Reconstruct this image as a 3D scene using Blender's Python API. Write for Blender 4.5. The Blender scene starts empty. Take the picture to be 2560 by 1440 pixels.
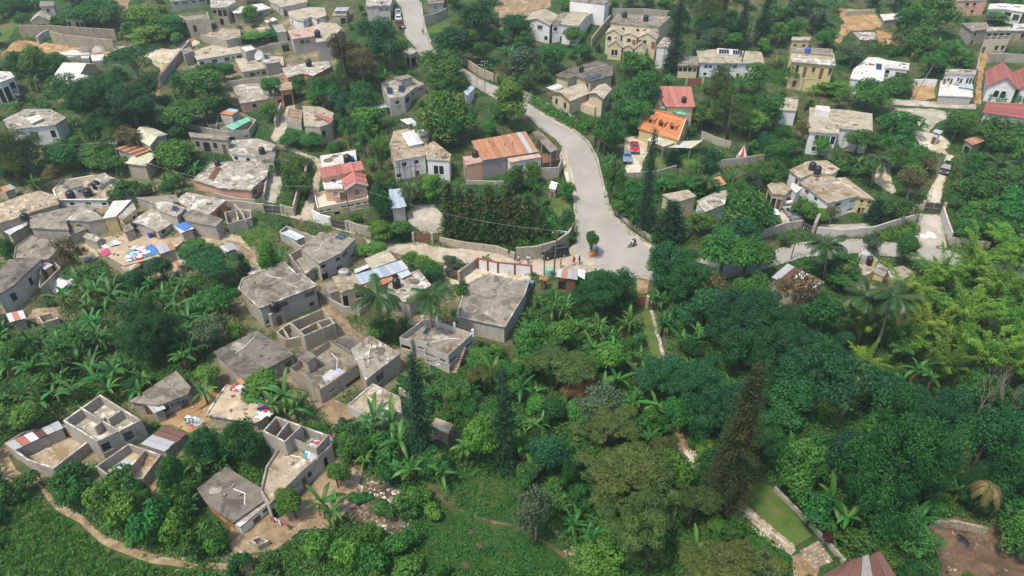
import bpy, bmesh, math, random
import numpy as np
from mathutils import Vector, Matrix
from mathutils.geometry import delaunay_2d_cdt
S = bpy.context.scene
COL = S.collection
R = math.radians
random.seed(7)
RNG = np.random.default_rng(7)
# ------------------------------------------------------------------ camera, light, exposure
W0, H0, FPX = 2560.0, 1440.0, 1707.0      # size and focal length of the photograph in its own pixels
CAMZ, PITCH = 63.6, R(35)
cam_d = bpy.data.cameras.new('camera')
cam_d.sensor_width = 36.0
cam_d.lens = 36.0 * FPX / W0
cam_d.clip_start, cam_d.clip_end = 0.5, 6000
cam = bpy.data.objects.new('camera', cam_d)
cam.location = (0, 0, CAMZ)
cam.rotation_euler = (R(90) - PITCH, 0, 0)
COL.objects.link(cam)
S.camera = cam
SUN_EL, SUN_AZ = R(64), R(-132)              # azimuth from +Y (away from the camera) towards +X
world = bpy.data.worlds.new('World')
S.world = world
world.use_nodes = True
nt = world.node_tree
nt.nodes.clear()
sky = nt.nodes.new('ShaderNodeTexSky')
sky.sky_type = 'NISHITA'
sky.sun_disc = False
sky.sun_elevation = SUN_EL
sky.sun_rotation = SUN_AZ
sky.air_density, sky.dust_density, sky.ozone_density = 1.0, 2.5, 1.0
bg = nt.nodes.new('ShaderNodeBackground')
bg.inputs['Strength'].default_value = 0.15
wo = nt.nodes.new('ShaderNodeOutputWorld')
nt.links.new(sky.outputs[0], bg.inputs[0])
nt.links.new(bg.outputs[0], wo.inputs[0])
sun_d = bpy.data.lights.new('sun', 'SUN')
sun_d.energy = 2.6
sun_d.angle = R(6.0)
sun_d.color = (1.0, 0.90, 0.74)
sun = bpy.data.objects.new('sun', sun_d)
sv = Vector((math.sin(SUN_AZ) * math.cos(SUN_EL), math.cos(SUN_AZ) * math.cos(SUN_EL), math.sin(SUN_EL)))
sun.rotation_euler = (-sv).to_track_quat('-Z', 'Y').to_euler()
sun.location = (0, 100, 200)
COL.objects.link(sun)
S.view_settings.view_transform = 'Standard'
S.view_settings.look = 'None'
S.view_settings.exposure = 0.62
S.view_settings.gamma = 1.0
S.view_settings.use_curve_mapping = False
S.cycles.volume_bounces = 0
S.cycles.max_bounces = 6
S.cycles.diffuse_bounces = 3
S.cycles.transmission_bounces = 4
S.cycles.transparent_max_bounces = 6
S.cycles.use_denoising = True
# ------------------------------------------------------------------ terrain and picture geometry
def terr(x, y):
 s = (y - 105.0) / 14.0
 sp = lambda v: v if v > 30 else math.log1p(math.exp(v))
 up = sp(s) - sp((y - 330.0) / 14.0)      # the slope ends in a plateau behind the village
 return 0.165 * 14.0 * up + 0.5 * math.sin(x * 0.045 + 0.6) * math.sin(y * 0.05 + 1.0) + 0.35 * math.sin(x * 0.09 + y * 0.06)
def terr_np(x, y):
 s = (y - 105.0) / 14.0
 up = np.logaddexp(0, s) - np.logaddexp(0, (y - 330.0) / 14.0)
 return 0.165 * 14.0 * up + 0.5 * np.sin(x * 0.045 + 0.6) * np.sin(y * 0.05 + 1.0) + 0.35 * np.sin(x * 0.09 + y * 0.06)
CP, SP = math.cos(PITCH), math.sin(PITCH)
def ray(px, py):
 u, v = (px - W0 / 2) / FPX, (H0 / 2 - py) / FPX
 return u, CP + v * SP, -SP + v * CP
def hit(px, py, h=0.0):
 """the point of the terrain (lifted by h) that the pixel sees"""
 dx, dy, dz = ray(px, py)
 a, b = 20.0, 600.0
 for _ in range(44):
  m = (a + b) / 2
  if CAMZ + m * dz > terr(m * dx, m * dy) + h: a = m
  else: b = m
 return Vector((a * dx, a * dy, CAMZ + a * dz))
def onz(px, py, z):
 dx, dy, dz = ray(px, py)
 t = (z - CAMZ) / dz
 return Vector((t * dx, t * dy, z))
def proj(x, y, z):
 zz = z - CAMZ
 d = y * CP - zz * SP
 v = y * SP + zz * CP
 return W0 / 2 + FPX * x / d, H0 / 2 - FPX * v / d
def pxm(p):
 """pixels per metre at a point"""
 return FPX / (p[1] * CP - (p[2] - CAMZ) * SP)
def up_px(p):
 """pixels a vertical metre takes at a point"""
 return proj(p[0], p[1], p[2])[1] - proj(p[0], p[1], p[2] + 1)[1]
# masks: what must stay visible (picture) and what is built on (ground)
SM = np.zeros((360, 640), dtype=np.uint8)
GX0, GY0, GS = -200.0, 20.0, 0.5
GM = np.zeros((600, 800), dtype=np.uint8)
def raster(mask, pts, val=1):
 pts = np.asarray(pts, float)
 h, w = mask.shape
 x0, y0 = np.floor(pts.min(0)).astype(int); x1, y1 = np.ceil(pts.max(0)).astype(int)
 x0, y0, x1, y1 = max(x0, 0), max(y0, 0), min(x1, w - 1), min(y1, h - 1)
 if x1 < x0 or y1 < y0: return
 X, Y = np.meshgrid(np.arange(x0, x1 + 1) + 0.5, np.arange(y0, y1 + 1) + 0.5)
 ins = np.zeros(X.shape, bool)
 n = len(pts)
 for i in range(n):
  ax, ay = pts[i]; bx, by = pts[(i + 1) % n]
  if ay == by: continue
  c = ((ay > Y) != (by > Y)) & (X < (bx - ax) * (Y - ay) / (by - ay) + ax)
  ins ^= c
 mask[y0:y1 + 1, x0:x1 + 1][ins] = val
def mark_screen(pts, val=1): raster(SM, [(x / 4, y / 4) for x, y in pts], val)
def mark_ground(pts, val=1): raster(GM, [((p[0] - GX0) / GS, (p[1] - GY0) / GS) for p in pts], val)
def ground_free(x, y):
 i, j = int((y - GY0) / GS), int((x - GX0) / GS)
 return not (0 <= i < GM.shape[0] and 0 <= j < GM.shape[1]) or GM[i, j] == 0
# ------------------------------------------------------------------ objects
def tag(o, label=None, cat=None, group=None, kind=None):
 if label: o['label'] = label
 if cat: o['category'] = cat
 if group: o['group'] = group
 if kind: o['kind'] = kind
 return o
def empty(name, loc, rz=0.0, label=None, cat=None, group=None):
 o = bpy.data.objects.new(name, None)
 o.empty_display_size = 0.2
 o.location = loc
 o.rotation_euler = (0, 0, rz)
 COL.objects.link(o)
 return tag(o, label, cat, group)
def put(name, me, parent=None, loc=None, rz=None, scale=None):
 o = bpy.data.objects.new(name, me)
 COL.objects.link(o)
 if parent is not None: o.parent = parent
 if loc is not None: o.location = loc
 if rz is not None: o.rotation_euler = (0, 0, rz) if not isinstance(rz, (tuple, list)) else rz
 if scale is not None: o.scale = scale if isinstance(scale, (tuple, list)) else (scale,) * 3
 return o
def copy_tree(o, parent=None):
 c = o.copy()
 COL.objects.link(c)
 c.parent = parent
 for ch in list(o.children): copy_tree(ch, c)
 return c
class MB:
 """collects faces and links them as one mesh"""
 def __init__(s): s.v, s.f, s.m, s.uv = [], [], [], []
 def face(s, pts, m=0, uv=None):
  n = len(s.v)
  s.v += [tuple(p) for p in pts]
  s.f.append(tuple(range(n, n + len(pts))))
  s.m.append(m)
  s.uv.append(uv if uv else [(p[0] + p[1], p[2]) for p in pts])
 def box(s, x0, y0, z0, x1, y1, z1, m=0, T=None):
  c = [Vector(p) for p in ((x0, y0, z0), (x1, y0, z0), (x1, y1, z0), (x0, y1, z0), (x0, y0, z1), (x1, y0, z1), (x1, y1, z1), (x0, y1, z1))]
  if T: c = [T @ p for p in c]
  for f in ((3, 2, 1, 0), (4, 5, 6, 7), (0, 1, 5, 4), (1, 2, 6, 5), (2, 3, 7, 6), (3, 0, 4, 7)): s.face([c[i] for i in f], m)
 def bar(s, a, b, w, t=None, m=0, up=Vector((0, 0, 1))):
  """box of section w x t running from a to b"""
  a, b = Vector(a), Vector(b)
  t = w if t is None else t
  d = b - a
  if d.length < 1e-6: return
  d.normalize()
  sx = d.cross(up)
  if sx.length < 1e-3: sx = d.cross(Vector((1, 0, 0)))
  sx.normalize()
  sy = sx.cross(d)
  sx, sy = sx * w / 2, sy * t / 2
  c = [a - sx - sy, a + sx - sy, a + sx + sy, a - sx + sy, b - sx - sy, b + sx - sy, b + sx + sy, b - sx + sy]
  for f in ((0, 1, 2, 3), (7, 6, 5, 4), (0, 4, 5, 1), (1, 5, 6, 2), (2, 6, 7, 3), (3, 7, 4, 0)): s.face([c[i] for i in f], m)
 def prism(s, poly, z0, z1, m=0, ms=None, bottom=True):
  """poly: list of (x, y)"""
  ms = m if ms is None else ms
  s.face([(p[0], p[1], z1) for p in poly], m)
  if bottom: s.face([(p[0], p[1], z0) for p in reversed(poly)], m)
  n = len(poly)
  for i in range(n):
   a, b = poly[i], poly[(i + 1) % n]
   L = math.hypot(b[0] - a[0], b[1] - a[1])
   s.face([(a[0], a[1], z0), (b[0], b[1], z0), (b[0], b[1], z1), (a[0], a[1], z1)], ms, [(0, z0), (L, z0), (L, z1), (0, z1)])
 def tube(s, pts, rad, n=8, m=0, cap=True):
  rings = []
  for i, p in enumerate(pts):
   p = Vector(p)
   d = (Vector(pts[min(i + 1, len(pts) - 1)]) - Vector(pts[max(i - 1, 0)])).normalized()
   a = d.orthogonal().normalized() if abs(d.z) < 0.95 else Vector((1, 0, 0))
   a = (a - d * a.dot(d)).normalized()
   b = d.cross(a)
   r = rad[i] if isinstance(rad, (list, tuple)) else rad
   rings.append([p + a * r * math.cos(2 * math.pi * k / n) + b * r * math.sin(2 * math.pi * k / n) for k in range(n)])
  base = len(s.v)
  for rg in rings: s.v += [tuple(q) for q in rg]
  for i in range(len(rings) - 1):
   for k in range(n):
    s.f.append((base + i * n + k, base + i * n + (k + 1) % n, base + (i + 1) * n + (k + 1) % n, base + (i + 1) * n + k))
    s.m.append(m); s.uv.append(None)
  if cap:
   s.f.append(tuple(base + k for k in reversed(range(n)))); s.m.append(m); s.uv.append(None)
   o = base + (len(rings) - 1) * n
   s.f.append(tuple(o + k for k in range(n))); s.m.append(m); s.uv.append(None)
 def lathe(s, prof, n=16, m=0, c=(0, 0, 0)):
  base = len(s.v)
  for r, z in prof:
   for k in range(n): s.v.append((c[0] + r * math.cos(2 * math.pi * k / n), c[1] + r * math.sin(2 * math.pi * k / n), c[2] + z))
  for i in range(len(prof) - 1):
   for k in range(n):
    s.f.append((base + i * n + k, base + i * n + (k + 1) % n, base + (i + 1) * n + (k + 1) % n, base + (i + 1) * n + k))
    s.m.append(m); s.uv.append(None)
 def mesh(s, name, mats, smooth=False):
  me = bpy.data.meshes.new(name)
  me.from_pydata(s.v, [], s.f)
  for mt in (mats if isinstance(mats, (list, tuple)) else [mats]): me.materials.append(mt)
  if len(me.polygons) == len(s.m):
   me.polygons.foreach_set('material_index', s.m)
   ul = me.uv_layers.new(name='UVMap')
   flat = []
   for f, u in zip(s.f, s.uv):
    if u is None: u = [(0, 0)] * len(f)
    for q in u: flat += [q[0], q[1]]
   if len(flat) == 2 * len(me.loops): ul.data.foreach_set('uv', flat)
  if smooth: me.polygons.foreach_set('use_smooth', [True] * len(me.polygons))
  me.update()
  return me
 def build(s, name, mats, parent=None, smooth=False): return put(name, s.mesh(name, mats, smooth), parent)
def mesh_np(name, V, F, mat, tone=None, smooth=False):
 """quads from numpy arrays"""
 me = bpy.data.meshes.new(name)
 V = np.asarray(V, np.float32); F = np.asarray(F, np.int32)
 k = F.shape[1]
 me.vertices.add(len(V)); me.vertices.foreach_set('co', V.ravel())
 me.loops.add(F.size); me.loops.foreach_set('vertex_index', F.ravel())
 me.polygons.add(len(F))
 me.polygons.foreach_set('loop_start', np.arange(0, F.size, k, dtype=np.int32))
 if smooth: me.polygons.foreach_set('use_smooth', np.ones(len(F), bool))
 for m in (mat if isinstance(mat, (list, tuple)) else [mat]): me.materials.append(m)
 if tone is not None:
  at = me.attributes.new('tone', 'FLOAT', 'POINT')
  at.data.foreach_set('value', np.asarray(tone, np.float32))
 me.update(calc_edges=True)
 return me
# ------------------------------------------------------------------ materials
def newmat(name):
 m = bpy.data.materials.new(name)
 m.use_nodes = True
 t = m.node_tree
 t.nodes.clear()
 o = t.nodes.new('ShaderNodeOutputMaterial')
 b = t.nodes.new('ShaderNodeBsdfPrincipled')
 t.links.new(b.outputs[0], o.inputs[0])
 return m, t, b, o
def N(t, kind, **kw):
 n = t.nodes.new(kind)
 for k, v in kw.items():
  if hasattr(n, k): setattr(n, k, v)
  else: n.inputs[k.replace('_', ' ')].default_value = v
 return n
def noise(t, pos, scale, detail=4, rough=0.6, dist=0.0, offset=None, stretch=None):
 if offset or stretch:
  mp = N(t, 'ShaderNodeMapping')
  if offset: mp.inputs['Location'].default_value = offset
  if stretch: mp.inputs['Scale'].default_value = stretch
  t.links.new(pos, mp.inputs[0]); pos = mp.outputs[0]
 n = N(t, 'ShaderNodeTexNoise')
 n.inputs['Scale'].default_value = scale
 n.inputs['Detail'].default_value = detail
 n.inputs['Roughness'].default_value = rough
 n.inputs['Distortion'].default_value = dist
 t.links.new(pos, n.inputs['Vector'])
 return n.outputs['Fac']
def ramp(t, fac, lo, hi):
 r = N(t, 'ShaderNodeMapRange')
 r.inputs['From Min'].default_value = lo
 r.inputs['From Max'].default_value = hi
 r.interpolation_type = 'SMOOTHSTEP'
 t.links.new(fac, r.inputs['Value'])
 return r.outputs[0]
def mix(t, fac, a, b):
 m = N(t, 'ShaderNodeMix', data_type='RGBA')
 if isinstance(fac, (int, float)): m.inputs[0].default_value = fac
 else: t.links.new(fac, m.inputs[0])
 for s, c in ((6, a), (7, b)):
  if isinstance(c, (tuple, list)): m.inputs[s].default_value = (*c, 1)
  else: t.links.new(c, m.inputs[s])
 return m.outputs[2]
def math_n(t, op, a, b):
 m = N(t, 'ShaderNodeMath', operation=op)
 for i, c in enumerate((a, b)):
  if isinstance(c, (int, float)): m.inputs[i].default_value = c
  else: t.links.new(c, m.inputs[i])
 return m.outputs[0]
def worldpos(t): return N(t, 'ShaderNodeNewGeometry').outputs['Position']
def bump(t, b, h, strength=0.3, dist=0.1):
 n = N(t, 'ShaderNodeBump')
 n.inputs['Strength'].default_value = strength
 n.inputs['Distance'].default_value = dist
 t.links.new(h, n.inputs['Height'])
 t.links.new(n.outputs[0], b.inputs['Normal'])
def objrand(t): return N(t, 'ShaderNodeObjectInfo').outputs['Random']
def vary(t, col, amt=0.15):
 """lightness that differs from object to object"""
 h = N(t, 'ShaderNodeHueSaturation')
 r = objrand(t)
 t.links.new(math_n(t, 'ADD', math_n(t, 'MULTIPLY', r, 2 * amt), 1 - amt), h.inputs['Value'])
 if isinstance(col, (tuple, list)): h.inputs['Color'].default_value = (*col, 1)
 else: t.links.new(col, h.inputs['Color'])
 return h.outputs[0]
MATS = {}
def concrete(name, base, dark, light, dk=0.5, lt=0.5, rough=0.9):
 """weathered slab: dark lichen blotches, pale patches, grain"""
 m, t, b, o = newmat(name)
 p = worldpos(t)
 c = mix(t, ramp(t, noise(t, p, 0.9, 6, 0.65), 0.35, 0.7), base, tuple(x * 0.72 for x in base))
 c = mix(t, math_n(t, 'MULTIPLY', ramp(t, noise(t, p, 0.34, 10, 0.72, 0.8), 0.60 - 0.17 * dk, 0.68 - 0.13 * dk), 0.85), c, dark)
 c = mix(t, math_n(t, 'MULTIPLY', ramp(t, noise(t, p, 0.42, 10, 0.74, 1.1, (31, 17, 5)), 0.66 - 0.2 * lt, 0.73 - 0.16 * lt), 0.9), c, light)
 c = mix(t, math_n(t, 'MULTIPLY', ramp(t, noise(t, p, 1.3, 8, 0.75, 0.4, (3, 41, 5)), 0.54, 0.66), 0.6), c, tuple(x * 1.15 for x in dark))
 c = mix(t, ramp(t, noise(t, p, 5.0, 3, 0.7), 0.56, 0.75), c, tuple(x * 0.75 for x in dark))
 t.links.new(vary(t, c, 0.08), b.inputs['Base Color'])
 b.inputs['Roughness'].default_value = rough
 b.inputs['Specular IOR Level'].default_value = 0.25
 bump(t, b, noise(t, p, 3.5, 5), 0.35, 0.06)
 MATS[name] = m
 return m
def wallmat(name, base, grime, amount=0.5, block=False):
 """plaster or bare blocks with rain streaks"""
 m, t, b, o = newmat(name)
 p = worldpos(t)
 c = mix(t, ramp(t, noise(t, p, 0.8, 6, 0.65), 0.35, 0.7), base, tuple(x * 0.86 for x in base))
 st = noise(t, p, 2.2, 5, 0.65, 0, None, (1, 1, 0.12))
 c = mix(t, math_n(t, 'MULTIPLY', ramp(t, st, 0.66 - 0.25 * amount, 0.82 - 0.15 * amount), 0.8), c, grime)
 c = mix(t, math_n(t, 'MULTIPLY', ramp(t, noise(t, p, 0.5, 7, 0.7, 0.5, (9, 3, 2)), 0.55, 0.7), 0.55 * amount), c, grime)
 h = noise(t, p, 6, 3)
 if name == 'stone_wall':
  vo = N(t, 'ShaderNodeTexVoronoi', feature='DISTANCE_TO_EDGE'); vo.inputs['Scale'].default_value = 2.2; t.links.new(p, vo.inputs['Vector'])
  e = ramp(t, vo.outputs['Distance'], 0.0, 0.12); c = mix(t, e, grime, c); h = e
 if block:
  uv = N(t, 'ShaderNodeUVMap').outputs[0]
  br = N(t, 'ShaderNodeTexBrick')
  br.inputs['Scale'].default_value = 1.0
  br.inputs['Brick Width'].default_value = 0.42
  br.inputs['Row Height'].default_value = 0.21
  br.inputs['Mortar Size'].default_value = 0.018
  br.inputs['Color1'].default_value = (0.85, 0.85, 0.85, 1); br.inputs['Color2'].default_value = (1.05, 1.05, 1.05, 1)
  br.inputs['Mortar'].default_value = (0.62, 0.6, 0.58, 1)
  t.links.new(uv, br.inputs['Vector'])
  mm = N(t, 'ShaderNodeMix', data_type='RGBA', blend_type='MULTIPLY')
  mm.inputs[0].default_value = 0.9
  t.links.new(c, mm.inputs[6]); t.links.new(br.outputs[0], mm.inputs[7])
  c = mm.outputs[2]
  h = math_n(t, 'SUBTRACT', h, br.outputs['Fac'])
 t.links.new(vary(t, c, 0.06), b.inputs['Base Color'])
 b.inputs['Roughness'].default_value = 0.9
 b.inputs['Specular IOR Level'].default_value = 0.2
 bump(t, b, h, 0.3, 0.04)
 MATS[name] = m
 return m
def plain(name, col, rough=0.7, metal=0.0, var=0.1, spec=0.4, ns=3.0, na=0.25):
 m, t, b, o = newmat(name)
 p = worldpos(t)
 c = mix(t, math_n(t, 'MULTIPLY', ramp(t, noise(t, p, ns, 4, 0.65), 0.35, 0.75), na), col, tuple(x * 0.45 for x in col))
 t.links.new(vary(t, c, var), b.inputs['Base Color'])
 b.inputs['Roughness'].default_value = rough
 b.inputs['Metallic'].default_value = metal
 b.inputs['Specular IOR Level'].default_value = spec
 MATS[name] = m
 return m
def metalmat(name, a, rust, amount, rough=0.72):
 m, t, b, o = newmat(name)
 p = worldpos(t)
 c = mix(t, ramp(t, noise(t, p, 0.7, 7, 0.7, 0.4), 0.72 - 0.4 * amount, 0.84 - 0.3 * amount), a, rust)
 c = mix(t, math_n(t, 'MULTIPLY', ramp(t, noise(t, p, 2.5, 5, 0.7), 0.5, 0.75), 0.4), c, tuple(x * 0.55 for x in rust))
 t.links.new(vary(t, c, 0.2), b.inputs['Base Color'])
 b.inputs['Roughness'].default_value = rough
 b.inputs['Specular IOR Level'].default_value = 0.3
 MATS[name] = m
 return m
def leafmat(name, dark, light, var=0.22, hue=0.03, trans=0.3, tip=None, rough=0.55):
 m, t, b, o = newmat(name)
 at = N(t, 'ShaderNodeAttribute', attribute_name='tone')
 c = mix(t, at.outputs['Fac'], dark, light)
 if tip: c = mix(t, ramp(t, at.outputs['Fac'], 0.86, 0.93), c, tip)
 h = N(t, 'ShaderNodeHueSaturation')
 r = objrand(t)
 r2 = math_n(t, 'FRACT', math_n(t, 'MULTIPLY', r, 17.31), 0)
 t.links.new(math_n(t, 'ADD', math_n(t, 'MULTIPLY', r, 2 * var), 1 - var), h.inputs['Value'])
 t.links.new(math_n(t, 'ADD', math_n(t, 'MULTIPLY', r2, 2 * hue), 0.5 - hue), h.inputs['Hue'])
 t.links.new(c, h.inputs['Color'])
 b.inputs['Roughness'].default_value = rough
 b.inputs['Specular IOR Level'].default_value = 0.3
 t.links.new(h.outputs[0], b.inputs['Base Color'])
 tr = N(t, 'ShaderNodeBsdfTranslucent')
 hs = N(t, 'ShaderNodeHueSaturation')
 hs.inputs['Value'].default_value = 1.5; hs.inputs['Hue'].default_value = 0.49
 t.links.new(h.outputs[0], hs.inputs['Color'])
 t.links.new(hs.outputs[0], tr.inputs[0])
 mx = N(t, 'ShaderNodeMixShader')
 mx.inputs[0].default_value = trans
 t.links.new(b.outputs[0], mx.inputs[1]); t.links.new(tr.outputs[0], mx.inputs[2])
 t.links.new(mx.outputs[0], o.inputs[0])
 MATS[name] = m
 return m
def groundmat(name, cols, scales, rough=0.95, bmp=0.5, speck=None):
 m, t, b, o = newmat(name)
 p = worldpos(t)
 c = cols[0]
 for i, cc in enumerate(cols[1:]):
  c = mix(t, ramp(t, noise(t, p, scales[i], 7, 0.68, 0.5, (13.0 * i, 7.0 * i, 0)), 0.42, 0.62), c, cc)
 if speck: c = mix(t, ramp(t, noise(t, p, 3.2, 4, 0.75), 0.6, 0.7), c, speck)
 t.links.new(c, b.inputs['Base Color'])
 b.inputs['Roughness'].default_value = rough
 b.inputs['Specular IOR Level'].default_value = 0.15
 bump(t, b, noise(t, p, 2.0, 6, 0.7), bmp, 0.25)
 MATS[name] = m
 return m
concrete('slab_grey', (0.27, 0.24, 0.195), (0.10, 0.085, 0.065), (0.46, 0.43, 0.37), 0.7, 0.45)
concrete('slab_dark', (0.18, 0.16, 0.135), (0.07, 0.062, 0.052), (0.34, 0.32, 0.28), 0.7, 0.25)
concrete('slab_pale', (0.34, 0.31, 0.255), (0.15, 0.13, 0.095), (0.64, 0.61, 0.55), 0.6, 0.8)
concrete('slab_white', (0.62, 0.60, 0.56), (0.36, 0.33, 0.28), (0.74, 0.73, 0.70), 0.3, 0.7)
concrete('slab_brown', (0.38, 0.32, 0.23), (0.20, 0.145, 0.08), (0.60, 0.56, 0.48), 0.75, 0.65)
concrete('slab_pink', (0.52, 0.36, 0.29), (0.25, 0.17, 0.13), (0.62, 0.56, 0.5), 0.3, 0.5)
concrete('floor_tan', (0.46, 0.37, 0.25), (0.26, 0.20, 0.13), (0.55, 0.50, 0.42), 0.4, 0.4)
concrete('slab_cream', (0.42, 0.375, 0.28), (0.2, 0.165, 0.11), (0.54, 0.50, 0.41), 0.5, 0.6)
wallmat('block_grey', (0.41, 0.375, 0.325), (0.17, 0.15, 0.12), 0.5, True)
wallmat('block_tan', (0.44, 0.385, 0.30), (0.2, 0.17, 0.125), 0.5, True)
wallmat('plaster_grey', (0.46, 0.43, 0.385), (0.19, 0.17, 0.14), 0.55)
wallmat('plaster_white', (0.70, 0.70, 0.69), (0.33, 0.32, 0.30), 0.35)
wallmat('plaster_pale', (0.50, 0.48, 0.45), (0.24, 0.22, 0.2), 0.4)
wallmat('plaster_cream', (0.56, 0.49, 0.34), (0.28, 0.24, 0.16), 0.3)
wallmat('plaster_yellow', (0.56, 0.46, 0.23), (0.3, 0.24, 0.12), 0.3)
wallmat('plaster_pink', (0.60, 0.36, 0.26), (0.32, 0.20, 0.15), 0.3)
wallmat('plaster_orange', (0.52, 0.22, 0.09), (0.26, 0.13, 0.08), 0.35)
wallmat('stone_wall', (0.36, 0.31, 0.235), (0.15, 0.125, 0.09), 0.6)
plain('white_paint', (0.78, 0.77, 0.74), 0.5, na=0.15)
plain('cream_paint', (0.62, 0.55, 0.42), 0.6, na=0.15)
plain('dark_glass', (0.02, 0.025, 0.03), 0.2, spec=0.5, na=0.1)
plain('painted_inside_shade', (0.018, 0.018, 0.017), 0.9, na=0.1)  # shade of unlit rooms put into the colour
plain('grey_frame', (0.22, 0.21, 0.2), 0.7)
plain('wood_brown', (0.16, 0.085, 0.045), 0.7)
plain('door_red', (0.28, 0.07, 0.05), 0.6)
plain('black_plastic', (0.018, 0.02, 0.022), 0.45, na=0.2)
plain('blue_plastic', (0.03, 0.10, 0.42), 0.5)
plain('blue_tarp', (0.07, 0.19, 0.52), 0.6)
plain('solar_blue', (0.018, 0.03, 0.075), 0.25, spec=0.6)
plain('rubber', (0.015, 0.015, 0.015), 0.8)
plain('chrome', (0.5, 0.5, 0.5), 0.3, 0.8)
plain('pole_wood', (0.13, 0.10, 0.075), 0.85)
plain('rust_iron', (0.20, 0.085, 0.04), 0.8)
plain('gate_black', (0.03, 0.033, 0.036), 0.6)
plain('gate_brown', (0.17, 0.095, 0.07), 0.65)
metalmat('tin_silver', (0.37, 0.385, 0.40), (0.28, 0.17, 0.11), 0.3)
metalmat('tin_white', (0.52, 0.53, 0.53), (0.38, 0.29, 0.22), 0.2)
metalmat('tin_blue', (0.33, 0.40, 0.47), (0.28, 0.22, 0.18), 0.2)
metalmat('tin_rust', (0.42, 0.20, 0.10), (0.26, 0.10, 0.045), 0.5)
metalmat('tin_orange', (0.36, 0.18, 0.105), (0.44, 0.30, 0.21), 0.45)
metalmat('tin_red', (0.40, 0.15, 0.12), (0.36, 0.20, 0.16), 0.45)
metalmat('tin_brown', (0.13, 0.065, 0.052), (0.09, 0.045, 0.035), 0.4)
metalmat('tin_green', (0.17, 0.45, 0.33), (0.32, 0.33, 0.25), 0.2)
metalmat('tin_cream', (0.52, 0.50, 0.37), (0.42, 0.36, 0.24), 0.4)
metalmat('tile_orange', (0.50, 0.20, 0.085), (0.42, 0.15, 0.055), 0.4, 0.8)
metalmat('tile_red', (0.31, 0.115, 0.10), (0.36, 0.10, 0.085), 0.3, 0.8)
metalmat('tin_grey', (0.27, 0.25, 0.245), (0.18, 0.15, 0.13), 0.4)
leafmat('leaf_mid', (0.012, 0.085, 0.018), (0.070, 0.205, 0.032))
leafmat('leaf_bright', (0.026, 0.125, 0.016), (0.110, 0.250, 0.034))
leafmat('leaf_dark', (0.007, 0.060, 0.022), (0.030, 0.140, 0.034))
leafmat('leaf_mango', (0.010, 0.078, 0.018), (0.058, 0.190, 0.030), tip=(0.17, 0.19, 0.045))
leafmat('leaf_olive', (0.030, 0.075, 0.020), (0.105, 0.155, 0.034))
leafmat('leaf_brown', (0.060, 0.058, 0.024), (0.15, 0.125, 0.045))
leafmat('leaf_cypress', (0.016, 0.072, 0.020), (0.075, 0.150, 0.036), tip=(0.20, 0.13, 0.045))
leafmat('leaf_weed', (0.010, 0.090, 0.016), (0.045, 0.185, 0.028), var=0.05)
leafmat('leaf_redbrown', (0.13, 0.055, 0.035), (0.22, 0.11, 0.06))
leafmat('leaf_conifer', (0.008, 0.045, 0.024), (0.030, 0.090, 0.034), tip=(0.07, 0.085, 0.03))
leafmat('leaf_conifer_brown', (0.018, 0.055, 0.020), (0.070, 0.105, 0.030), tip=(0.15, 0.11, 0.040))
leafmat('leaf_bamboo', (0.060, 0.165, 0.020), (0.20, 0.33, 0.045))
leafmat('leaf_banana', (0.012, 0.090, 0.020), (0.065, 0.195, 0.036), var=.32, rough=0.45)
leafmat('leaf_palm', (0.020, 0.065, 0.022), (0.065, 0.130, 0.032), rough=0.4)
leafmat('leaf_palm_dry', (0.12, 0.10, 0.035), (0.20, 0.17, 0.06), rough=0.5)
leafmat('leaf_greygreen', (0.045, 0.080, 0.040), (0.10, 0.15, 0.075))
leafmat('leaf_cover', (0.012, 0.090, 0.018), (0.080, 0.210, 0.032), var=0.05)
leafmat('leaf_grass', (0.022, 0.100, 0.016), (0.085, 0.205, 0.030), var=0.05)
leafmat('leaf_cane', (0.050, 0.150, 0.026), (0.190, 0.310, 0.060), var=0.05)
leafmat('leaf_purple', (0.045, 0.012, 0.02), (0.09, 0.025, 0.035))
plain('bark', (0.10, 0.08, 0.06), 0.9, ns=2)
plain('bark_pale', (0.25, 0.21, 0.165), 0.9, ns=2)
plain('stem_green', (0.07, 0.10, 0.035), 0.8, ns=2)
groundmat('ground_mat', [(0.022, 0.064, 0.020), (0.036, 0.095, 0.026), (0.12, 0.11, 0.06)], [0.15, 0.07], speck=(0.03, 0.06, 0.02))
groundmat('dirt', [(0.27, 0.195, 0.115), (0.37, 0.29, 0.19), (0.19, 0.135, 0.08)], [0.45, 0.7], speck=(0.42, 0.36, 0.26))
groundmat('dirt_pale', [(0.17, 0.135, 0.085), (0.30, 0.245, 0.17), (0.06, 0.095, 0.03)], [0.3, 0.22], speck=(0.38, 0.33, 0.25))
groundmat('dirt_orange', [(0.34, 0.22, 0.10), (0.43, 0.32, 0.18), (0.26, 0.15, 0.07)], [0.35, 0.5], speck=(0.5, 0.38, 0.2))
groundmat('dirt_dark', [(0.13, 0.085, 0.055), (0.18, 0.125, 0.08), (0.08, 0.055, 0.04)], [0.35, 0.5], speck=(0.22, 0.18, 0.14))
groundmat('pale_track', [(0.40, 0.35, 0.275), (0.47, 0.425, 0.35), (0.33, 0.28, 0.21)], [0.3, 0.5], bmp=0.3, speck=(0.6, 0.55, 0.46))
groundmat('limestone', [(0.50, 0.45, 0.36), (0.60, 0.56, 0.48), (0.40, 0.33, 0.22)], [0.35, 0.25], bmp=0.4)
groundmat('lawn_mat', [(0.050, 0.11, 0.022), (0.075, 0.135, 0.03), (0.12, 0.13, 0.045)], [0.3, 0.2], bmp=0.3)
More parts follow.
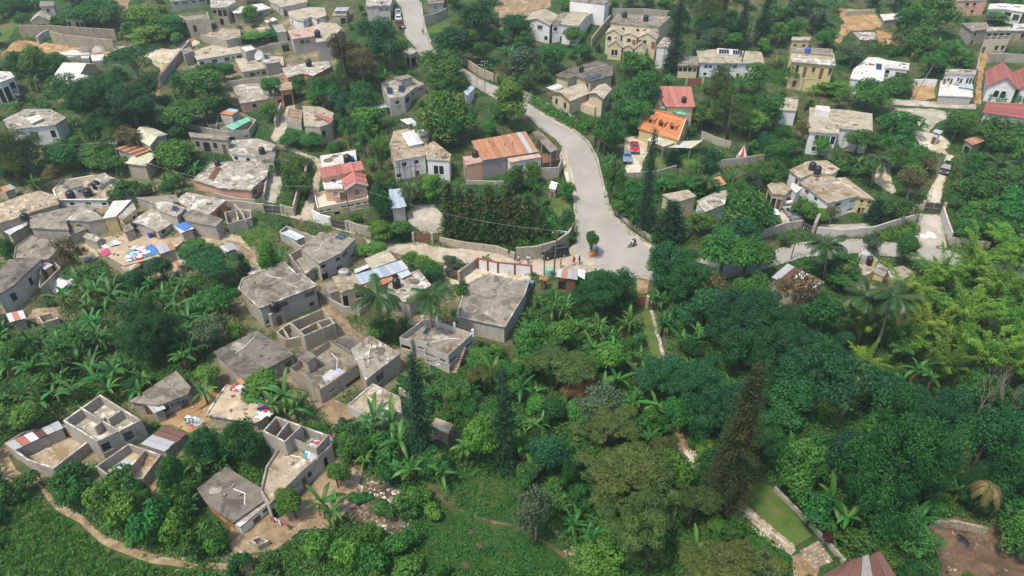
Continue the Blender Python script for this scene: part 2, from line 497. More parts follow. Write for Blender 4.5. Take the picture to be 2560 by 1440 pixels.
groundmat('meadow_mat', [(0.024, 0.070, 0.014), (0.04, 0.10, 0.02), (0.08, 0.10, 0.035)], [0.3, 0.2])
groundmat('concrete_yard', [(0.38, 0.35, 0.29), (0.46, 0.43, 0.37), (0.28, 0.255, 0.21)], [0.3, 0.2], bmp=0.2)
groundmat('asphalt_dark', [(0.24, 0.222, 0.19), (0.29, 0.27, 0.23), (0.20, 0.185, 0.16)], [0.4, 0.6], bmp=0.2)
def asphalt_mat():
 m, t, b, o = newmat('asphalt')
 p = worldpos(t)
 c = mix(t, ramp(t, noise(t, p, 0.12, 6, 0.6, 0.5), 0.35, 0.65), (0.29, 0.275, 0.245), (0.35, 0.332, 0.298))
 c = mix(t, math_n(t, 'MULTIPLY', ramp(t, noise(t, p, 0.9, 6, 0.7), 0.5, 0.75), 0.5), c, (0.24, 0.226, 0.2))
 c = mix(t, ramp(t, noise(t, p, 9.0, 3, 0.7), 0.55, 0.75), c, (0.21, 0.20, 0.18))
 c = mix(t, math_n(t, 'MULTIPLY', ramp(t, noise(t, p, 0.45, 9, 0.75, 1.5, (5, 9, 0)), 0.6, 0.72), 0.7), c, (0.42, 0.38, 0.31))
 t.links.new(c, b.inputs['Base Color'])
 b.inputs['Roughness'].default_value = 0.85
 b.inputs['Specular IOR Level'].default_value = 0.25
 bump(t, b, noise(t, p, 12, 3), 0.25, 0.02)
 MATS['asphalt'] = m
asphalt_mat()
# ------------------------------------------------------------------ the setting: ground, road, tracks, yards
def axis(lo, hi, step, far):
 a = list(np.arange(lo, hi + 1e-6, step))
 s = step
 while a[-1] < far: s *= 1.35; a.append(a[-1] + s)
 s = step
 while a[0] > -far: s *= 1.35; a.insert(0, a[0] - s)
 return np.array(a)
def build_ground():
 X, Y = axis(-180, 180, 1.6, 2200), axis(24, 262, 1.6, 2200)
 XX, YY = np.meshgrid(X, Y)
 ZZ = terr_np(XX, YY)
 nx, ny = len(X), len(Y)
 V = np.stack([XX.ravel(), YY.ravel(), ZZ.ravel()], 1)
 idx = np.arange(nx * ny).reshape(ny, nx)
 F = np.stack([idx[:-1, :-1].ravel(), idx[:-1, 1:].ravel(), idx[1:, 1:].ravel(), idx[1:, :-1].ravel()], 1)
 tag(put('ground', mesh_np('ground', V, F, MATS['ground_mat'], smooth=True)), kind='structure', label='green brown hillside ground under the village')
build_ground()
def inside(p, poly):
 c = False
 n = len(poly)
 for i in range(n):
  a, b = poly[i], poly[(i + 1) % n]
  if (a[1] > p[1]) != (b[1] > p[1]) and p[0] < (b[0] - a[0]) * (p[1] - a[1]) / (b[1] - a[1]) + a[0]: c = not c
 return c
NAREA = [0]
def area(name, label, pts, mat, dz=0.05, wob=0.35, screen=True, ground=True, step=2.0):
 """a sheet draped on the terrain; pts are picture points of its outline"""
 W = [hit(*p) for p in pts]
 out = []
 rnd = random.Random(len(pts) * 7 + int(pts[0][0]))
 for i, a in enumerate(W):
  b = W[(i + 1) % len(W)]
  n = max(1, int((b - a).length / 1.5))
  for k in range(n):
   q = a.lerp(b, k / n)
   w = wob if k or wob > 0.3 else 0
   out.append((q.x + rnd.uniform(-w, w), q.y + rnd.uniform(-w, w)))
 NAREA[0] += 1
 xs, ys = [p[0] for p in out], [p[1] for p in out]
 grid = []
 x = min(xs) + step / 2
 while x < max(xs):
  y = min(ys) + step / 2
  while y < max(ys):
   if inside((x, y), out): grid.append((x + rnd.uniform(-.2, .2), y + rnd.uniform(-.2, .2)))
   y += step
  x += step
 vs = [Vector(p) for p in out + grid]
 n = len(out)
 v2, e2, f2, *_ = delaunay_2d_cdt(vs, [(i, (i + 1) % n) for i in range(n)], [list(range(n))], 1, 1e-5)
 me = bpy.data.meshes.new(name)
 z = dz + 0.0015 * (NAREA[0] % 20)
 me.from_pydata([(p.x, p.y, terr(p.x, p.y) + z) for p in v2], [], f2)
 me.materials.append(MATS[mat])
 me.polygons.foreach_set('use_smooth', [True] * len(me.polygons))
 o = put(name, me)
 tag(o, label, kind='structure')
 if screen: mark_screen(pts)
 if ground: mark_ground([(p.x, p.y) for p in W])
 return o
area('settlement_ground', 'trodden tan earth between the houses at the upper left', [(420, 60), (600, 40), (860, 50), (850, 150), (830, 250), (600, 270), (440, 190)], 'dirt_pale', 0.02, 0.8, False, False, 2.5)
area('settlement_ground', 'trodden tan earth between the crowded houses at the left border', [(-10, 480), (200, 430), (640, 430), (650, 640), (480, 690), (200, 720), (-10, 800)], 'dirt_pale', 0.02, 0.8, False, False, 2.5)
area('settlement_ground', 'trodden tan earth between the slab houses in the middle', [(560, 700), (700, 640), (860, 560), (1100, 650), (1320, 690), (1300, 800), (1160, 850), (1010, 960), (840, 1060), (640, 1090), (420, 1080), (480, 930)], 'dirt_pale', 0.02, 0.8, False, False, 2.5)
area('settlement_ground', 'trodden earth around the unfinished block house', [(0, 1130), (140, 1030), (330, 970), (480, 1000), (470, 1200), (360, 1260), (140, 1230)], 'dirt_pale', 0.02, 0.8, False, False, 2.5)
ROAD_L = [(982, -6), (1003, 20), (1010, 58), (1012, 92), (1032, 112), (1048, 138), (1085, 160), (1150, 182), (1182, 214), (1216, 236), (1262, 256), (1312, 284), (1345, 318), (1385, 346), (1408, 372), (1420, 410), (1430, 460), (1441, 510), (1446, 560), (1440, 600), (1437, 640), (1490, 668), (1560, 690), (1640, 704), (1760, 700), (1860, 690), (1930, 668), (2010, 644), (2140, 634), (2290, 648), (2420, 672), (2580, 700)]
ROAD_R = [(1047, -6), (1052, 20), (1056, 50), (1064, 85), (1074, 108), (1090, 130), (1118, 150), (1160, 172), (1200, 198), (1236, 214), (1275, 232), (1310, 247), (1362, 286), (1432, 326), (1470, 360), (1490, 398), (1500, 440), (1511, 490), (1530, 540), (1570, 580), (1640, 628), (1700, 644), (1770, 650), (1860, 644), (1925, 628), (2006, 606), (2140, 598), (2295, 614), (2430, 636), (2580, 660)]
area('road', 'pale grey asphalt road winding down the hill to the junction', ROAD_L + ROAD_R[::-1], 'asphalt', 0.10, 0.0)
area('dirt_road', 'pale dirt road running left from the road junction', [(1440, 604), (1405, 640), (1340, 648), (1290, 640), (1190, 622), (1120, 622), (1040, 606), (980, 612), (930, 604), (880, 580), (800, 560), (740, 548), (660, 528), (600, 525), (560, 515), (562, 502), (640, 508), (742, 522), (770, 500), (778, 460), (794, 420), (778, 398), (740, 384), (700, 372), (676, 345), (690, 318), (705, 285), (720, 262), (738, 262), (732, 290), (712, 330), (706, 352), (760, 384), (802, 398), (806, 420), (798, 470), (784, 520), (786, 552), (830, 570), (905, 592), (925, 618), (1010, 640), (1090, 655), (1180, 660), (1270, 662), (1350, 690), (1420, 692), (1500, 676), (1600, 700), (1600, 690), (1440, 640)][:-2] + [(1500, 660)], 'pale_track', 0.06, 0.2)
area('driveway', 'concrete driveway with pale round patches below the black gate', [(2300, 535), (2352, 538), (2362, 572), (2366, 622), (2300, 618), (2284, 612), (2290, 570)], 'concrete_yard', 0.07, 0.1)
area('driveway', 'white concrete lane leading up past the black car', [(2308, 520), (2350, 520), (2362, 470), (2378, 415), (2384, 390), (2366, 385), (2345, 440), (2322, 480)], 'limestone', 0.07, 0.15)
area('yard', 'gravel forecourt by the grey shed', [(1018, 530), (1040, 512), (1085, 512), (1110, 540), (1112, 582), (1060, 585), (1024, 560)], 'concrete_yard', 0.06, 0.3)
area('parking_yard', 'pale gravel yard where the red car is parked', [(1562, 440), (1568, 400), (1560, 380), (1560, 345), (1600, 340), (1625, 375), (1606, 410), (1600, 440)], 'limestone', 0.06, 0.3)
area('lawn', 'mown lawn in front of the orange tiled house', [(1635, 430), (1640, 395), (1655, 382), (1730, 392), (1750, 410), (1690, 420)], 'lawn_mat', 0.05, 0.3)
area('lawn', 'short lawn behind the curved stone wall', [(1372, 520), (1385, 492), (1420, 495), (1430, 530), (1420, 580), (1390, 590)], 'lawn_mat', 0.05, 0.3)
area('lawn', 'long mown lawn at the edge of the dark wood', [(1832, 1240), (1880, 1200), (1924, 1215), (2030, 1340), (1990, 1366), (1965, 1362)], 'lawn_mat', 0.05, 0.25)
area('stone_path', 'stone paved path along the long lawn', [(1822, 1256), (1836, 1252), (1990, 1376), (1975, 1392)], 'concrete_yard', 0.06, 0.1)
area('patio', 'pink earth patio behind the chequered paving', [(1978, 1392), (2000, 1384), (2050, 1420), (2040, 1445), (1985, 1445)], 'dirt', 0.05, 0.2)
area('dirt_clearing', 'brown burnt clearing with scattered rubble', [(2318, 1310), (2400, 1300), (2470, 1315), (2575, 1330), (2575, 1450), (2350, 1450), (2330, 1380)], 'dirt_dark', 0.05, 0.6)
area('grass_path', 'grassy path beside the low stone wall', [(1600, 780), (1625, 775), (1640, 830), (1655, 900), (1662, 950), (1640, 960), (1625, 880)], 'lawn_mat', 0.05, 0.3)
area('footpath', 'brown dirt footpath winding through the cane field', [(90, 1206), (106, 1214), (150, 1262), (215, 1296), (270, 1344), (350, 1378), (430, 1398), (520, 1408), (600, 1410), (640, 1385), (620, 1440), (560, 1425), (420, 1414), (340, 1396), (255, 1360), (200, 1308), (140, 1276), (112, 1240)], 'dirt', 0.05, 0.2)
area('dirt_yard', 'bare tan earth in front of the orange walled house', [(580, 1320), (650, 1300), (700, 1270), (760, 1240), (800, 1180), (850, 1140), (900, 1170), (905, 1210), (880, 1260), (840, 1310), (760, 1330), (700, 1370), (640, 1385), (600, 1400), (570, 1360)], 'dirt', 0.05, 0.5)
area('dirt_yard', 'bare tan earth between the parapet house and the lower slab', [(780, 1010), (830, 1000), (862, 1012), (900, 1040), (925, 1062), (880, 1056), (840, 1060), (835, 1120), (830, 1050)], 'dirt', 0.05, 0.4)
area('rubbish_ground', 'earth strewn with pale rubbish below the banana plants', [(880, 1225), (950, 1200), (1000, 1230), (990, 1275), (1010, 1320), (960, 1330), (900, 1300), (870, 1270)], 'dirt_dark', 0.05, 0.5)
area('footpath', 'thin dirt footpath crossing the green meadow', [(1062, 1209), (1072, 1208), (1130, 1264), (1200, 1294), (1290, 1312), (1370, 1357), (1460, 1427), (1455, 1434), (1365, 1360), (1285, 1317), (1196, 1300), (1122, 1268)], 'dirt_dark', 0.05, 0.15, False)
area('dirt_yard', 'dirt passage with stones beside the unfinished rooms', [(800, 725), (830, 745), (850, 790), (900, 835), (930, 858), (880, 850), (845, 848), (836, 800), (800, 760)], 'dirt', 0.05, 0.3)
area('dirt_yard', 'ochre earth yard between the small slab house and the roof with people', [(440, 1030), (490, 990), (540, 960), (560, 1000), (520, 1060), (470, 1080), (430, 1060), (400, 1060)], 'dirt_orange', 0.05, 0.4)
area('dirt_yard', 'ochre earth mound below the unfinished block house', [(345, 1225), (372, 1205), (425, 1225), (410, 1262), (380, 1245)], 'dirt_orange', 0.05, 0.4)
area('dirt_yard', 'earth yard along the left border of the village', [(-6, 1220), (-6, 1130), (20, 1120), (30, 1180), (90, 1206), (60, 1230)], 'dirt', 0.05, 0.4)
area('dirt_yard', 'cluttered pale yard in the crowded left cluster', [(190, 620), (230, 600), (300, 590), (330, 575), (400, 600), (480, 590), (540, 570), (600, 590), (640, 640), (610, 640), (560, 612), (470, 625), (430, 690), (350, 690), (240, 640)], 'floor_tan', 0.05, 0.3)
area('dirt_yard', 'earth patch under the trees in the left banana grove', [(60, 800), (80, 770), (150, 765), (155, 800), (100, 812)], 'dirt', 0.05, 0.4)
area('footpath', 'tan footpath curving down beside the grassy knoll', [(560, 600), (600, 606), (640, 640), (660, 690), (640, 700), (622, 650), (590, 618)], 'dirt', 0.055, 0.2)
area('earthworks', 'orange earth cut below the stone retaining walls', [(-6, 150), (20, 122), (60, 100), (112, 108), (140, 108), (200, 122), (290, 130), (280, 146), (200, 140), (150, 136), (100, 130), (50, 132)], 'dirt_orange', 0.05, 0.5)
area('building_lot', 'white limestone lot beside the lane', [(360, 140), (380, 120), (440, 125), (460, 105), (480, 90), (500, 110), (470, 130), (420, 165), (400, 178), (385, 150)], 'limestone', 0.05, 0.6)
area('lane', 'ochre lane between the grey wall and the lot', [(380, 235), (400, 180), (455, 120), (478, 88), (490, 92), (468, 122), (415, 180), (396, 240)], 'dirt_orange', 0.06, 0.3)
area('dirt_slope', 'ochre bare slope around the small grey hut', [(2090, 20), (2180, 25), (2210, 60), (2180, 75), (2120, 80), (2100, 110), (2080, 100), (2110, 60)], 'dirt_orange', 0.05, 0.6)
area('dirt_slope', 'ochre bare bank right of the small grey hut', [(2190, 75), (2250, 85), (2290, 110), (2240, 115), (2195, 112)], 'dirt_orange', 0.05, 0.5)
area('sand_yard', 'yellow sand yard beside the white walled house', [(2275, 250), (2282, 212), (2335, 210), (2338, 246), (2310, 252)], 'dirt_orange', 0.05, 0.3)
area('lane', 'narrow ochre lane along the red roofed house', [(2436, 260), (2446, 160), (2458, 125), (2470, 140), (2458, 175), (2450, 262)], 'dirt_orange', 0.06, 0.2)
area('lane', 'grey lane behind the long cream slab', [(2228, 262), (2230, 248), (2345, 254), (2440, 262), (2440, 274), (2340, 270)], 'concrete_yard', 0.06, 0.2)
area('yard', 'pale concrete yard in front of the grey lane', [(2225, 290), (2240, 270), (2330, 272), (2385, 285), (2340, 310), (2320, 335), (2280, 300)], 'concrete_yard', 0.055, 0.3)
area('yard', 'white dusty yard among the thin trees', [(2180, 450), (2195, 395), (2210, 380), (2224, 420), (2240, 480), (2228, 486)], 'limestone', 0.05, 0.3)
area('yard', 'bright dusty yard behind the leafless bushes', [(2280, 330), (2330, 330), (2372, 350), (2366, 385), (2330, 380), (2300, 360)], 'limestone', 0.05, 0.5)
area('yard', 'paved car yard beside the big white house', [(1950, 545), (1950, 530), (1965, 520), (1990, 560), (2005, 568), (1965, 572)], 'concrete_yard', 0.06, 0.1)
area('yard', 'concrete yard between the big white house and its wall', [(2040, 575), (2052, 560), (2110, 562), (2175, 556), (2180, 570), (2100, 588), (2042, 590)], 'concrete_yard', 0.05, 0.1)
area('grass_bank', 'dry grass bank beside the upper road', [(1064, 92), (1062, 70), (1120, 55), (1130, 70), (1122, 80), (1080, 84)], 'lawn_mat', 0.04, 0.3)
area('dirt_slope', 'brown ploughed slope at the top of the hill', [(1245, 0), (1235, 20), (1250, 45), (1330, 40), (1380, 15), (1370, -10), (1250, -10)], 'dirt', 0.04, 0.6)
area('dirt_slope', 'bare earth on the slope among the weeds', [(286, -5), (330, -6), (320, 25), (300, 30)], 'dirt', 0.04, 0.5)
area('grass_bank', 'grassy slope at the upper left', [(-6, 110), (-6, 50), (30, 45), (60, 30), (75, 40), (40, 70), (20, 100)], 'lawn_mat', 0.04, 0.5)
area('knoll', 'grassy knoll beside the dirt road', [(560, 590), (600, 555), (650, 552), (680, 570), (700, 600), (650, 620), (600, 600)], 'lawn_mat', 0.04, 0.3, screen=True, ground=False)
area('meadow', 'bright green meadow between rubbish heap and pines', [(760, 1445), (700, 1400), (800, 1330), (1000, 1330), (1060, 1215), (1130, 1180), (1240, 1180), (1290, 1260), (1400, 1330), (1480, 1445)], 'meadow_mat', 0.03, 0.5, screen=True, ground=False)
area('cane_field', 'green field of young cane below the footpath', [(-8, 1445), (-8, 1235), (60, 1240), (120, 1262), (200, 1315), (260, 1368), (360, 1402), (470, 1424), (520, 1445)], 'meadow_mat', 0.03, 0.5, screen=True, ground=False)
area('terrace', 'concrete driveway with pale slabs near the white yard', [(660, 470), (668, 440), (700, 440), (705, 455), (690, 510), (665, 505)], 'concrete_yard', 0.05, 0.2)
area('yard', 'pale concrete ground behind the red framed wall', [(1110, 690), (1150, 665), (1200, 670), (1330, 690), (1325, 704), (1210, 692), (1160, 712), (1130, 712)], 'limestone', 0.05, 0.2)
area('yard', 'earth court in front of the terrace steps', [(1590, 700), (1625, 700), (1618, 735), (1592, 735)], 'dirt', 0.05, 0.2)
area('path', 'pale stony path in the dark wood', [(1690, 1150), (1700, 1110), (1685, 1060), (1690, 1040), (1710, 1080), (1718, 1125), (1745, 1150), (1720, 1160)], 'dirt', 0.05, 0.4)
for i, q in enumerate([[(1408, 380), (1416, 378), (1428, 420), (1438, 480), (1446, 540), (1444, 600), (1436, 604), (1438, 540), (1430, 480), (1418, 420)], [(1640, 622), (1572, 574), (1532, 532), (1512, 470), (1506, 470), (1524, 536), (1566, 580), (1634, 630)], [(1345, 650), (1400, 644), (1440, 636), (1500, 664), (1470, 668), (1420, 650)], [(1316, 252), (1366, 288), (1434, 328), (1430, 332), (1362, 292), (1312, 256)]]):
 area('road_edge', ['strip of pale dust along the inner kerb of the bend', 'strip of pale dust along the outer kerb of the bend', 'dusty apron where the dirt road meets the asphalt', 'dusty verge along the hedge side of the road'][i], q, 'pale_track', 0.112, 0.2)
# chequered paving, tile by tile
def paving():
 a, b, c, d = hit(1998, 1378), hit(2046, 1352), hit(2084, 1404), hit(2036, 1424)
 root = empty('chequered_paving', a, label='chequered patio of pale and ochre tiles beside the long lawn', cat='paving')
 root['kind'] = 'structure'
 tiles = {}
 for i in range(6):
  for j in range(6):
   def q(u, v):
    p = a.lerp(b, u).lerp(d.lerp(c, u), v); p.z = terr(p.x, p.y) + 0.07 + 0.01 * ((i * 3 + j * 5) % 4); return p - a
   u0, u1, v0, v1 = i / 6 + .008, (i + 1) / 6 - .008, j / 6 + .008, (j + 1) / 6 - .008
   m = MB()
   P4 = [q(u0, v0), q(u1, v0), q(u1, v1), q(u0, v1)]
   m.face(P4)
   for k in range(4):
    m.face([P4[k], P4[(k + 1) % 4], P4[(k + 1) % 4] - Vector((0, 0, .08)), P4[k] - Vector((0, 0, .08))])
   m.build('tile', MATS['slab_pale' if (i + j) % 2 else 'dirt'], root)
 mark_screen([(1998, 1378), (2046, 1352), (2084, 1404), (2036, 1424)]); mark_ground([a, b, c, d])
paving()
# ochre stones along the lawn path
def stones_along():
 a, b = hit(1836, 1262), hit(1975, 1380)
 root = empty('stone_edging', a, label='row of rough pale stones paving the path beside the lawn', cat='stone path')
 root['kind'] = 'structure'
 rnd = random.Random(3)
 n = 34
 protos = []
 for k in range(4):
  m = MB()
  m.lathe([(0, -.05), (.30, -.05), (.33, .05), (.22, .13), (0, .15)], 7)
  m.v = [(x * rnd.uniform(.8, 1.15), y * rnd.uniform(.7, 1.1), z) for x, y, z in m.v]
  protos.append(m.mesh('stone', MATS['slab_brown']))
 dirv = (b - a).normalized(); side = Vector((-dirv.y, dirv.x, 0))
 for i in range(n):
  for s in (-0.75, 0, 0.75):
   p = a.lerp(b, (i + rnd.uniform(.2, .8)) / n) + side * (s + rnd.uniform(-.1, .1))
   p.z = terr(p.x, p.y) + 0.08
   put('stone', protos[rnd.randrange(4)], root, p - a, rnd.uniform(0, 6), rnd.uniform(.6, .95))
stones_along()
def ribbon(name, label, pts, w, h, mat, lift=0.0, kind='structure', cat=None, group=None, follow=True):
 """a kerb or low wall that follows the ground along picture points"""
 W = [hit(*p) for p in pts]
 P = []
 for a, b in zip(W, W[1:]):
  n = max(1, int((b - a).length / 2.0))
  P += [a.lerp(b, k / n) for k in range(n)]
 P.append(W[-1])
 m = MB()
 top = []
 for i, p in enumerate(P):
  d = (P[min(i + 1, len(P) - 1)] - P[max(i - 1, 0)]); d.z = 0; d.normalize()
  s = Vector((-d.y, d.x, 0)) * w / 2
  z = terr(p.x, p.y) + lift
  top.append((Vector((p.x, p.y, z)), s))
 L = 0
 for i in range(len(top) - 1):
  (p, s), (q, r) = top[i], top[i + 1]
  l = (q - p).length
  up = Vector((0, 0, h)); dn = Vector((0, 0, -0.4 - lift))
  u0, u1 = L, L + l
  L = u1
  m.face([p - s + dn, q - r + dn, q - r + up, p - s + up], 0, [(u0, 0), (u1, 0), (u1, h + .4), (u0, h + .4)])
  m.face([q + r + dn, p + s + dn, p + s + up, q + r + up], 0, [(u1, 0), (u0, 0), (u0, h + .4), (u1, h + .4)])
  m.face([p - s + up, q - r + up, q + r + up, p + s + up], 0, [(u0, 0), (u1, 0), (u1, w), (u0, w)])
 (p, s) = top[0]; m.face([p + s + dn, p - s + dn, p - s + up, p + s + up])
 (p, s) = top[-1]; m.face([p - s + dn, p + s + dn, p + s + up, p - s + up])
 o = m.build(name, MATS[mat])
 tag(o, label, cat, group, kind)
 mark_ground([t[0] - t[1] * 1.5 for t in top] + [t[0] + t[1] * 1.5 for t in reversed(top)])
 n = len(top)
 scr = [proj(t[0].x, t[0].y, t[0].z) for t in top] + [proj(t[0].x, t[0].y, t[0].z + h) for t in reversed(top)]
 if h > 0.5: mark_screen(scr)
 return o
ribbon('kerb', 'white concrete kerb on the outer side of the road bend', [(1310, 244), (1362, 283), (1432, 323), (1472, 358), (1493, 398), (1503, 440), (1514, 490), (1533, 539), (1573, 578), (1642, 625)], 0.35, 0.16, 'concrete_yard', 0.1)
ribbon('kerb', 'pale concrete kerb on the inner side of the road bend', [(1405, 372), (1417, 410), (1427, 460), (1437, 510), (1441, 560), (1436, 600)], 0.3, 0.14, 'concrete_yard', 0.1)
ribbon('kerb', 'pale kerb along the upper road', [(1052, 8), (1058, 50), (1067, 85), (1077, 108)], 0.4, 0.2, 'concrete_yard', 0.1)
area('pavement', 'white concrete pavement on the inside of the bend', [(1404, 378), (1418, 412), (1428, 462), (1416, 455), (1408, 425), (1398, 390)], 'limestone', 0.12, 0.0)
# walls and fences (each run of wall is one thing)
def wall(label, pts, h, mat='block_grey', w=0.25, name='boundary_wall', cat='wall', lift=0.0, cap=None):
 o = ribbon(name, label, pts, w, h, mat, lift, None, cat)
 return o
WALLS = [
('curved stone retaining wall under the garden by the black car', [(1290, 652), (1340, 648), (1390, 634), (1420, 612), (1432, 590)], 2.6, 'block_tan', .35),
('low grey wall of the row behind the dirt road, below the cypresses', [(1100, 610), (1160, 622), (1240, 632), (1290, 650)], 1.4, 'block_tan', .3),
('grey wall on the outer side of the bend below the conifers', [(1535, 530), (1570, 566), (1632, 606)], 1.0, 'block_grey', .3),
('grey stone wall between hedge and upper road', [(1306, 240), (1345, 262), (1420, 300), (1445, 318)], 1.5, 'block_grey', .3),
('dark fence wall beside the upper road, left of the bend', [(1157, 160), (1200, 190), (1235, 205)], 2.0, 'block_tan', .3),
('long tan wall along the track left of the pink roofed house', [(770, 408), (768, 450), (748, 500), (738, 540)], 2.2, 'block_tan', .3),
('tan wall beside the dark gate at the track corner', [(565, 520), (610, 522), (664, 530)], 1.6, 'block_tan', .3),
('short tan wall right of the dark corner gate', [(704, 534), (738, 541)], 1.8, 'block_tan', .3),
('white garden wall in front of the pink roofed house', [(784, 548), (805, 560), (830, 566)], 2.0, 'plaster_white', .25),
('grey wall right of the gate of the pink roofed house', [(868, 574), (900, 586), (930, 592)], 2.0, 'block_grey', .3),
('red framed white wall along the dirt road', [(1196, 672), (1245, 682), (1328, 690)], 2.0, 'plaster_white', .25),
('low tan wall right of the brown garden gate', [(1148, 700), (1170, 685), (1194, 666)], 1.8, 'block_tan', .25),
('grey yard wall behind the open slab above the round tree', [(1000, 720), (1040, 690)], .6, 'block_grey', .2),
('grey wall beside the passage by the big flat slab', [(796, 742), (830, 765), (862, 782), (900, 790), (935, 768)], 1.3, 'block_grey', .25),
('long white boundary wall below the big white house', [(2038, 590), (2100, 596), (2180, 588), (2230, 572), (2288, 556)], 1.8, 'plaster_pale', .25),
('pale wall right of the patched driveway', [(2350, 540), (2362, 580), (2372, 606)], 2.0, 'plaster_pale', .25),
('grey wall running right from the patched driveway', [(2370, 612), (2420, 620), (2468, 625)], 1.6, 'block_grey', .3),
('brown wall left of the black driveway gate', [(2262, 535), (2300, 530)], 1.6, 'block_tan', .25),
('grey curved wall in front of the paved car yard', [(1895, 600), (1925, 590), (1960, 578), (2000, 572)], 1.8, 'block_grey', .3),
('tall stone gate pillar wall beside the paved car yard', [(2030, 588), (2040, 565)], 2.6, 'block_grey', .5),
('long grey wall at the end of the lawn right of the tiled house', [(1800, 420), (1850, 415), (1908, 405)], 1.8, 'block_grey', .25),
('grey wall behind the orange tiled house', [(1752, 345), (1790, 362), (1825, 372)], 1.6, 'block_grey', .25),
('grey wall below the lawn of the tiled house', [(1560, 444), (1600, 442), (1650, 436), (1690, 424)], 1.0, 'block_grey', .25),
('upper stone retaining wall of the left earthworks', [(56, 92), (134, 92), (215, 98), (296, 103)], 3.0, 'stone_wall', .5),
('lower stone retaining wall of the left earthworks', [(134, 105), (165, 114), (240, 122), (290, 127)], 2.8, 'stone_wall', .5),
('sloping concrete wall across the left earthworks', [(98, 112), (112, 100), (134, 90)], 2.0, 'plaster_grey', .4),
('grey wall along the ochre lane at the limestone lot', [(403, 215), (440, 165), (480, 118)], 2.0, 'block_grey', .3),
('low grey wall below the white gabled house yard', [(170, 152), (200, 152), (225, 150)], 1.4, 'block_grey', .3),
('grey wall left of the pink stained tower house', [(650, 134), (690, 124), (728, 118)], 1.6, 'block_grey', .3),
('curved grey wall of the track above the white slab house', [(690, 320), (698, 300), (706, 275)], 1.8, 'block_grey', .3),
('grey wall along the top of the upper road bank', [(1062, 62), (1090, 55), (1118, 42)], 2.4, 'block_grey', .3),
('long grey wall between two lots at the upper right', [(2110, 42), (2185, 36)], 1.4, 'block_tan', .3),
('mauve wall behind the red gabled roof', [(2466, 158), (2510, 155), (2570, 160)], 2.2, 'block_grey', .3),
('grey wall beside the narrow ochre lane', [(2436, 190), (2442, 160), (2448, 150)], 1.8, 'block_grey', .3),
('pale wall at the back of the sand yard', [(2278, 216), (2310, 214), (2338, 216)], 1.6, 'plaster_white', .3),
('grey wall behind the three tier row house', [(1530, 42), (1610, 42), (1680, 48)], 2.2, 'block_grey', .3),
('diagonal grey wall left of the three tier row house', [(1478, 118), (1498, 92), (1525, 60)], 2.4, 'block_tan', .3),
('low stone wall of the walled path in the plantation', [(1628, 782), (1645, 850), (1660, 905), (1670, 958), (1674, 972)], .5, 'slab_pale', .5),
('low wall along the long lawn in the dark wood', [(1935, 1225), (2000, 1290), (2080, 1375), (2110, 1410)], .6, 'block_grey', .3),
('broken grey wall behind the burnt clearing', [(2318, 1318), (2380, 1318), (2460, 1336)], 1.1, 'stone_wall', .3),
('white low wall at the edge of the stony terrace', [(1165, 460), (1240, 462), (1290, 460)], .8, 'block_grey', .3),
('grey wall below the pergola at the bend', [(1352, 448), (1395, 446), (1405, 420)], 2.4, 'block_grey', .3),
('grey boundary wall below the satellite dish house', [(568, 216), (640, 206), (706, 200)], 1.2, 'block_grey', .3),
('mossy grey wall left of the open slab garage', [(662, 505), (668, 470), (672, 445)], 1.4, 'block_grey', .3),
('grey wall above the banana strip left of the corner gate', [(540, 494), (600, 508), (640, 510)], 1.0, 'block_grey', .3),
('low block wall beside the lower dark slab', [(1000, 985), (1022, 1000), (1030, 1012)], 1.2, 'block_grey', .25),
('grey wall beneath the stained slab house with the orange wall', [(620, 575), (612, 555), (590, 530)], 1.8, 'block_grey', .25),
('white wall behind the tin roofed huts of the long cream slab', [(1955, 300), (1960, 260), (1990, 258)], 1.5, 'block_grey', .3),
]
for w_ in WALLS: wall(*w_[:3], mat=w_[3], w=w_[4])
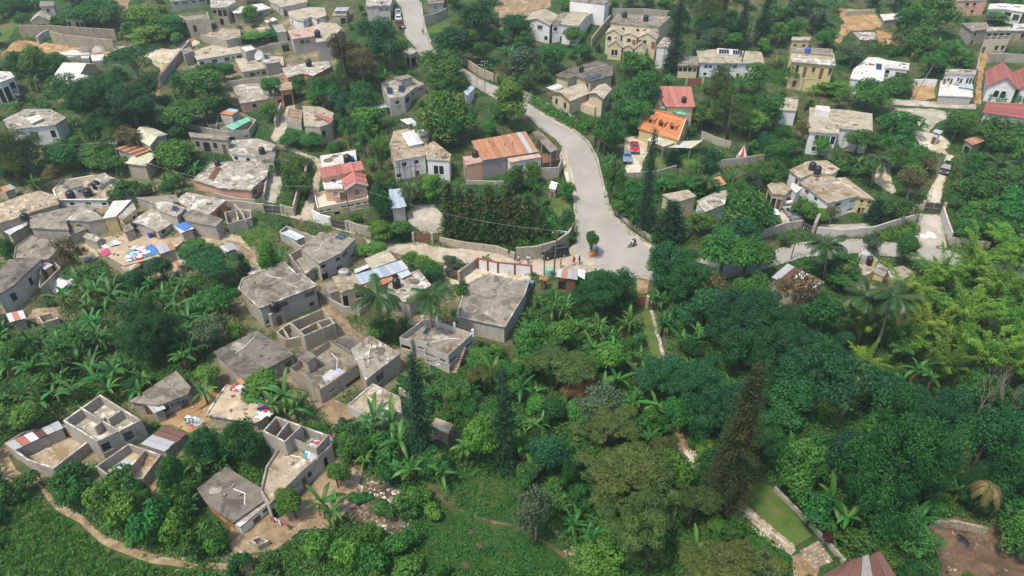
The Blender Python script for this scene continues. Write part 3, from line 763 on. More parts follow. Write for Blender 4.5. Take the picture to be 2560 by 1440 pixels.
# red frame posts on the white roadside wall
def red_frames():
 w = next(o for o in bpy.data.objects if o.get('label', '').startswith('red framed white wall'))
 pts = [hit(1196, 672), hit(1220, 677), hit(1245, 682), hit(1287, 686), hit(1328, 690)]
 for p in pts:
  m = MB(); z = terr(p.x, p.y)
  m.box(p.x - .16, p.y - .2, z - .3, p.x + .16, p.y + .2, z + 2.15)
  m.build('pillar', MATS['door_red'], w)
 m = MB()
 for a, b in zip(pts, pts[1:]):
  m.bar((a.x, a.y, terr(a.x, a.y) + 2.06), (b.x, b.y, terr(b.x, b.y) + 2.06), .32, .12)
 m.build('coping', MATS['door_red'], w)
red_frames()
def gate(label, a, b, h, mat, panels=2):
 a, b = hit(*a), hit(*b)
 root = empty('gate', a, 0, label, 'gate')
 d = b - a; d.z = 0; L = d.length; d.normalize()
 zb = min(terr(a.x, a.y), terr(b.x, b.y)) - .05
 rot = Matrix.Rotation(math.atan2(d.y, d.x), 4, 'Z')
 z0 = zb - a.z
 for i in range(panels):
  m = MB()
  x0, x1 = L * i / panels + .04, L * (i + 1) / panels - .04
  m.box(x0, -.03, z0 + .08, x1, .03, z0 + h, 0, rot)
  m.build('gate_leaf', MATS[mat], root)
  m = MB()
  for zz in (.15, h * .5, h - .06): m.box(x0, -.06, z0 + zz - .05, x1, -.032, z0 + zz + .05, 0, rot)
  k = x0
  while k < x1: m.box(k, -.055, z0 + .1, k + .05, -.033, z0 + h - .02, 0, rot); k += .35
  m.build('gate_frame', MATS['rust_iron'] if mat != 'gate_black' else MATS['grey_frame'], root)
 for x in (-.25, L + .25):
  m = MB(); m.box(x - .22, -.25, z0 - .3, x + .22, .25, z0 + h + .25, 0, rot)
  m.build('gate_pillar', MATS['block_tan'], root)
 mark_screen([proj(a.x, a.y, zb), proj(b.x, b.y, zb), proj(b.x, b.y, zb + h), proj(a.x, a.y, zb + h)])
gate('dark panelled gate at the dirt track corner', (664, 531), (704, 535), 1.7, 'gate_black')
gate('brown sliding gate below the cypress row', (1038, 606), (1078, 608), 1.9, 'gate_brown', 1)
gate('dark gate with red foot beside the pink roofed house', (832, 567), (866, 575), 1.8, 'gate_black')
gate('black double gate across the white lane', (2306, 530), (2350, 535), 2.2, 'gate_black')
gate('brown gate leading into the small walled garden', (1118, 692), (1146, 702), 1.8, 'gate_brown')
gate('dark red gate at the top of the plantation path', (1580, 764), (1612, 768), 2.0, 'door_red')
gate('dark red gate under the white long house', (1718, 212), (1752, 214), 1.6, 'door_red')
gate('maroon gate beside the upper road', (1222, 196), (1240, 206), 1.5, 'door_red', 1)
gate('rusty gate in the wall by the paved car yard', (2003, 572), (2028, 586), 1.6, 'gate_black')
# ------------------------------------------------------------------ houses
LAND = []          # landmarks for telling plants apart: (px, py, phrase)
def area2(p): return sum(p[i][0] * p[(i + 1) % len(p)][1] - p[(i + 1) % len(p)][0] * p[i][1] for i in range(len(p)))
def inset(poly, d):
 """offset a polygon inward by d (metres)"""
 n = len(poly)
 sg = 1 if area2(poly) > 0 else -1
 out = []
 for i in range(n):
  a, b, c = Vector(poly[i - 1][:2]), Vector(poly[i][:2]), Vector(poly[(i + 1) % n][:2])
  e1, e2 = (b - a).normalized(), (c - b).normalized()
  n1, n2 = Vector((-e1.y, e1.x)) * sg, Vector((-e2.y, e2.x)) * sg
  k = 1 + n1.dot(n2)
  if k < 0.25: q = b + n1 * d
  else: q = b + (n1 + n2) * (d / k)
  out.append((q.x, q.y))
 return out
WIN = {'w': (.95, .36, .76), 'W': (1.6, .34, .78), 'L': (2.4, .42, .74), 's': (.6, .5, .75), 'D': (.95, 0.01, .70), 'G': (0, 0.01, .74), 'a': (1.1, .34, .78), 'B': (0, .30, .84), 'R': (.95, 0.01, .70), 'P': (1.6, .34, .78)}
def wall_face(mb, A, B, zb, zt, holes, nin, m=0):
 """a wall from A to B with recessed openings; holes: (u0, u1, z0, z1)"""
 d = Vector((B[0] - A[0], B[1] - A[1], 0)); L = d.length
 if L < 1e-4: return
 d.normalize()
 us = sorted({0.0, L} | {h[0] for h in holes} | {h[1] for h in holes})
 zs = sorted({zb, zt} | {h[2] for h in holes} | {h[3] for h in holes})
 P = lambda u, z, k=0.0: Vector((A[0] + d.x * u + nin.x * k, A[1] + d.y * u + nin.y * k, z))
 if not holes:
  mb.face([P(0, zb), P(L, zb), P(L, zt), P(0, zt)], m, [(0, zb), (L, zb), (L, zt), (0, zt)])
  return
 for i in range(len(us) - 1):
  for j in range(len(zs) - 1):
   uc, zc = (us[i] + us[i + 1]) / 2, (zs[j] + zs[j + 1]) / 2
   if any(h[0] < uc < h[1] and h[2] < zc < h[3] for h in holes): continue
   u0, u1, z0, z1 = us[i], us[i + 1], zs[j], zs[j + 1]
   mb.face([P(u0, z0), P(u1, z0), P(u1, z1), P(u0, z1)], m, [(u0, z0), (u1, z0), (u1, z1), (u0, z1)])
 for u0, u1, z0, z1 in holes:
  k = .22
  mb.face([P(u0, z0), P(u0, z1), P(u0, z1, k), P(u0, z0, k)], m)
  mb.face([P(u1, z1), P(u1, z0), P(u1, z0, k), P(u1, z1, k)], m)
  mb.face([P(u0, z1), P(u1, z1), P(u1, z1, k), P(u0, z1, k)], m)
  mb.face([P(u1, z0), P(u0, z0), P(u0, z0, k), P(u1, z0, k)], m)
def opening(root, kind, A, d, nin, u0, u1, z0, z1, loc, wm):
 """the window or door that fills a hole"""
 def P(u, z, k): return Vector((A[0] + d.x * u + nin.x * k, A[1] + d.y * u + nin.y * k, z)) - loc
 m = MB()
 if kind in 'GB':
  m.face([P(u0, z0, .21), P(u1, z0, .21), P(u1, z1, .21), P(u0, z1, .21)], 0)  # near-black face paints in the shade of the room behind
  m.build('painted_dark_opening', MATS['painted_inside_shade'], root)
  if kind == 'B':
   m = MB()
   n = max(2, int((u1 - u0) / .3))
   for i in range(n + 1):
    u = u0 + (u1 - u0) * i / n
    m.bar(P(u, z0, .06), P(u, z0 + .85, .06), .06)
   m.bar(P(u0, z0 + .88, .06), P(u1, z0 + .88, .06), .1, .08)
   m.build('balustrade', MATS['white_paint'], root)
  return
 if kind in 'DR':
  m.face([P(u0 + .06, z0, .1), P(u1 - .06, z0, .1), P(u1 - .06, z1 - .06, .1), P(u0 + .06, z1 - .06, .1)], 0)
  for a, b in (((u0 + .03, z0), (u0 + .03, z1)), ((u1 - .03, z0), (u1 - .03, z1)), ((u0, z1 - .03), (u1, z1 - .03))):
   m.bar(P(a[0], a[1], .08), P(b[0], b[1], .08), .06, .1, 1)
  m.build('door', [MATS['door_red' if kind == 'R' else 'wood_brown'], MATS['grey_frame']], root)
  return
 fr = 1
 m.face([P(u0, z0, .14), P(u1, z0, .14), P(u1, z1, .14), P(u0, z1, .14)], 0)
 e = .035
 if kind == 'a':      # arched head: spandrels close the upper corners
  n = 6; r = (u1 - u0) / 2; zc = z1 - r
  for s in (0, 1):
   cu = u0 if s == 0 else u1
   arc = [(u0 + r - r * math.cos(math.pi / 2 * t / n), zc + r * math.sin(math.pi / 2 * t / n)) for t in range(n + 1)]
   if s: arc = [(2 * (u0 + r) - u, z) for u, z in arc]
   for q in range(n):
    m.face([P(cu, z1, .02), P(arc[q][0], arc[q][1], .02), P(arc[q + 1][0], arc[q + 1][1], .02)], 2)
 for a, b in (((u0, z0 + e), (u1, z0 + e)), ((u0, z1 - e), (u1, z1 - e)), ((u0 + e, z0), (u0 + e, z1)), ((u1 - e, z0), (u1 - e, z1))):
  m.bar(P(a[0], a[1], .11), P(b[0], b[1], .11), .07, .06, 1)
 nv = max(1, round((u1 - u0) / .8))
 for i in range(1, nv):
  u = u0 + (u1 - u0) * i / nv
  m.bar(P(u, z0, .11), P(u, z1, .11), .06, .05, 1)
 if kind in 'LWP':
  for i in range(1, 5):
   z = z0 + (z1 - z0) * i / 5
   m.bar(P(u0, z, .12), P(u1, z, .12), .03, .05, 1)
 w = m.build('window', [MATS['dark_glass'], MATS['grey_frame' if kind != 'P' else 'white_paint'], MATS[wm]], root)
 s = MB(); s.bar(P(u0 - .1, z0 - .04, -.03), P(u1 + .1, z0 - .04, -.03), .16, .08)
 s.build('sill', MATS[wm], w)
def sheets(root, quad, loc, mats, wid=1.0, th=.03, gap=0.015, corr=.03, seed=0, jit=0.1):
 """corrugated sheets, one by one, over a quad p0 p1 (eave) p2 p3 (top)"""
 p0, p1, p2, p3 = [Vector(p) for p in quad]
 rnd = random.Random(seed + int(p0.x * 10))
 n = max(1, round((p1 - p0).length / wid))
 nr = ((p1 - p0).cross(p3 - p0)).normalized()
 if nr.z < 0: nr = -nr
 for i in range(n):
  m = MB()
  lift = rnd.uniform(0, .03) + (.012 if i % 2 else 0)
  e0, e1 = rnd.uniform(-jit, jit), rnd.uniform(-jit, jit)
  K = 10
  prev = None
  for k in range(K + 1):
   u = (i + gap + (1 - 2 * gap) * k / K) / n
   a, b = p0.lerp(p1, u), p3.lerp(p2, u)
   dd = (b - a).normalized()
   o = nr * (lift + th + (corr if k % 2 else 0))
   a, b = a - dd * e0 + o - loc, b + dd * e1 + o - loc
   if prev: m.face([prev[0], a, b, prev[1]])
   prev = (a, b)
  m.build('roof_sheet', MATS[mats[i % len(mats)] if rnd.random() < .7 else rnd.choice(mats)], root)
def slab_poly(mb, P, th, loc, m=0, ms=None):
 """a slab with its own thickness over 3D corners P (top face)"""
 P = [Vector(p) - loc for p in P]
 lo = [p - Vector((0, 0, th)) for p in P]
 mb.face(P, m)
 mb.face(list(reversed(lo)), m)
 for i in range(len(P)):
  j = (i + 1) % len(P)
  mb.face([lo[i], lo[j], P[j], P[i]], m if ms is None else ms)
def house(label, blocks, name='house', cat='house', land=None):
 root = None
 zts = []
 for bi, B in enumerate(blocks):
  p, t = B['p'], B.get('t', 'flat')
  wm, rm = B.get('wm', 'block_grey'), B.get('rm', 'slab_grey')
  ov = B.get('ov', .3 if t in ('flat', 'gable', 'hip', 'shed', 'barrel') else 0.0)
  on = B.get('on')
  if on is not None:
   zb = zts[on][1] + B.get('dz', 0)
   zt = zb + B['h']
  elif 'b' in B:
   i, bx, by = B['b']
   G = hit(bx, by)
   dx, dy, dz = ray(*p[i])
   zt = CAMZ + dz * G.y / dy
  elif 'z' in B:
   zt = zts[B['z']][0] + B.get('dz', 0)
  else:
   q = hit(*p[0], B['h']); zt = q.z
  W = [onz(x, y, zt) for x, y in p]
  if on is None: zb = min(min(terr(w.x, w.y) for w in W) - .4, zt - 1.0)
  if root is None:
   c = sum(W, Vector()) / len(W)
   gz = terr(c.x, c.y)
   loc = Vector((c.x, c.y, gz if on is None else zb))
   root = empty(name, loc, 0, label, cat)
   if land: LAND.append((sum(a[0] for a in p) / len(p), sum(a[1] for a in p) / len(p), land))
  XY = [(w.x, w.y) for w in W]
  n = len(XY)
  sg = 1 if area2(XY) > 0 else -1
  body = inset(XY, ov) if ov else XY
  th = B.get('th', .2)
  ztw = zt - (th if t in ('flat',) else 0)
  if t in ('gable', 'hip', 'barrel', 'shed'): ztw = zt - .02
  mb = MB()
  floor = None
  op = B.get('op', {})
  for i in range(n):
   A, C = body[i], body[(i + 1) % n]
   d = Vector((C[0] - A[0], C[1] - A[1], 0)); L = d.length
   if L < .05: continue
   d.normalize()
   nin = Vector((-d.y, d.x, 0)) * sg
   holes = []
   if i in op and not B.get('columns'):
    rows = op[i].split('/')
    zg = zb if on is not None else max(min(terr(*A), terr(*C)) , zb)
    top = ztw - (B.get('par', .9) if t == 'parapet' else 0)
    sh = (top - zg) / len(rows)
    for r, row in enumerate(rows):
     z0 = top - (r + 1) * sh
     cw = L / len(row)
     for k, chh in enumerate(row):
      if chh in WIN:
       w_, a_, b_ = WIN[chh]
       w_ = min(w_ if w_ else cw * .8, cw * .85)
       u0, u1 = (k + .5) * cw - w_ / 2, (k + .5) * cw + w_ / 2
       h_ = (u0, u1, z0 + a_ * sh, z0 + b_ * sh)
       holes.append(h_)
       opening(root, chh, A, d, nin, *h_, loc, wm)
   if B.get('columns'):
    continue
   wall_face(mb, A, C, zb, ztw, holes, nin)
  mb.v = [(x - loc.x, y - loc.y, z - loc.z) for x, y, z in mb.v]
  if B.get('columns'):
   for i in range(n):
    A, C = body[i], body[(i + 1) % n]
    k = max(1, int(math.hypot(C[0] - A[0], C[1] - A[1]) / 3.5))
    for j in range(k):
     x, y = A[0] + (C[0] - A[0]) * j / k - loc.x, A[1] + (C[1] - A[1]) * j / k - loc.y
     c_ = MB(); c_.box(x - .13, y - .13, zb - loc.z, x + .13, y + .13, ztw - loc.z)
     c_.build('column', MATS[wm], root)
  rise = B.get('rise', 1.2)
  rb = MB()
  if t == 'flat':
   if B.get('sheet'):
    q = [W[k] for k in B.get('q', (0, 1, 2, 3))]
    sheets(root, q, loc, B['sheet'], B.get('sw', 1.0))
   else:
    slab_poly(rb, W, th, loc)
    if B.get('kerb', False):
     for i in range(n):
      a, b = W[i] - loc, W[(i + 1) % n] - loc
      rb.bar(a + Vector((0, 0, .06)), b + Vector((0, 0, .06)), .22, .16, 1)
   zts.append((zt, zt))
  elif t in ('parapet', 'open'):
   par = B.get('par', .9)
   zf = zt - par if t == 'parapet' else max(terr(*a) for a in XY) + .12
   if t == 'open' and 'fz' in B: zf = zt - B['fz']
   iw = B.get('wt', .2)
   inn = inset(XY, iw)
   for i in range(n):
    j = (i + 1) % n
    a, b, c, e = XY[i], XY[j], inn[j], inn[i]
    f = lambda q, z: Vector((q[0], q[1], z)) - loc
    mb.face([f(a, zt), f(b, zt), f(c, zt), f(e, zt)], 1)
    Lw = math.hypot(c[0] - e[0], c[1] - e[1])
    mb.face([f(c, zf - .05), f(e, zf - .05), f(e, zt), f(c, zt)], 0, [(Lw, zf), (0, zf), (0, zt), (Lw, zt)])
   inn2 = inset(XY, iw * .5)
   rb.face([(q[0] - loc.x, q[1] - loc.y, zf - loc.z) for q in inn2])
   for s0, s1 in B.get('iw', []):
    a, b = onz(*s0, zt), onz(*s1, zt)
    m2 = MB()
    d = (b - a).normalized(); s = Vector((-d.y, d.x, 0)) * .1
    hz = B.get('ih', 0.02)
    pr = [a + s, b + s, b - s, a - s]
    z1, z0 = zt - loc.z - hz, zf - loc.z - .05
    for i in range(4):
     q, r_ = pr[i] - loc, pr[(i + 1) % 4] - loc
     l_ = (r_ - q).length
     m2.face([(q.x, q.y, z0), (r_.x, r_.y, z0), (r_.x, r_.y, z1), (q.x, q.y, z1)], 0, [(0, z0), (l_, z0), (l_, z1), (0, z1)])
    m2.face([(q.x - loc.x, q.y - loc.y, z1) for q in pr], 1)
    m2.build('partition_wall', [MATS[wm], MATS['slab_pale']], root)
   zts.append((zt, zf))
  elif t in ('gable', 'hip', 'shed', 'barrel'):
   p0, p1, p2, p3 = W[:4]
   up = Vector((0, 0, rise))
   mats = B.get('sheet')
   if t == 'gable':       # ridge runs from the middle of 3-0 to the middle of 1-2
    r0, r1 = (p0 + p3) / 2 + up, (p1 + p2) / 2 + up
    qs = [(p0, p1, r1, r0), (p2, p3, r0, r1)]
    b_ = [Vector((q[0], q[1], zt)) for q in body]
    for (u, v, w_) in ((b_[3], b_[0], (b_[0] + b_[3]) / 2 + up * .96), (b_[1], b_[2], (b_[1] + b_[2]) / 2 + up * .96)):
     mb.face([u - loc, v - loc, w_ - loc])
   elif t == 'hip':
    k = B.get('k', .3)
    a, b = (p0 + p3) / 2, (p1 + p2) / 2
    r0, r1 = a.lerp(b, k) + up, a.lerp(b, 1 - k) + up
    qs = [(p0, p1, r1, r0), (p2, p3, r0, r1), (p1, p2, r1, r1), (p3, p0, r0, r0)]
   elif t == 'shed':      # edge 2-3 is the high one
    qs = [(p0, p1, p2 + up, p3 + up)]
    b_ = [Vector((q[0], q[1], zt)) for q in body]
    mb.face([b_[1] - loc, b_[2] - loc, b_[2] + up - loc]); mb.face([b_[3] - loc, b_[0] - loc, b_[3] + up - loc])
    mb.face([b_[2] - loc, b_[3] - loc, b_[3] + up - loc, b_[2] + up - loc])
   else:
    K = 9
    arc = [math.sin(math.pi * k / K) * rise for k in range(K + 1)]
    qs = []
    for k in range(K):
     z0, z1 = Vector((0, 0, arc[k])), Vector((0, 0, arc[k + 1]))
     qs.append((p0.lerp(p3, k / K) + z0, p1.lerp(p2, k / K) + z0, p1.lerp(p2, (k + 1) / K) + z1, p0.lerp(p3, (k + 1) / K) + z1))
    b_ = [Vector((q[0], q[1], zt)) for q in body]
    for (u, v) in ((b_[0], b_[3]), (b_[1], b_[2])):
     mb.face([u.lerp(v, k / K) + Vector((0, 0, arc[k] * .97)) - loc for k in range(K + 1)])
   for qi, q in enumerate(qs):
    q3 = list(q) if (q[2] - q[3]).length > 1e-4 else list(q[:3])
    if mats and len(q3) == 4:
     sheets(root, q3, loc, mats, B.get('sw', 1.0), seed=qi)
    elif mats:
     m3 = MB(); slab_poly(m3, [v + Vector((0, 0, .04)) for v in q3], .05, loc); m3.build('roof_sheet', MATS[mats[0]], root)
    elif B.get('tiles'):
     a, b, c, e = q3 if len(q3) == 4 else (q3 + [q3[2]])
     nt_ = max(3, int((e - a).length / .42))
     for k in range(nt_):
      u0, u1 = k / nt_, (k + 1) / nt_
      m3 = MB()
      lo = Vector((0, 0, .09)); hi = Vector((0, 0, .02))
      A0, A1, B1, B0 = a.lerp(e, u0) + lo, b.lerp(c, u0) + lo, b.lerp(c, u1) + hi, a.lerp(e, u1) + hi
      m3.face([v - loc for v in (A0, A1, B1, B0)])
      m3.face([v - loc for v in (A0 - lo, A1 - lo, A1, A0)])
      m3.build('tile_course', MATS[rm], root)
    else:
     slab_poly(rb, q3, .13, loc)
   if t in ('gable', 'hip') and (mats or B.get('tiles')):
    cp = MB(); cp.bar(r0 + Vector((0, 0, .1)) - loc, r1 + Vector((0, 0, .1)) - loc, .35, .06)
    cp.build('ridge_cap', MATS[(mats or [rm])[0]], root)
   if t == 'gable' and (mats or B.get('tiles') or B.get('fascia')):
    fb = MB()
    for (u, v, w_) in ((p0, r0, p3), (p1, r1, p2)):
     fb.bar(u - loc, v - loc, .08, .25); fb.bar(v - loc, w_ - loc, .08, .25)
    fb.build('bargeboard', MATS[B.get('fm', 'white_paint')], root)
   zts.append((zt, zt + rise))
  if t in ('flat', 'parapet') and rb.f and abs(area2(XY)) > 50 and not B.get('columns'):
   rn = random.Random(label + str(bi)); zf_ = zts[-1][1] + .01 - loc.z
   cx, cy = sum(q[0] for q in XY) / n - loc.x, sum(q[1] for q in XY) / n - loc.y
   inr = inset(XY, .8)
   def at(u, v):
    k = int(u * n) % n; f = u * n - int(u * n); a, b = inr[k], inr[(k + 1) % n]
    x, y = a[0] + (b[0] - a[0]) * f - loc.x, a[1] + (b[1] - a[1]) * f - loc.y
    return Vector((x + (cx - x) * v, y + (cy - y) * v, zf_))
   for k in range(rn.randint(1, 3)):
    pp = at(rn.random(), rn.uniform(.1, .7)); s_ = rn.uniform(.5, 1.3); m2 = MB(); a0 = rn.uniform(0, 3); th_ = .02 + .015 * k
    pl = [(pp.x + s_ * rn.uniform(.6, 1.2) * math.cos(a0 + j * 1.05), pp.y + s_ * rn.uniform(.5, 1) * math.sin(a0 + j * 1.05)) for j in range(6)]
    m2.prism(pl, zf_ - .05, zf_ + th_); m2.build('roof_patch', MATS[rn.choice(['slab_dark', 'slab_grey', 'slab_brown', 'slab_dark', 'slab_pale'])], root)
   if rn.random() < .6:
    m2 = MB(); a, b = at(rn.random(), .1), at(rn.random(), rn.uniform(.3, .9)); c_ = a.lerp(b, .5) + Vector((rn.uniform(-.6, .6), rn.uniform(-.6, .6), 0)); o_ = Vector((0, 0, .06))
    m2.bar(a + o_, c_ + o_, .07); m2.bar(c_ + o_, b + o_, .07); m2.build('pipe', MATS['white_paint'], root)
   if rn.random() < .6:
    for k in range(rn.randint(1, 4)):
     pp = at((k + .5) / 5 + .02, 0); m2 = MB()
     for dx in (-.07, .07): m2.bar(pp + Vector((dx, dx, -.1)), pp + Vector((dx * 1.4, dx, rn.uniform(.5, 1.1))), .035)
     m2.build('rebar', MATS['rust_iron'], root)
   for k in range(rn.randint(0, 4)):
    pp = at(rn.random(), rn.uniform(0, .8)); m2 = MB(); T_ = Matrix.Translation(pp) @ Matrix.Rotation(rn.uniform(0, 3), 4, 'Z')
    m2.box(-.2, -.1, -.02, .2, .1, .19, 0, T_); m2.build('concrete_block', MATS['slab_grey'], root)
  if mb.f: mb.build('wall', [MATS[wm], MATS[B.get('cap', 'slab_pale')]], root)
  if rb.f: rb.build('floor' if t == 'open' else 'roof', [MATS[rm], MATS[B.get('cap', 'slab_pale')]], root)
  # what this block covers in the picture and on the ground
  topz = zt + (rise if t in ('gable', 'hip', 'shed', 'barrel') else 0)
  mark_screen(p)
  if t in ('gable', 'hip', 'shed', 'barrel'): mark_screen([proj(w.x, w.y, topz) for w in W])
  for i in range(n):
   a, b = W[i], W[(i + 1) % n]
   za, zb2 = terr(a.x, a.y), terr(b.x, b.y)
   mark_screen([proj(a.x, a.y, zt), proj(b.x, b.y, zt), proj(b.x, b.y, max(zb2, zb)), proj(a.x, a.y, max(za, zb))])
  mark_ground(inset(XY, -.5))
  B['_W'], B['_zt'], B['_zf'] = W, zt, zts[-1][1]
 root['_n'] = len(blocks)
 del root['_n']
 return root
def bk(p, **k): k['p'] = p; return k
HOUSES = {}
def HS(key, label, *blocks, **kw): HOUSES[key] = (house(label, list(blocks), **kw), blocks)
# roof outlines are picture points; b = (corner index, x, y of the wall foot below it)
# ---- lower left: unfinished block houses and the orange walled house
HS('orange','grey slab house with orange side wall and pale front, lowest in the village',
bk([(491,1222),(564,1166),(662,1225),(668,1246),(581,1308),(516,1258)],b=(4,585,1336),wm='plaster_orange',rm='slab_dark',ov=.25,op={4:'.w.',3:'.P'}),
bk([(668,1246),(678,1252),(600,1318),(581,1308)],z=0,dz=-.35,wm='plaster_white',rm='slab_pale',ov=.1,op={1:'wD.',0:'.'}),land='the orange walled house')
HS('strip','long grey terrace house with roofless upper rooms and laundry on its roof',
bk([(650,1226),(664,1166),(708,1100),(690,1042),(822,1090),(830,1112),(748,1184),(672,1262)],b=(5,832,1150),t='parapet',par=.35,wm='plaster_grey',rm='slab_brown',wt=.18,
 op={5:'.G.PwD',6:'P.G'}),
bk([(690,1040),(755,1064),(712,1106),(656,1078)],on=0,h=2.3,t='open',wm='block_grey',rm='slab_grey',iw=[((722,1052),(690,1092))]),
bk([(755,1064),(822,1088),(790,1122),(726,1096)],on=0,h=1.5,t='open',wm='block_grey',rm='slab_brown'),land='the long terrace house')
HS('unfin','large unfinished grey block house with roofless rooms',
bk([(10,1108),(60,1078),(155,1060),(232,1096),(133,1172),(66,1150)],b=(4,140,1196),t='open',fz=1.5,wm='block_grey',rm='slab_brown',wt=.22,iw=[((75,1088),(150,1066))]),
bk([(157,1052),(250,986),(354,1050),(242,1104)],b=(3,252,1150),t='open',fz=1.4,wm='block_grey',rm='slab_pale',wt=.22,
 iw=[((200,1018),(300,1078)),((262,1042),(236,1068)),((306,1022),(270,1046))],op={2:'.W.w'}),
bk([(238,1166),(322,1108),(403,1136),(358,1196),(290,1206)],b=(3,358,1218),t='open',fz=1.3,wm='block_grey',rm='floor_tan',wt=.2,iw=[((364,1122),(322,1170))]),
bk([(14,1108),(36,1126),(160,1070),(146,1052)],z=0,dz=.25,wm='block_grey',sheet=['tin_silver','tin_red','tin_white','tin_brown','tin_silver'],sw=1.0,q=(0,3,2,1),ov=.2),land='the unfinished block house')
HS('patch','small shed roofed with red and silver tin strips beside the unfinished house',
bk([(350,1110),(411,1130),(470,1084),(412,1064)],b=(1,413,1152),t='flat',wm='block_grey',sheet=['tin_silver','tin_red','tin_white','tin_brown'],sw=.8,q=(0,3,2,1)),name='shed',cat='shed',land='the tin strip shed')
HS('smallslab','small low grey slab house with tin porch and laundry line',
bk([(322,1004),(440,926),(478,968),(470,986),(394,1014)],b=(3,474,1016),wm='block_grey',rm='slab_grey',ov=.25,op={3:'D.w',4:'D'}),
bk([(366,1012),(400,1004),(416,1022),(384,1034)],h=2.0,t='flat',wm='block_grey',sheet=['tin_silver','tin_white'],sw=.6,q=(0,1,2,3)),land='the small slab house with laundry')
HS('peoplehouse','flat sandy roof slab with people and clothes on it',
bk([(540,1000),(566,964),(644,980),(692,1026),(640,1058),(516,1038)],b=(4,640,1080),wm='block_tan',rm='floor_tan',ov=.15,kerb=True,op={3:'D.'}),land='the sandy roof with people')
# ---- lower middle
HS('dark44','wide dark grey slab house with blotched roof',
bk([(532,880),(641,826),(737,886),(612,950)],b=(2,735,920),wm='block_grey',rm='slab_dark',ov=.2,op={2:'w.w.'}),land='the wide dark slab house')
HS('parapet','grey parapet house with red door stair hut on its roof',
bk([(723,920),(824,849),(905,904),(799,976)],b=(3,799,1010),t='parapet',par=1.0,wm='block_tan',rm='slab_grey',wt=.18,cap='slab_dark',op={2:'.w/G.',3:'../.G'}),
bk([(739,886),(758,868),(792,890),(768,908)],on=0,h=2.0,wm='block_tan',rm='slab_dark',ov=.12,op={2:'.',3:'.R'}),land='the parapet house')
HS('pale46','pale new concrete slab house with rebar stubs behind the parapet house',
bk([(876,873),(925,838),(1002,883),(914,950)],b=(2,999,926),wm='block_tan',rm='slab_pale',ov=.1,op={2:'..W.'}),land='the pale slab house')
HS('mid46','low mottled grey slab tucked behind the parapet house',
bk([(838,849),(871,833),(900,855),(876,873)],h=2.5,wm='block_grey',rm='slab_dark',ov=.1))
HS('low47','low dark stained slab with raised rim beside the tall conifer',
bk([(868,1012),(932,958),(1000,992),(1006,1032),(945,1058)],h=2.0,t='parapet',par=.2,wm='plaster_grey',rm='slab_brown',wt=.2,op={0:'W.W.'}),land='the low stained slab')
HS('hut48','tiny tan slab hut in the banana trees',
bk([(1075,1062),(1090,1044),(1134,1060),(1120,1086)],h=2.2,wm='block_tan',rm='slab_brown',ov=.15,op={2:'D'}),name='hut',cat='hut',land='the tiny hut')
HS('terrace43','pale grey house with notched parapet, roof terrace and white posts',
bk([(998,843),(1057,799),(1092,801),(1182,833),(1121,888),(1059,863),(1067,857),(1034,845),(1027,852)],b=(4,1126,934),t='parapet',par=.9,wm='plaster_grey',rm='slab_grey',wt=.15,cap='slab_pale',
 op={8:'G/.',7:'.',6:'w/.',5:'.',4:'wW/.W',3:'W.W/W.G'}),land='the notched parapet house')
HS('big36','big grey two storey house with wide blotched flat roof and annex',
bk([(597,722),(607,698),(710,656),(742,687),(753,684),(793,715),(649,771)],b=(5,797,768),wm='block_grey',rm='slab_grey',ov=.2,kerb=True,op={5:'W.W./w..W',6:'.w./...'}),
bk([(655,776),(697,759),(712,770),(676,788)],b=(3,682,822),wm='block_grey',rm='slab_grey',ov=.1,op={3:'.',2:'D'}),land='the big flat roofed house')
HS('rooms37','roofless block rooms beside the big flat roofed house',
bk([(724,806),(808,770),(838,808),(760,840)],b=(2,843,846),t='open',fz=1.7,wm='block_tan',rm='dirt',wt=.2,iw=[((750,826),(792,804)),((792,804),(806,822)),((792,804),(829,794))]),
bk([(690,830),(724,806),(760,840),(712,850)],h=1.6,t='open',wm='block_tan',rm='dirt',wt=.2,iw=[((706,818),(722,844))]),name='ruin',cat='ruin',land='the roofless block rooms')
HS('solar35','two storey grey house with solar panel, roof cut to a point',
bk([(750,622),(800,580),(845,584),(889,597),(853,632),(797,660)],b=(4,856,676),wm='plaster_grey',rm='slab_grey',ov=.1,op={3:'.W/W.',4:'w.w/W.G'}),
bk([(722,636),(752,620),(797,658),(760,690)],h=1.8,t='open',fz=1.4,wm='block_grey',rm='slab_pale',wt=.2),land='the solar panel house')
HS('hut34','low roofless hut with a blue white tin sheet inside its walls',
bk([(698,578),(716,564),(790,592),(752,618)],h=1.7,t='open',wm='block_grey',rm='floor_tan',wt=.2),
bk([(702,584),(724,574),(764,592),(742,602)],h=2.0,wm='block_grey',sheet=['tin_blue','tin_white'],sw=.9,q=(0,1,2,3),ov=.2),name='hut',cat='hut')
HS('slab38','small cream slab roof behind the tin roofed house',
bk([(910,647),(970,623),(992,650),(930,672)],h=3.0,wm='block_grey',rm='slab_cream',ov=.15))
HS('tin39','house roofed with blue grey and rusty tin sheets',
bk([(882,690),(1004,650),(1022,672),(900,714)],h=3.0,wm='block_grey',sheet=['tin_blue','tin_silver'],sw=1.0,q=(0,1,2,3)),
bk([(896,706),(970,678),(986,700),(910,730)],h=2.8,wm='block_grey',sheet=['tin_rust','tin_rust','tin_orange'],sw=1.0,q=(0,1,2,3)),
bk([(984,676),(1012,664),(1030,686),(1004,698)],h=3.1,wm='block_grey',sheet=['tin_blue','tin_silver'],sw=1.0,q=(0,1,2,3)),
bk([(884,674),(924,660),(926,668),(888,684)],h=2.6,wm='block_grey',sheet=['tin_white'],sw=1.2),land='the blue tin roofed house')
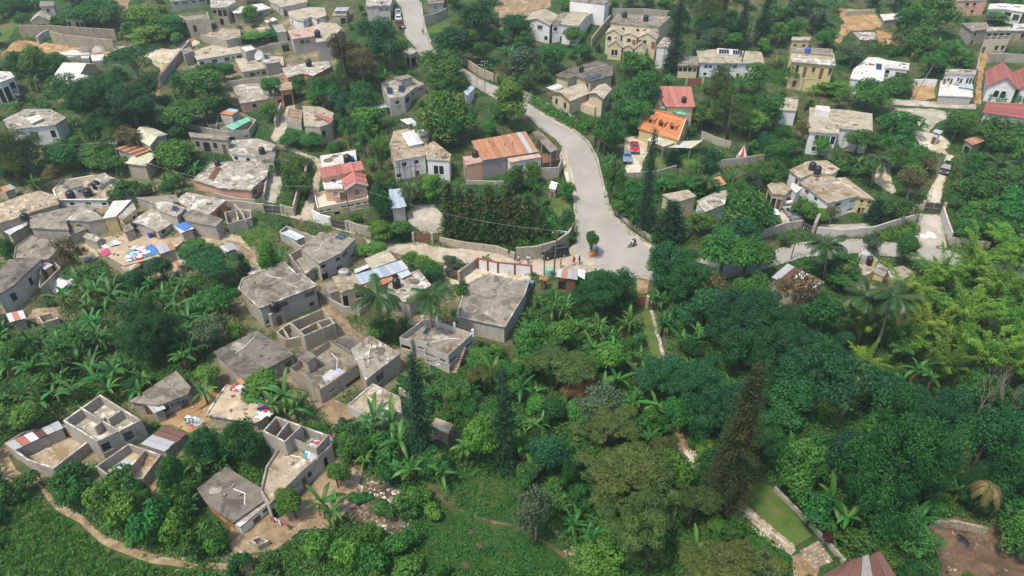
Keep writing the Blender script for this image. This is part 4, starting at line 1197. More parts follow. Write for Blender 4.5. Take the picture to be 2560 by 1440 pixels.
HS('slab40','brown stained slab house with concrete roof tank',
bk([(830,692),(882,680),(904,714),(850,732)],h=3.0,wm='plaster_cream',rm='slab_brown',ov=.2,op={2:'a.G',3:'.'}),
bk([(805,714),(836,702),(850,726),(824,734)],h=2.4,wm='block_grey',rm='slab_grey',ov=.15))
HS('slab41','pale stained slab roof behind the coconut palm',
bk([(973,702),(1047,673),(1078,712),(1024,756),(966,742)],h=2.8,wm='block_grey',rm='slab_pale',ov=.15),land='the pale slab behind the coconut palm')
HS('court42','large low grey slab roof with dark water stain',
bk([(1165,712),(1220,687),(1322,704),(1312,735),(1262,818),(1142,792)],h=2.6,wm='plaster_grey',rm='slab_grey',ov=.15,kerb=True,op={4:'....',3:'..'}),land='the large stained slab')
# ---- middle
HS('pink','three storey pink and cream house with red ribbed roof and roof terrace',
bk([(785,482),(793,519),(921,494),(912,462)],b=(1,799,546),t='parapet',par=.5,wm='plaster_cream',rm='cream_paint',cap='white_paint',wt=.15,op={1:'aa.wBaa/..G..P.',0:'...'}),
bk([(806,456),(811,473),(864,470),(860,445)],on=0,h=2.6,wm='plaster_pink',rm='slab_white',ov=.15,op={1:'.PD'}),
bk([(797,421),(903,402),(912,432),(806,455)],on=0,h=3.0,t='shed',rise=.7,wm='plaster_pink',sheet=['tin_red'],sw=1.0),
bk([(921,464),(906,414),(850,424),(862,476)],on=0,h=2.6,t='gable',rise=1.1,wm='plaster_pink',sheet=['tin_red'],sw=1.0,op={3:'.P.'}),
bk([(800,389),(849,382),(889,374),(892,403),(804,419)],z=0,dz=1.5,wm='plaster_pink',rm='slab_white',ov=.1),land='the pink roofed house')
# the gable block's ridge must run front to back
HS('white21','white two storey house with mottled roof and two bright roof sheets',
bk([(973,362),(984,328),(1036,318),(1074,336),(1064,388),(985,403)],b=(5,999,456),wm='plaster_white',rm='slab_brown',ov=.15,op={4:'.w.w./.D..w'}),
bk([(1064,368),(1082,350),(1128,386),(1124,402),(1066,398)],h=4.0,wm='plaster_white',rm='slab_brown',ov=.15,op={3:'.ww.'}),
bk([(1003,333),(1037,326),(1060,359),(1023,367)],z=0,dz=.5,wm='plaster_white',sheet=['tin_white'],sw=1.2),
bk([(1040,321),(1063,317),(1073,336),(1050,341)],z=0,dz=.45,wm='plaster_white',sheet=['tin_white','tin_silver'],sw=1.2),land='the white two storey house')
HS('carport20','small open shelter with bright white tin sheets among trees',
bk([(1000,300),(1028,295),(1042,306),(1020,312)],h=3.0,wm='grey_frame',columns=1,sheet=['tin_white'],sw=1.2),
bk([(1030,308),(1068,305),(1074,314),(1034,317)],h=3.0,wm='grey_frame',columns=1,sheet=['tin_white'],sw=1.2),name='shelter',cat='shelter')
HS('rust22','workshop with large rusty orange tin roof and grey tin fence',
bk([(1205,402),(1347,380),(1314,335),(1178,360)],h=4.2,t='shed',rise=.6,wm='tin_grey',sheet=['tin_orange','tin_orange','tin_rust','tin_rust','tin_silver'],sw=1.1),
bk([(1156,392),(1196,386),(1208,404),(1166,412)],h=3.6,wm='plaster_pink',rm='slab_pink',ov=.1),
bk([(1160,414),(1282,396),(1284,402),(1164,421)],h=3.0,wm='tin_grey',rm='rust_iron',ov=.05),
bk([(1268,396),(1347,383),(1354,392),(1274,406)],h=3.4,wm='plaster_white',rm='slab_pink',ov=.1,op={2:'.L'}),land='the rust roofed workshop')
HS('pergola','concrete frame pergola over stacked boards at the road bend',
bk([(1330,330),(1348,326),(1396,372),(1376,380)],h=3.6,wm='grey_frame',columns=1,rm='slab_grey',ov=.2,th=.12),
bk([(1352,386),(1394,378),(1400,398),(1356,408)],h=2.4,wm='wood_brown',rm='wood_brown',ov=.05),name='pergola',cat='pergola')
HS('shed24','narrow blue grey tin shed beside the gravel forecourt',
bk([(977,523),(1017,517),(1002,476),(972,479)],h=3.2,t='shed',rise=.4,wm='plaster_grey',sheet=['tin_blue'],sw=1.0,op={0:'.'}),name='shed',cat='shed',land='the blue grey tin shed')
HS('play','tiny cream playhouse with white gabled roof',
bk([(1372,469),(1388,474),(1400,462),(1383,457)],h=2.2,t='gable',rise=.9,wm='plaster_cream',rm='white_paint',ov=.2,op={0:'D',1:'w'}),name='playhouse',cat='playhouse',land='the tiny playhouse')
HS('tileback','low orange tiled house half hidden behind the cypress row',
bk([(1130,556),(1330,568),(1310,510),(1120,506)],h=2.6,t='gable',rise=1.2,wm='plaster_cream',rm='tile_orange',tiles=1))
HS('ruin18','mossy half ruined house with red roof strip',
bk([(756,264),(802,267),(834,282),(828,308),(800,317),(760,314)],b=(3,834,350),wm='block_tan',rm='slab_cream',ov=.1,op={2:'G/G',3:'.w'}),
bk([(784,288),(790,284),(834,296),(828,308)],z=0,dz=.35,wm='block_tan',sheet=['tin_red'],sw=.8),
bk([(714,300),(722,268),(756,276),(752,306)],h=1.6,t='open',wm='block_grey',rm='dirt',wt=.2,iw=[((716,286),(753,290))]),land='the half ruined house with red strip')
HS('tower19','bare grey two storey house with roof panels and stair hut',
bk([(952,208),(986,192),(1034,196),(1062,210),(1038,218),(1011,240),(974,246)],b=(6,986,292),t='parapet',par=.35,wm='plaster_grey',rm='slab_pale',wt=.15,op={5:'.w./...',4:'wG/G.',3:'W/.',6:'.'}),
bk([(984,193),(1020,186),(1034,192),(1002,200)],on=0,h=2.0,wm='plaster_grey',rm='slab_grey',ov=.3),land='the bare grey two storey house')
HS('blue19','small lean-to with blue white tin roof',
bk([(920,276),(950,270),(972,268),(962,257),(918,262)],h=2.4,wm='block_grey',sheet=['tin_blue','tin_white'],sw=.9,q=(0,2,3,4)),name='shed',cat='shed')
HS('blueshop','narrow blue roofed stall beside the upper road',
bk([(1158,228),(1180,213),(1188,220),(1168,240)],h=2.6,wm='plaster_white',sheet=['tin_blue'],sw=.9,op={3:'D'}),name='stall',cat='stall')
HS('roadhut','small mossy concrete kiosk below the upper road',
bk([(1008,128),(1030,118),(1044,128),(1024,138)],h=3.0,wm='plaster_cream',rm='slab_pale',ov=.25,op={2:'G',3:'G'}),name='kiosk',cat='kiosk')
# ---- left cluster
HS('slab17','broad white stained slab house with rusty frame on its roof',
bk([(484,450),(530,408),(600,404),(674,405),(666,442),(626,476),(548,470)],b=(5,630,502),wm='plaster_pink',rm='slab_pale',ov=.2,kerb=True,op={4:'.W',5:'...'}),land='the broad white stained slab')
HS('white16','low white house with white stained slab above the banana strip',
bk([(567,370),(582,350),(645,346),(690,362),(676,380),(640,392),(578,384)],b=(6,586,404),wm='plaster_white',rm='slab_pale',ov=.2,op={5:'.w.w',4:'ws'}),land='the low white house')
HS('multi15','unfinished grey house with green tin roof and roofless rooms',
bk([(458,308),(522,274),(600,280),(640,300),(622,324),(567,330)],b=(5,572,352),t='parapet',par=1.0,wm='block_grey',rm='slab_grey',wt=.2,iw=[((510,286),(520,312)),((546,284),(540,316)),((520,312),(556,306))],op={4:'w.G',5:'....'}),
bk([(563,316),(583,326),(628,301),(618,293)],z=0,dz=.25,wm='block_grey',sheet=['tin_green'],sw=1.0,q=(1,2,3,0)),
bk([(548,284),(574,271),(598,275),(580,289)],on=0,h=2.6,wm='plaster_grey',sheet=['tin_blue','tin_rust'],sw=.9,ov=.15,op={2:'P'}),
bk([(470,330),(574,340),(568,350),(476,342)],h=2.6,wm='block_grey',rm='slab_grey',ov=.2,op={2:'DwGw'}),land='the house with green tin roof')
HS('ruinlow','pale round edged patio house corner with dark low walls',
bk([(640,382),(672,374),(690,384),(684,402),(652,402)],h=3.0,wm='plaster_grey',rm='slab_grey',ov=.15,op={3:'w.'}))
HS('penthouse27','white house with small roof hut and brown flat roof',
bk([(133,476),(156,452),(254,436),(298,452),(268,500),(144,500)],b=(5,150,522),wm='plaster_white',rm='slab_brown',ov=.15,cap='white_paint',kerb=True,op={4:'w.w.w.'}),
bk([(153,466),(168,448),(204,450),(209,464),(183,471)],on=0,h=2.0,wm='plaster_white',rm='slab_grey',ov=.2,op={2:'.',3:'s',4:'s'}),
bk([(216,462),(252,435),(280,446),(246,468)],on=0,h=.7,t='gable',rise=.8,wm='plaster_white',rm='slab_pale',ov=.2),land='the white house with roof hut')
HS('slab26','wide rust stained cream slab at the left border',
bk([(-10,512),(60,486),(100,476),(140,490),(148,510),(80,530),(-10,562)],h=3.0,wm='block_tan',rm='slab_brown',ov=.15,op={4:'w.G.'}),land='the wide rust stained slab')
HS('slab28','grey stained slab roof in the crowded left cluster',
bk([(74,540),(150,522),(222,510),(240,522),(166,552),(172,574),(75,570)],h=2.8,wm='block_grey',rm='slab_grey',ov=.15))
HS('sheet28','white tin lean-to at the left border',
bk([(10,580),(66,552),(72,560),(24,588)],h=2.2,wm='block_grey',sheet=['tin_white'],sw=1.0),name='shed',cat='shed')
HS('yellow29','low house with white folded roof and yellow gable wall',
bk([(165,550),(198,520),(228,524),(262,546),(216,553)],h=3.0,wm='block_grey',rm='slab_pale',ov=.15,op={4:'.w.'}),
bk([(256,546),(290,541),(330,503),(284,506)],h=3.3,t='shed',rise=.3,wm='plaster_yellow',rm='slab_white',ov=.15,op={1:'.w',0:'..'}),
bk([(292,540),(332,504),(340,522),(306,552)],h=2.9,wm='plaster_yellow',rm='slab_pale',ov=.1,op={3:'D',2:'w.'}),land='the yellow gabled house')
HS('slab30','low house with pale humped slab roof and small porch',
bk([(320,554),(378,522),(446,548),(394,580)],b=(3,402,600),t='gable',rise=.5,wm='plaster_grey',rm='slab_pale',ov=.25,op={2:'.w',3:'D.w'}),land='the humped slab house')
HS('slab30b','pale slab house with single solar panel between two stained roofs',
bk([(383,507),(420,503),(464,520),(442,542),(398,526)],h=3.2,wm='block_grey',rm='slab_pale',ov=.15))
HS('orange31','large stained slab house with orange end wall',
bk([(440,500),(467,480),(565,500),(524,536),(470,520)],b=(2,566,530),wm='plaster_orange',rm='slab_pale',ov=.15,op={2:'.W.',3:'..'}),
bk([(440,516),(470,520),(524,536),(557,548),(540,566),(466,552)],h=2.6,wm='block_grey',rm='slab_grey',ov=.15),
bk([(560,530),(596,522),(628,526),(628,544),(568,560)],h=1.8,t='open',wm='block_grey',rm='dirt',wt=.2,iw=[((590,526),(596,552))]),
bk([(340,494),(440,486),(448,504),(380,508)],h=2.5,wm='block_grey',rm='slab_grey',ov=.1),land='the stained slab with orange wall')
HS('slab32','grey slab house behind the olive tree at the left border',
bk([(40,618),(78,590),(146,602),(140,630),(120,650),(36,646)],h=3.0,wm='block_grey',rm='slab_grey',ov=.15,cap='slab_dark',kerb=True),land='the grey slab at the left border')
HS('slab33','grey slab house with plastered gable end at the left border',
bk([(-12,690),(22,648),(104,648),(36,712),(-12,742)],b=(3,42,762),wm='plaster_grey',rm='slab_dark',ov=.2,op={2:'.w.',3:'w.'}),
bk([(100,660),(120,640),(152,668),(100,720)],h=2.4,t='open',wm='block_tan',rm='dirt',wt=.2),land='the slab with plastered gable')
HS('laundry','low flat roofed huts covered in drying clothes',
bk([(238,624),(350,606),(402,640),(310,664)],h=2.4,wm='block_tan',rm='floor_tan',ov=.1,op={2:'G.w.',3:'.'}),
bk([(390,612),(430,608),(440,624),(400,636)],h=2.2,wm='block_grey',sheet=['tin_rust','tin_silver'],sw=.8),
bk([(430,622),(462,598),(478,612),(448,640)],h=1.8,t='open',wm='block_grey',rm='dirt',wt=.2),
bk([(252,616),(290,600),(304,608),(262,624)],h=2.2,wm='block_grey',sheet=['tin_white','tin_silver'],sw=.8),land='the huts covered in clothes')
HS('shack_a','tiny shack with white tin sheets at the left border',
bk([(14,784),(58,776),(66,796),(24,806)],h=2.0,wm='block_grey',sheet=['tin_white','tin_red'],sw=.8),name='shack',cat='shack')
HS('low_a','low grey slab between the olive tree and the yellow gabled house',
bk([(152,576),(200,560),(216,572),(170,592)],h=1.8,wm='block_grey',rm='slab_grey',ov=.1))
HS('low_k','small pale slab hut left of the grey pole above the roof hut house',
bk([(300,470),(330,462),(346,474),(312,484)],h=2.2,wm='block_tan',rm='slab_pale',ov=.1),name='hut',cat='hut')
HS('low_l','low rusty tin shack at the left border below the casuarinas',
bk([(0,470),(26,460),(40,470),(10,482)],h=2.2,wm='block_tan',sheet=['tin_rust','tin_silver'],sw=.9),name='shack',cat='shack')
HS('low_m','narrow grey slab between the humped slab and the yellow gabled house',
bk([(300,560),(322,552),(336,572),(312,580)],h=2.0,wm='block_grey',rm='slab_grey',ov=.1))
HS('low_n','low grey slab between the crowded huts and the white tarpaulin tent',
bk([(196,640),(232,630),(246,644),(210,656)],h=2.2,wm='block_tan',rm='slab_grey',ov=.1))
HS('low_o','open block pen right of the tiny white and red tin shack',
bk([(92,790),(130,780),(146,796),(106,808)],h=1.2,t='open',wm='block_tan',rm='dirt',wt=.2),name='pen',cat='pen')
HS('low_p','tin roofed lean-to against the wide dark slab house',
bk([(590,950),(616,940),(628,952),(604,962)],h=2.0,wm='block_grey',sheet=['tin_silver','tin_rust'],sw=.8),name='shack',cat='shack')
HS('low_q','small block wash pen with red cloth below the orange walled house',
bk([(622,1350),(650,1338),(672,1352),(644,1366)],h=.9,t='open',wm='block_tan',rm='dirt',wt=.2),name='pen',cat='pen')
HS('low_b','small gabled slab hut behind the crimson sheet',
bk([(206,592),(240,606),(268,600),(232,584)],h=2.0,t='gable',rise=.5,wm='block_grey',rm='slab_pale',ov=.15),name='hut',cat='hut')
HS('low_c','low tin covered hut above the white tarpaulin tent',
bk([(100,664),(118,656),(134,662),(112,676)],h=2.4,wm='block_tan',sheet=['tin_white'],sw=.8),name='hut',cat='hut')
HS('low_d','narrow slab roof by the small round dark tree',
bk([(302,668),(342,652),(352,662),(318,682)],h=2.2,wm='block_tan',rm='slab_brown',ov=.1))
HS('low_e','rusty flat tin scrap roof beside the flat spreading tree',
bk([(432,656),(456,648),(470,660),(446,666)],h=1.6,wm='block_tan',sheet=['tin_rust','tin_silver'],sw=.8),name='shack',cat='shack')
HS('low_f','white slab corner behind the big flat roofed house',
bk([(618,684),(632,664),(664,672),(640,690)],h=3.0,wm='block_grey',rm='slab_pale',ov=.1))
HS('low_g','low stained slab beside the white and red tin hut at the top',
bk([(640,70),(672,64),(680,74),(650,82)],h=1.8,wm='block_grey',rm='slab_brown',ov=.1))
HS('low_h','flat grey slab left of the long house with blue stripe',
bk([(452,124),(476,116),(482,128),(460,136)],h=2.4,wm='block_grey',rm='slab_grey',ov=.1))
HS('low_i','small white slab shed beside the garden of the tower house',
bk([(652,150),(690,144),(700,154),(664,160)],h=2.6,wm='block_grey',rm='slab_pale',ov=.1),name='shed',cat='shed')
HS('low_j','small tan kiosk on the dirt road corner by the stall',
bk([(1346,700),(1366,704),(1372,694),(1352,690)],h=2.0,wm='wood_brown',sheet=['tin_rust'],sw=.8),name='kiosk',cat='kiosk')
HS('shack_b','rusty tin shack right of the dirt road knoll',
bk([(548,616),(580,606),(596,622),(562,632)],h=2.0,wm='block_grey',sheet=['tin_silver','tin_green'],sw=.8),name='shack',cat='shack')
HS('shack_c','low wooden shack by the dirt yard at the blue barrel',
bk([(436,566),(470,556),(486,572),(452,584)],h=2.2,wm='block_tan',sheet=['tin_blue','tin_white'],sw=.8),name='shack',cat='shack')
HS('dome','pale green cream ridged tin roof among trees',
bk([(332,340),(374,366),(418,336),(372,316)],h=3.6,t='gable',rise=.8,wm='block_tan',sheet=['tin_cream'],sw=1.4),
bk([(288,372),(340,390),(378,376),(330,358)],h=3.0,wm='block_tan',sheet=['tin_rust','tin_brown'],sw=1.0),
bk([(312,408),(364,416),(396,388),(344,382)],h=3.2,t='shed',rise=.3,wm='block_tan',sheet=['tin_cream'],sw=1.4),land='the pale ridged tin roof')
HS('left34','white stained low house at the left border below the big trees',
bk([(6,300),(62,273),(126,272),(166,294),(138,312),(40,322)],h=3.6,wm='plaster_white',rm='slab_pale',ov=.2,op={4:'w.W.',3:'.'}),
bk([(66,296),(96,286),(108,296),(80,308)],z=0,dz=.5,wm='plaster_white',rm='slab_white',ov=.2),land='the white stained low house')
HS('leftedge','white roofed house with dark columns cut by the left border',
bk([(-20,190),(-6,178),(26,179),(36,192),(0,206),(-20,208)],h=4.2,wm='plaster_white',rm='slab_white',ov=.2,op={3:'BG',4:'G'}))
HS('gable3','white gabled house with grey end wall below the stone walls',
bk([(135,187),(199,189),(242,160),(190,156)],h=3.6,t='gable',rise=1.4,wm='plaster_pink',rm='slab_white',ov=.3),
bk([(186,216),(224,190),(136,188),(124,212)],h=4.2,t='gable',rise=1.0,wm='plaster_pink',rm='slab_white',ov=.3,op={0:'..',3:'.'}),land='the white gabled house')
HS('ul1','small grey two storey house at the top left among trees',
bk([(98,16),(134,14),(136,4),(100,3)],h=5.0,wm='plaster_grey',rm='slab_grey',ov=.2,op={0:'.W./...',3:'.'}))
HS('ul2','pale arched porch house at the top left above the stone wall',
bk([(126,50),(128,38),(84,40),(74,54)],h=3.5,t='gable',rise=1.4,wm='plaster_cream',rm='slab_pale',ov=.3,op={3:'.aa.'}),
bk([(160,44),(206,46),(208,34),(164,32)],h=3.6,wm='plaster_cream',rm='slab_grey',ov=.2,op={0:'G.GG'}),land='the arched porch house')
HS('lot','unfinished low block rooms on the limestone lot',
bk([(268,146),(290,116),(312,114),(316,132),(300,146)],h=1.8,t='open',wm='block_grey',rm='concrete_yard',wt=.2),
bk([(318,128),(324,112),(342,112),(348,126)],h=1.8,t='open',wm='block_tan',rm='concrete_yard',wt=.2),name='ruin',cat='ruin',land='the limestone lot')
HS('slabs','three bare concrete floor slabs below the stone retaining wall',
bk([(148,132),(180,124),(200,126),(204,140),(168,142)],h=.9,wm='block_grey',rm='slab_white',ov=0),
bk([(198,132),(224,132),(222,145),(204,146)],h=.8,wm='block_grey',rm='slab_white',ov=0),
bk([(226,138),(260,136),(258,150),(230,152)],h=.6,wm='block_grey',rm='slab_white',ov=0),name='foundation',cat='foundation')
# ---- top middle left
HS('h4','grey house on a high grey base at the top left',
bk([(426,4),(516,-6),(508,-30),(424,-22)],b=(0,432,30),wm='plaster_grey',rm='slab_pale',ov=.15,op={0:'wWwW/....'}),
bk([(446,38),(518,28),(524,46),(468,50)],h=4.0,t='parapet',par=.4,wm='block_tan',rm='slab_grey',wt=.2,op={3:'a.',2:'.w'}),land='the grey house on a high base')
HS('h6','two storey tan house with dark garage mouth beside the steps',
bk([(526,19),(566,18),(590,5),(580,-6),(526,-4)],b=(1,566,62),wm='block_tan',rm='slab_pale',ov=.2,op={0:'wGG/.G.',1:'../..'}),land='the tan house with garage mouth')
HS('h7','house with bright white folded roof behind a spreading tree',
bk([(572,21),(616,14),(654,8),(678,20),(640,28),(585,33)],b=(4,642,50),wm='block_tan',rm='slab_white',ov=.25,op={3:'.W',4:'w..'}),land='the bright white roofed house')
HS('h8','pale gabled house with grey wall at the top',
bk([(672,2),(704,18),(770,4),(752,-14),(690,-16)],b=(1,706,44),wm='plaster_grey',rm='slab_cream',ov=.2,op={0:'.w',1:'D....'}))
HS('h9','white house with zigzag roof edge and arched window',
bk([(719,27),(787,15),(811,18),(817,38),(790,47),(776,41),(758,52),(744,51),(722,40)],b=(7,745,78),wm='plaster_white',rm='slab_cream',ov=.15,op={3:'a.w/...',5:'Dw/..',7:'.w'}),land='the white house with zigzag roof')
HS('h10','grey tower house with pink stained roof and tall blank wall',
bk([(719,76),(787,65),(792,89),(730,98)],b=(3,740,142),wm='plaster_grey',rm='slab_pink',ov=.25,op={2:'.BW./....'}),
bk([(787,66),(804,55),(841,58),(854,70),(828,101),(790,106)],b=(4,830,148),wm='plaster_grey',rm='slab_cream',ov=.2,op={4:'..',3:'...'}),land='the tower house with pink roof')
HS('h11','long white house with blue stripe below its windows',
bk([(479,130),(492,150),(607,131),(592,106),(530,112)],b=(1,499,172),wm='plaster_white',rm='slab_cream',ov=.3,op={1:'a.W.WsW'}),
bk([(599,116),(626,111),(641,122),(614,129)],h=2.6,t='parapet',par=.2,wm='block_grey',rm='slab_white',wt=.15),land='the long white house with blue stripe')
HS('h12','cream house with satellite dish on its slab roof',
bk([(587,147),(640,140),(706,136),(711,163),(604,180)],b=(4,610,204),wm='plaster_cream',rm='slab_cream',ov=.3,op={3:'w.WwsW.'}),land='the satellite dish house')
HS('h13','orange walled house with white stained roof',
bk([(703,170),(770,156),(822,152),(826,167),(784,189),(757,183),(717,194)],b=(5,760,222),wm='plaster_orange',rm='slab_pale',ov=.25,op={4:'.W.',5:'.',6:'..'}),
bk([(694,208),(730,203),(731,222),(700,227)],h=3.2,wm='plaster_orange',rm='slab_brown',ov=.2,op={2:'G'}),land='the orange house with stained roof')
HS('h14','pale stained slab with pink front wall behind two trees',
bk([(580,216),(640,204),(704,206),(730,236),(600,259)],b=(4,606,284),wm='plaster_pink',rm='slab_pale',ov=.2,op={3:'.w..w.'}),land='the stained slab with pink front')
HS('h15','small hut roofed with red and white tin among bananas',
bk([(661,52),(684,44),(694,50),(668,58)],h=2.2,wm='block_grey',sheet=['tin_white','tin_red','tin_white'],sw=.9),name='hut',cat='hut')
HS('h16','low pale slab with mossy garden edge near the tin hut',
bk([(680,62),(706,60),(716,78),(692,80)],h=2.0,wm='block_grey',rm='slab_pale',ov=.1))
HS('h17','stepped low concrete terrace with sky sheet in front of the tan house',
bk([(500,86),(548,68),(600,72),(602,92),(566,100)],h=1.8,t='parapet',par=.3,wm='block_grey',rm='slab_brown',wt=.2))
HS('h18','long grey roadside house with laundry balcony at the top',
bk([(915,16),(975,14),(984,-10),(915,-8)],b=(0,922,54),wm='plaster_grey',rm='slab_pale',ov=.2,op={0:'..BB/....',1:'.w/..'}),land='the grey roadside house')
HS('h19','shed with striped red and blue tin roof at the top',
bk([(834,28),(868,29),(874,18),(842,19)],h=3.0,wm='block_grey',sheet=['tin_silver','tin_red','tin_blue'],sw=.9),
bk([(830,38),(866,38),(868,30),(834,30)],h=2.4,wm='block_tan',rm='slab_brown',ov=.1,op={0:'.G'}),name='shed',cat='shed')
HS('h20','grey house with barred window beside the top of the road',
bk([(1068,10),(1110,6),(1112,-12),(1070,-8)],b=(0,1072,36),wm='plaster_grey',rm='slab_grey',ov=.2,op={0:'.P.'}))
# ---- top middle right
HS('w60','white hillside villa with low pitched mottled roofs',
bk([(1376,63),(1396,37),(1332,30),(1308,52)],b=(0,1376,112),t='gable',rise=1.2,wm='plaster_white',rm='slab_cream',ov=.35,op={3:'B.W./W..a',0:'W./..'}),
bk([(1390,44),(1404,32),(1440,30),(1446,56),(1380,62)],z=0,dz=-.1,wm='plaster_white',rm='slab_grey',ov=.1,op={3:'.a.a/..D.'}),
bk([(1402,60),(1446,66),(1482,32),(1434,26)],z=0,dz=.2,t='gable',rise=.7,wm='plaster_white',rm='slab_cream',ov=.35,op={1:'W.ww/w...',0:'.W/..'}),land='the white hillside villa')
HS('w61','tall white block with blank streaked wall at the top',
bk([(1425,2),(1512,12),(1524,0),(1518,-14),(1430,-16)],b=(1,1500,66),wm='plaster_white',rm='slab_grey',ov=0,op={1:'.'}),land='the tall blank white block')
HS('w62','cream three tier row house with little gables and red doors',
bk([(1525,57),(1648,68),(1678,41),(1543,34)],h=6.0,wm='plaster_cream',rm='slab_grey',ov=.2,op={0:'Ra.a.R.a.a.aR/.......'}),
bk([(1553,88),(1562,74),(1522,70),(1513,84)],h=5.2,t='gable',rise=1.3,wm='plaster_cream',rm='slab_cream',ov=.2,op={3:'aa/..'}),
bk([(1594,93),(1602,79),(1562,74),(1553,88)],h=5.1,t='gable',rise=.8,wm='plaster_cream',rm='slab_cream',ov=.2,op={3:'.aR/...'}),
bk([(1642,98),(1650,83),(1602,79),(1594,93)],h=5.2,t='gable',rise=1.3,wm='plaster_cream',rm='slab_cream',ov=.2,op={3:'aa.R/....'}),
bk([(1556,119),(1562,106),(1526,103),(1518,116)],h=3.3,t='gable',rise=1.6,wm='plaster_cream',rm='slab_cream',ov=.2,op={3:'.aa.'}),
bk([(1584,122),(1590,109),(1562,106),(1556,120)],h=3.1,t='gable',rise=.9,wm='plaster_cream',rm='slab_cream',ov=.2,op={3:'G'}),
bk([(1616,126),(1622,112),(1590,109),(1584,123)],h=3.3,t='gable',rise=1.6,wm='plaster_cream',rm='slab_cream',ov=.2,op={3:'D.'}),land='the three tier row house')
HS('w63','narrow white stair tower house beside the row house',
bk([(1641,116),(1688,119),(1686,96),(1660,92)],b=(0,1642,170),wm='plaster_white',rm='slab_pale',ov=.15,op={0:'.w/.w/.G',1:'w/./.'}),land='the narrow stair tower house')
HS('w64','long white low house with two solar arrays on its roof',
bk([(1741,126),(1748,157),(1912,158),(1904,130),(1793,122)],b=(1,1752,194),wm='plaster_white',rm='slab_cream',ov=.35,op={1:'.BB.WW..B..w.W./.w..WW...D.G...'}),
bk([(1793,134),(1851,137),(1846,124),(1793,120)],z=0,dz=.5,wm='plaster_white',rm='slab_white',ov=.1),
bk([(1693,163),(1748,164),(1743,140),(1704,140)],b=(0,1698,196),wm='plaster_cream',rm='slab_grey',ov=.3,op={0:'GGGD/....'}),land='the long house with solar arrays')
HS('w65','cream hillside house with brown trimmed roofs and terrace',
bk([(1387,188),(1420,197),(1440,190),(1477,203),(1533,188),(1533,164),(1490,152),(1420,172)],b=(1,1424,232),wm='plaster_cream',rm='slab_dark',ov=.35,cap='rust_iron',op={0:'..',2:'.w',4:'.W'}),
bk([(1424,254),(1474,233),(1452,208),(1376,232)],h=3.6,t='gable',rise=1.0,wm='plaster_cream',rm='slab_cream',ov=.35,fascia=1,fm='rust_iron',op={0:'.',3:'ww'}),
bk([(1508,249),(1530,222),(1497,212),(1468,236)],h=4.6,t='gable',rise=.8,wm='plaster_cream',rm='slab_cream',ov=.35,fascia=1,fm='rust_iron',op={0:'.W./.w.'}),
bk([(1446,258),(1486,270),(1504,260),(1470,250)],h=1.6,t='flat',wm='plaster_cream',rm='slab_pink',ov=0),
bk([(1364,220),(1388,228),(1410,217),(1394,209)],h=2.8,wm='grey_frame',columns=1,sheet=['tin_white'],sw=1.1),land='the cream house with terrace')
HS('w66','house with salmon red ribbed roof and roof tank',
bk([(1636,248),(1664,249),(1664,268),(1738,268),(1728,217),(1638,216)],h=3.6,wm='plaster_cream',sheet=['tin_red'],q=(2,3,4,5),sw=1.1,ov=.4,op={0:'.W'}),
bk([(1635,248),(1668,248),(1668,216),(1638,216)],h=3.65,wm='plaster_cream',sheet=['tin_red'],sw=1.1,ov=.4,op={0:'.L.'}),
bk([(1650,270),(1710,290),(1716,284),(1660,264)],h=2.8,wm='plaster_grey',sheet=['tin_green'],sw=1.0),land='the salmon roofed house')
HS('w67','orange tiled house with three dormers and white veranda',
bk([(1595,322),(1695,352),(1725,308),(1625,278)],h=2.6,t='gable',rise=2.8,wm='plaster_yellow',rm='tile_orange',tiles=1,ov=.25,op={1:'.w.',0:'....'}),
bk([(1618,350),(1658,368),(1697,354),(1640,336)],h=2.5,t='flat',wm='grey_frame',columns=1,sheet=['tin_white','tin_cream'],sw=1.0,q=(0,1,2,3)),
bk([(1658,369),(1728,371),(1758,351),(1716,340),(1697,354)],h=2.5,t='flat',wm='grey_frame',columns=1,sheet=['tin_white','tin_cream','tin_white'],sw=1.0,q=(0,1,2,4)),land='the orange tiled house')
HS('w68','yellow two storey house with pale roof and arched porch',
bk([(1977,154),(2090,164),(2083,138),(1978,128)],h=6.4,t='shed',rise=.5,wm='plaster_yellow',rm='slab_pale',ov=.4,op={0:'.W.D.L.D.W/.W......W/'[:-1]}),
bk([(1978,128),(2083,138),(2081,122),(1978,116)],h=6.6,wm='plaster_yellow',rm='slab_grey',ov=.1),
bk([(2008,196),(2054,200),(2052,184),(2008,180)],h=3.0,t='gable',rise=.9,wm='grey_frame',columns=1,rm='slab_pale',ov=.2),
bk([(1978,100),(2026,100),(2028,92),(1980,92)],h=3.2,wm='plaster_yellow',rm='slab_cream',ov=.2,op={0:'DD'}),land='the yellow two storey house')
HS('w69','bright white flat roofed house with round front',
bk([(2125,196),(2134,172),(2178,137),(2217,150),(2208,202),(2160,200)],h=3.4,wm='plaster_white',rm='slab_white',ov=.2,op={4:'W.',3:'.'}),
bk([(2212,167),(2272,174),(2274,158),(2217,150)],h=3.3,wm='plaster_white',rm='slab_white',ov=.25,op={0:'B.WW'}),land='the bright white roofed house at right')
HS('w70','small hut with white flat roof on the ochre slope',
bk([(2200,36),(2210,51),(2281,43),(2254,32)],b=(1,2214,70),wm='block_grey',rm='slab_white',ov=.15,op={1:'.w.',0:'.'}),name='hut',cat='hut',land='the white roofed hut')
HS('w71','small grey hut with stained slab on the ochre slope',
bk([(2132,80),(2150,99),(2194,98),(2187,77)],b=(1,2154,114),wm='block_grey',rm='slab_pale',ov=.15,op={1:'.D.'}),name='hut',cat='hut',land='the small grey hut')
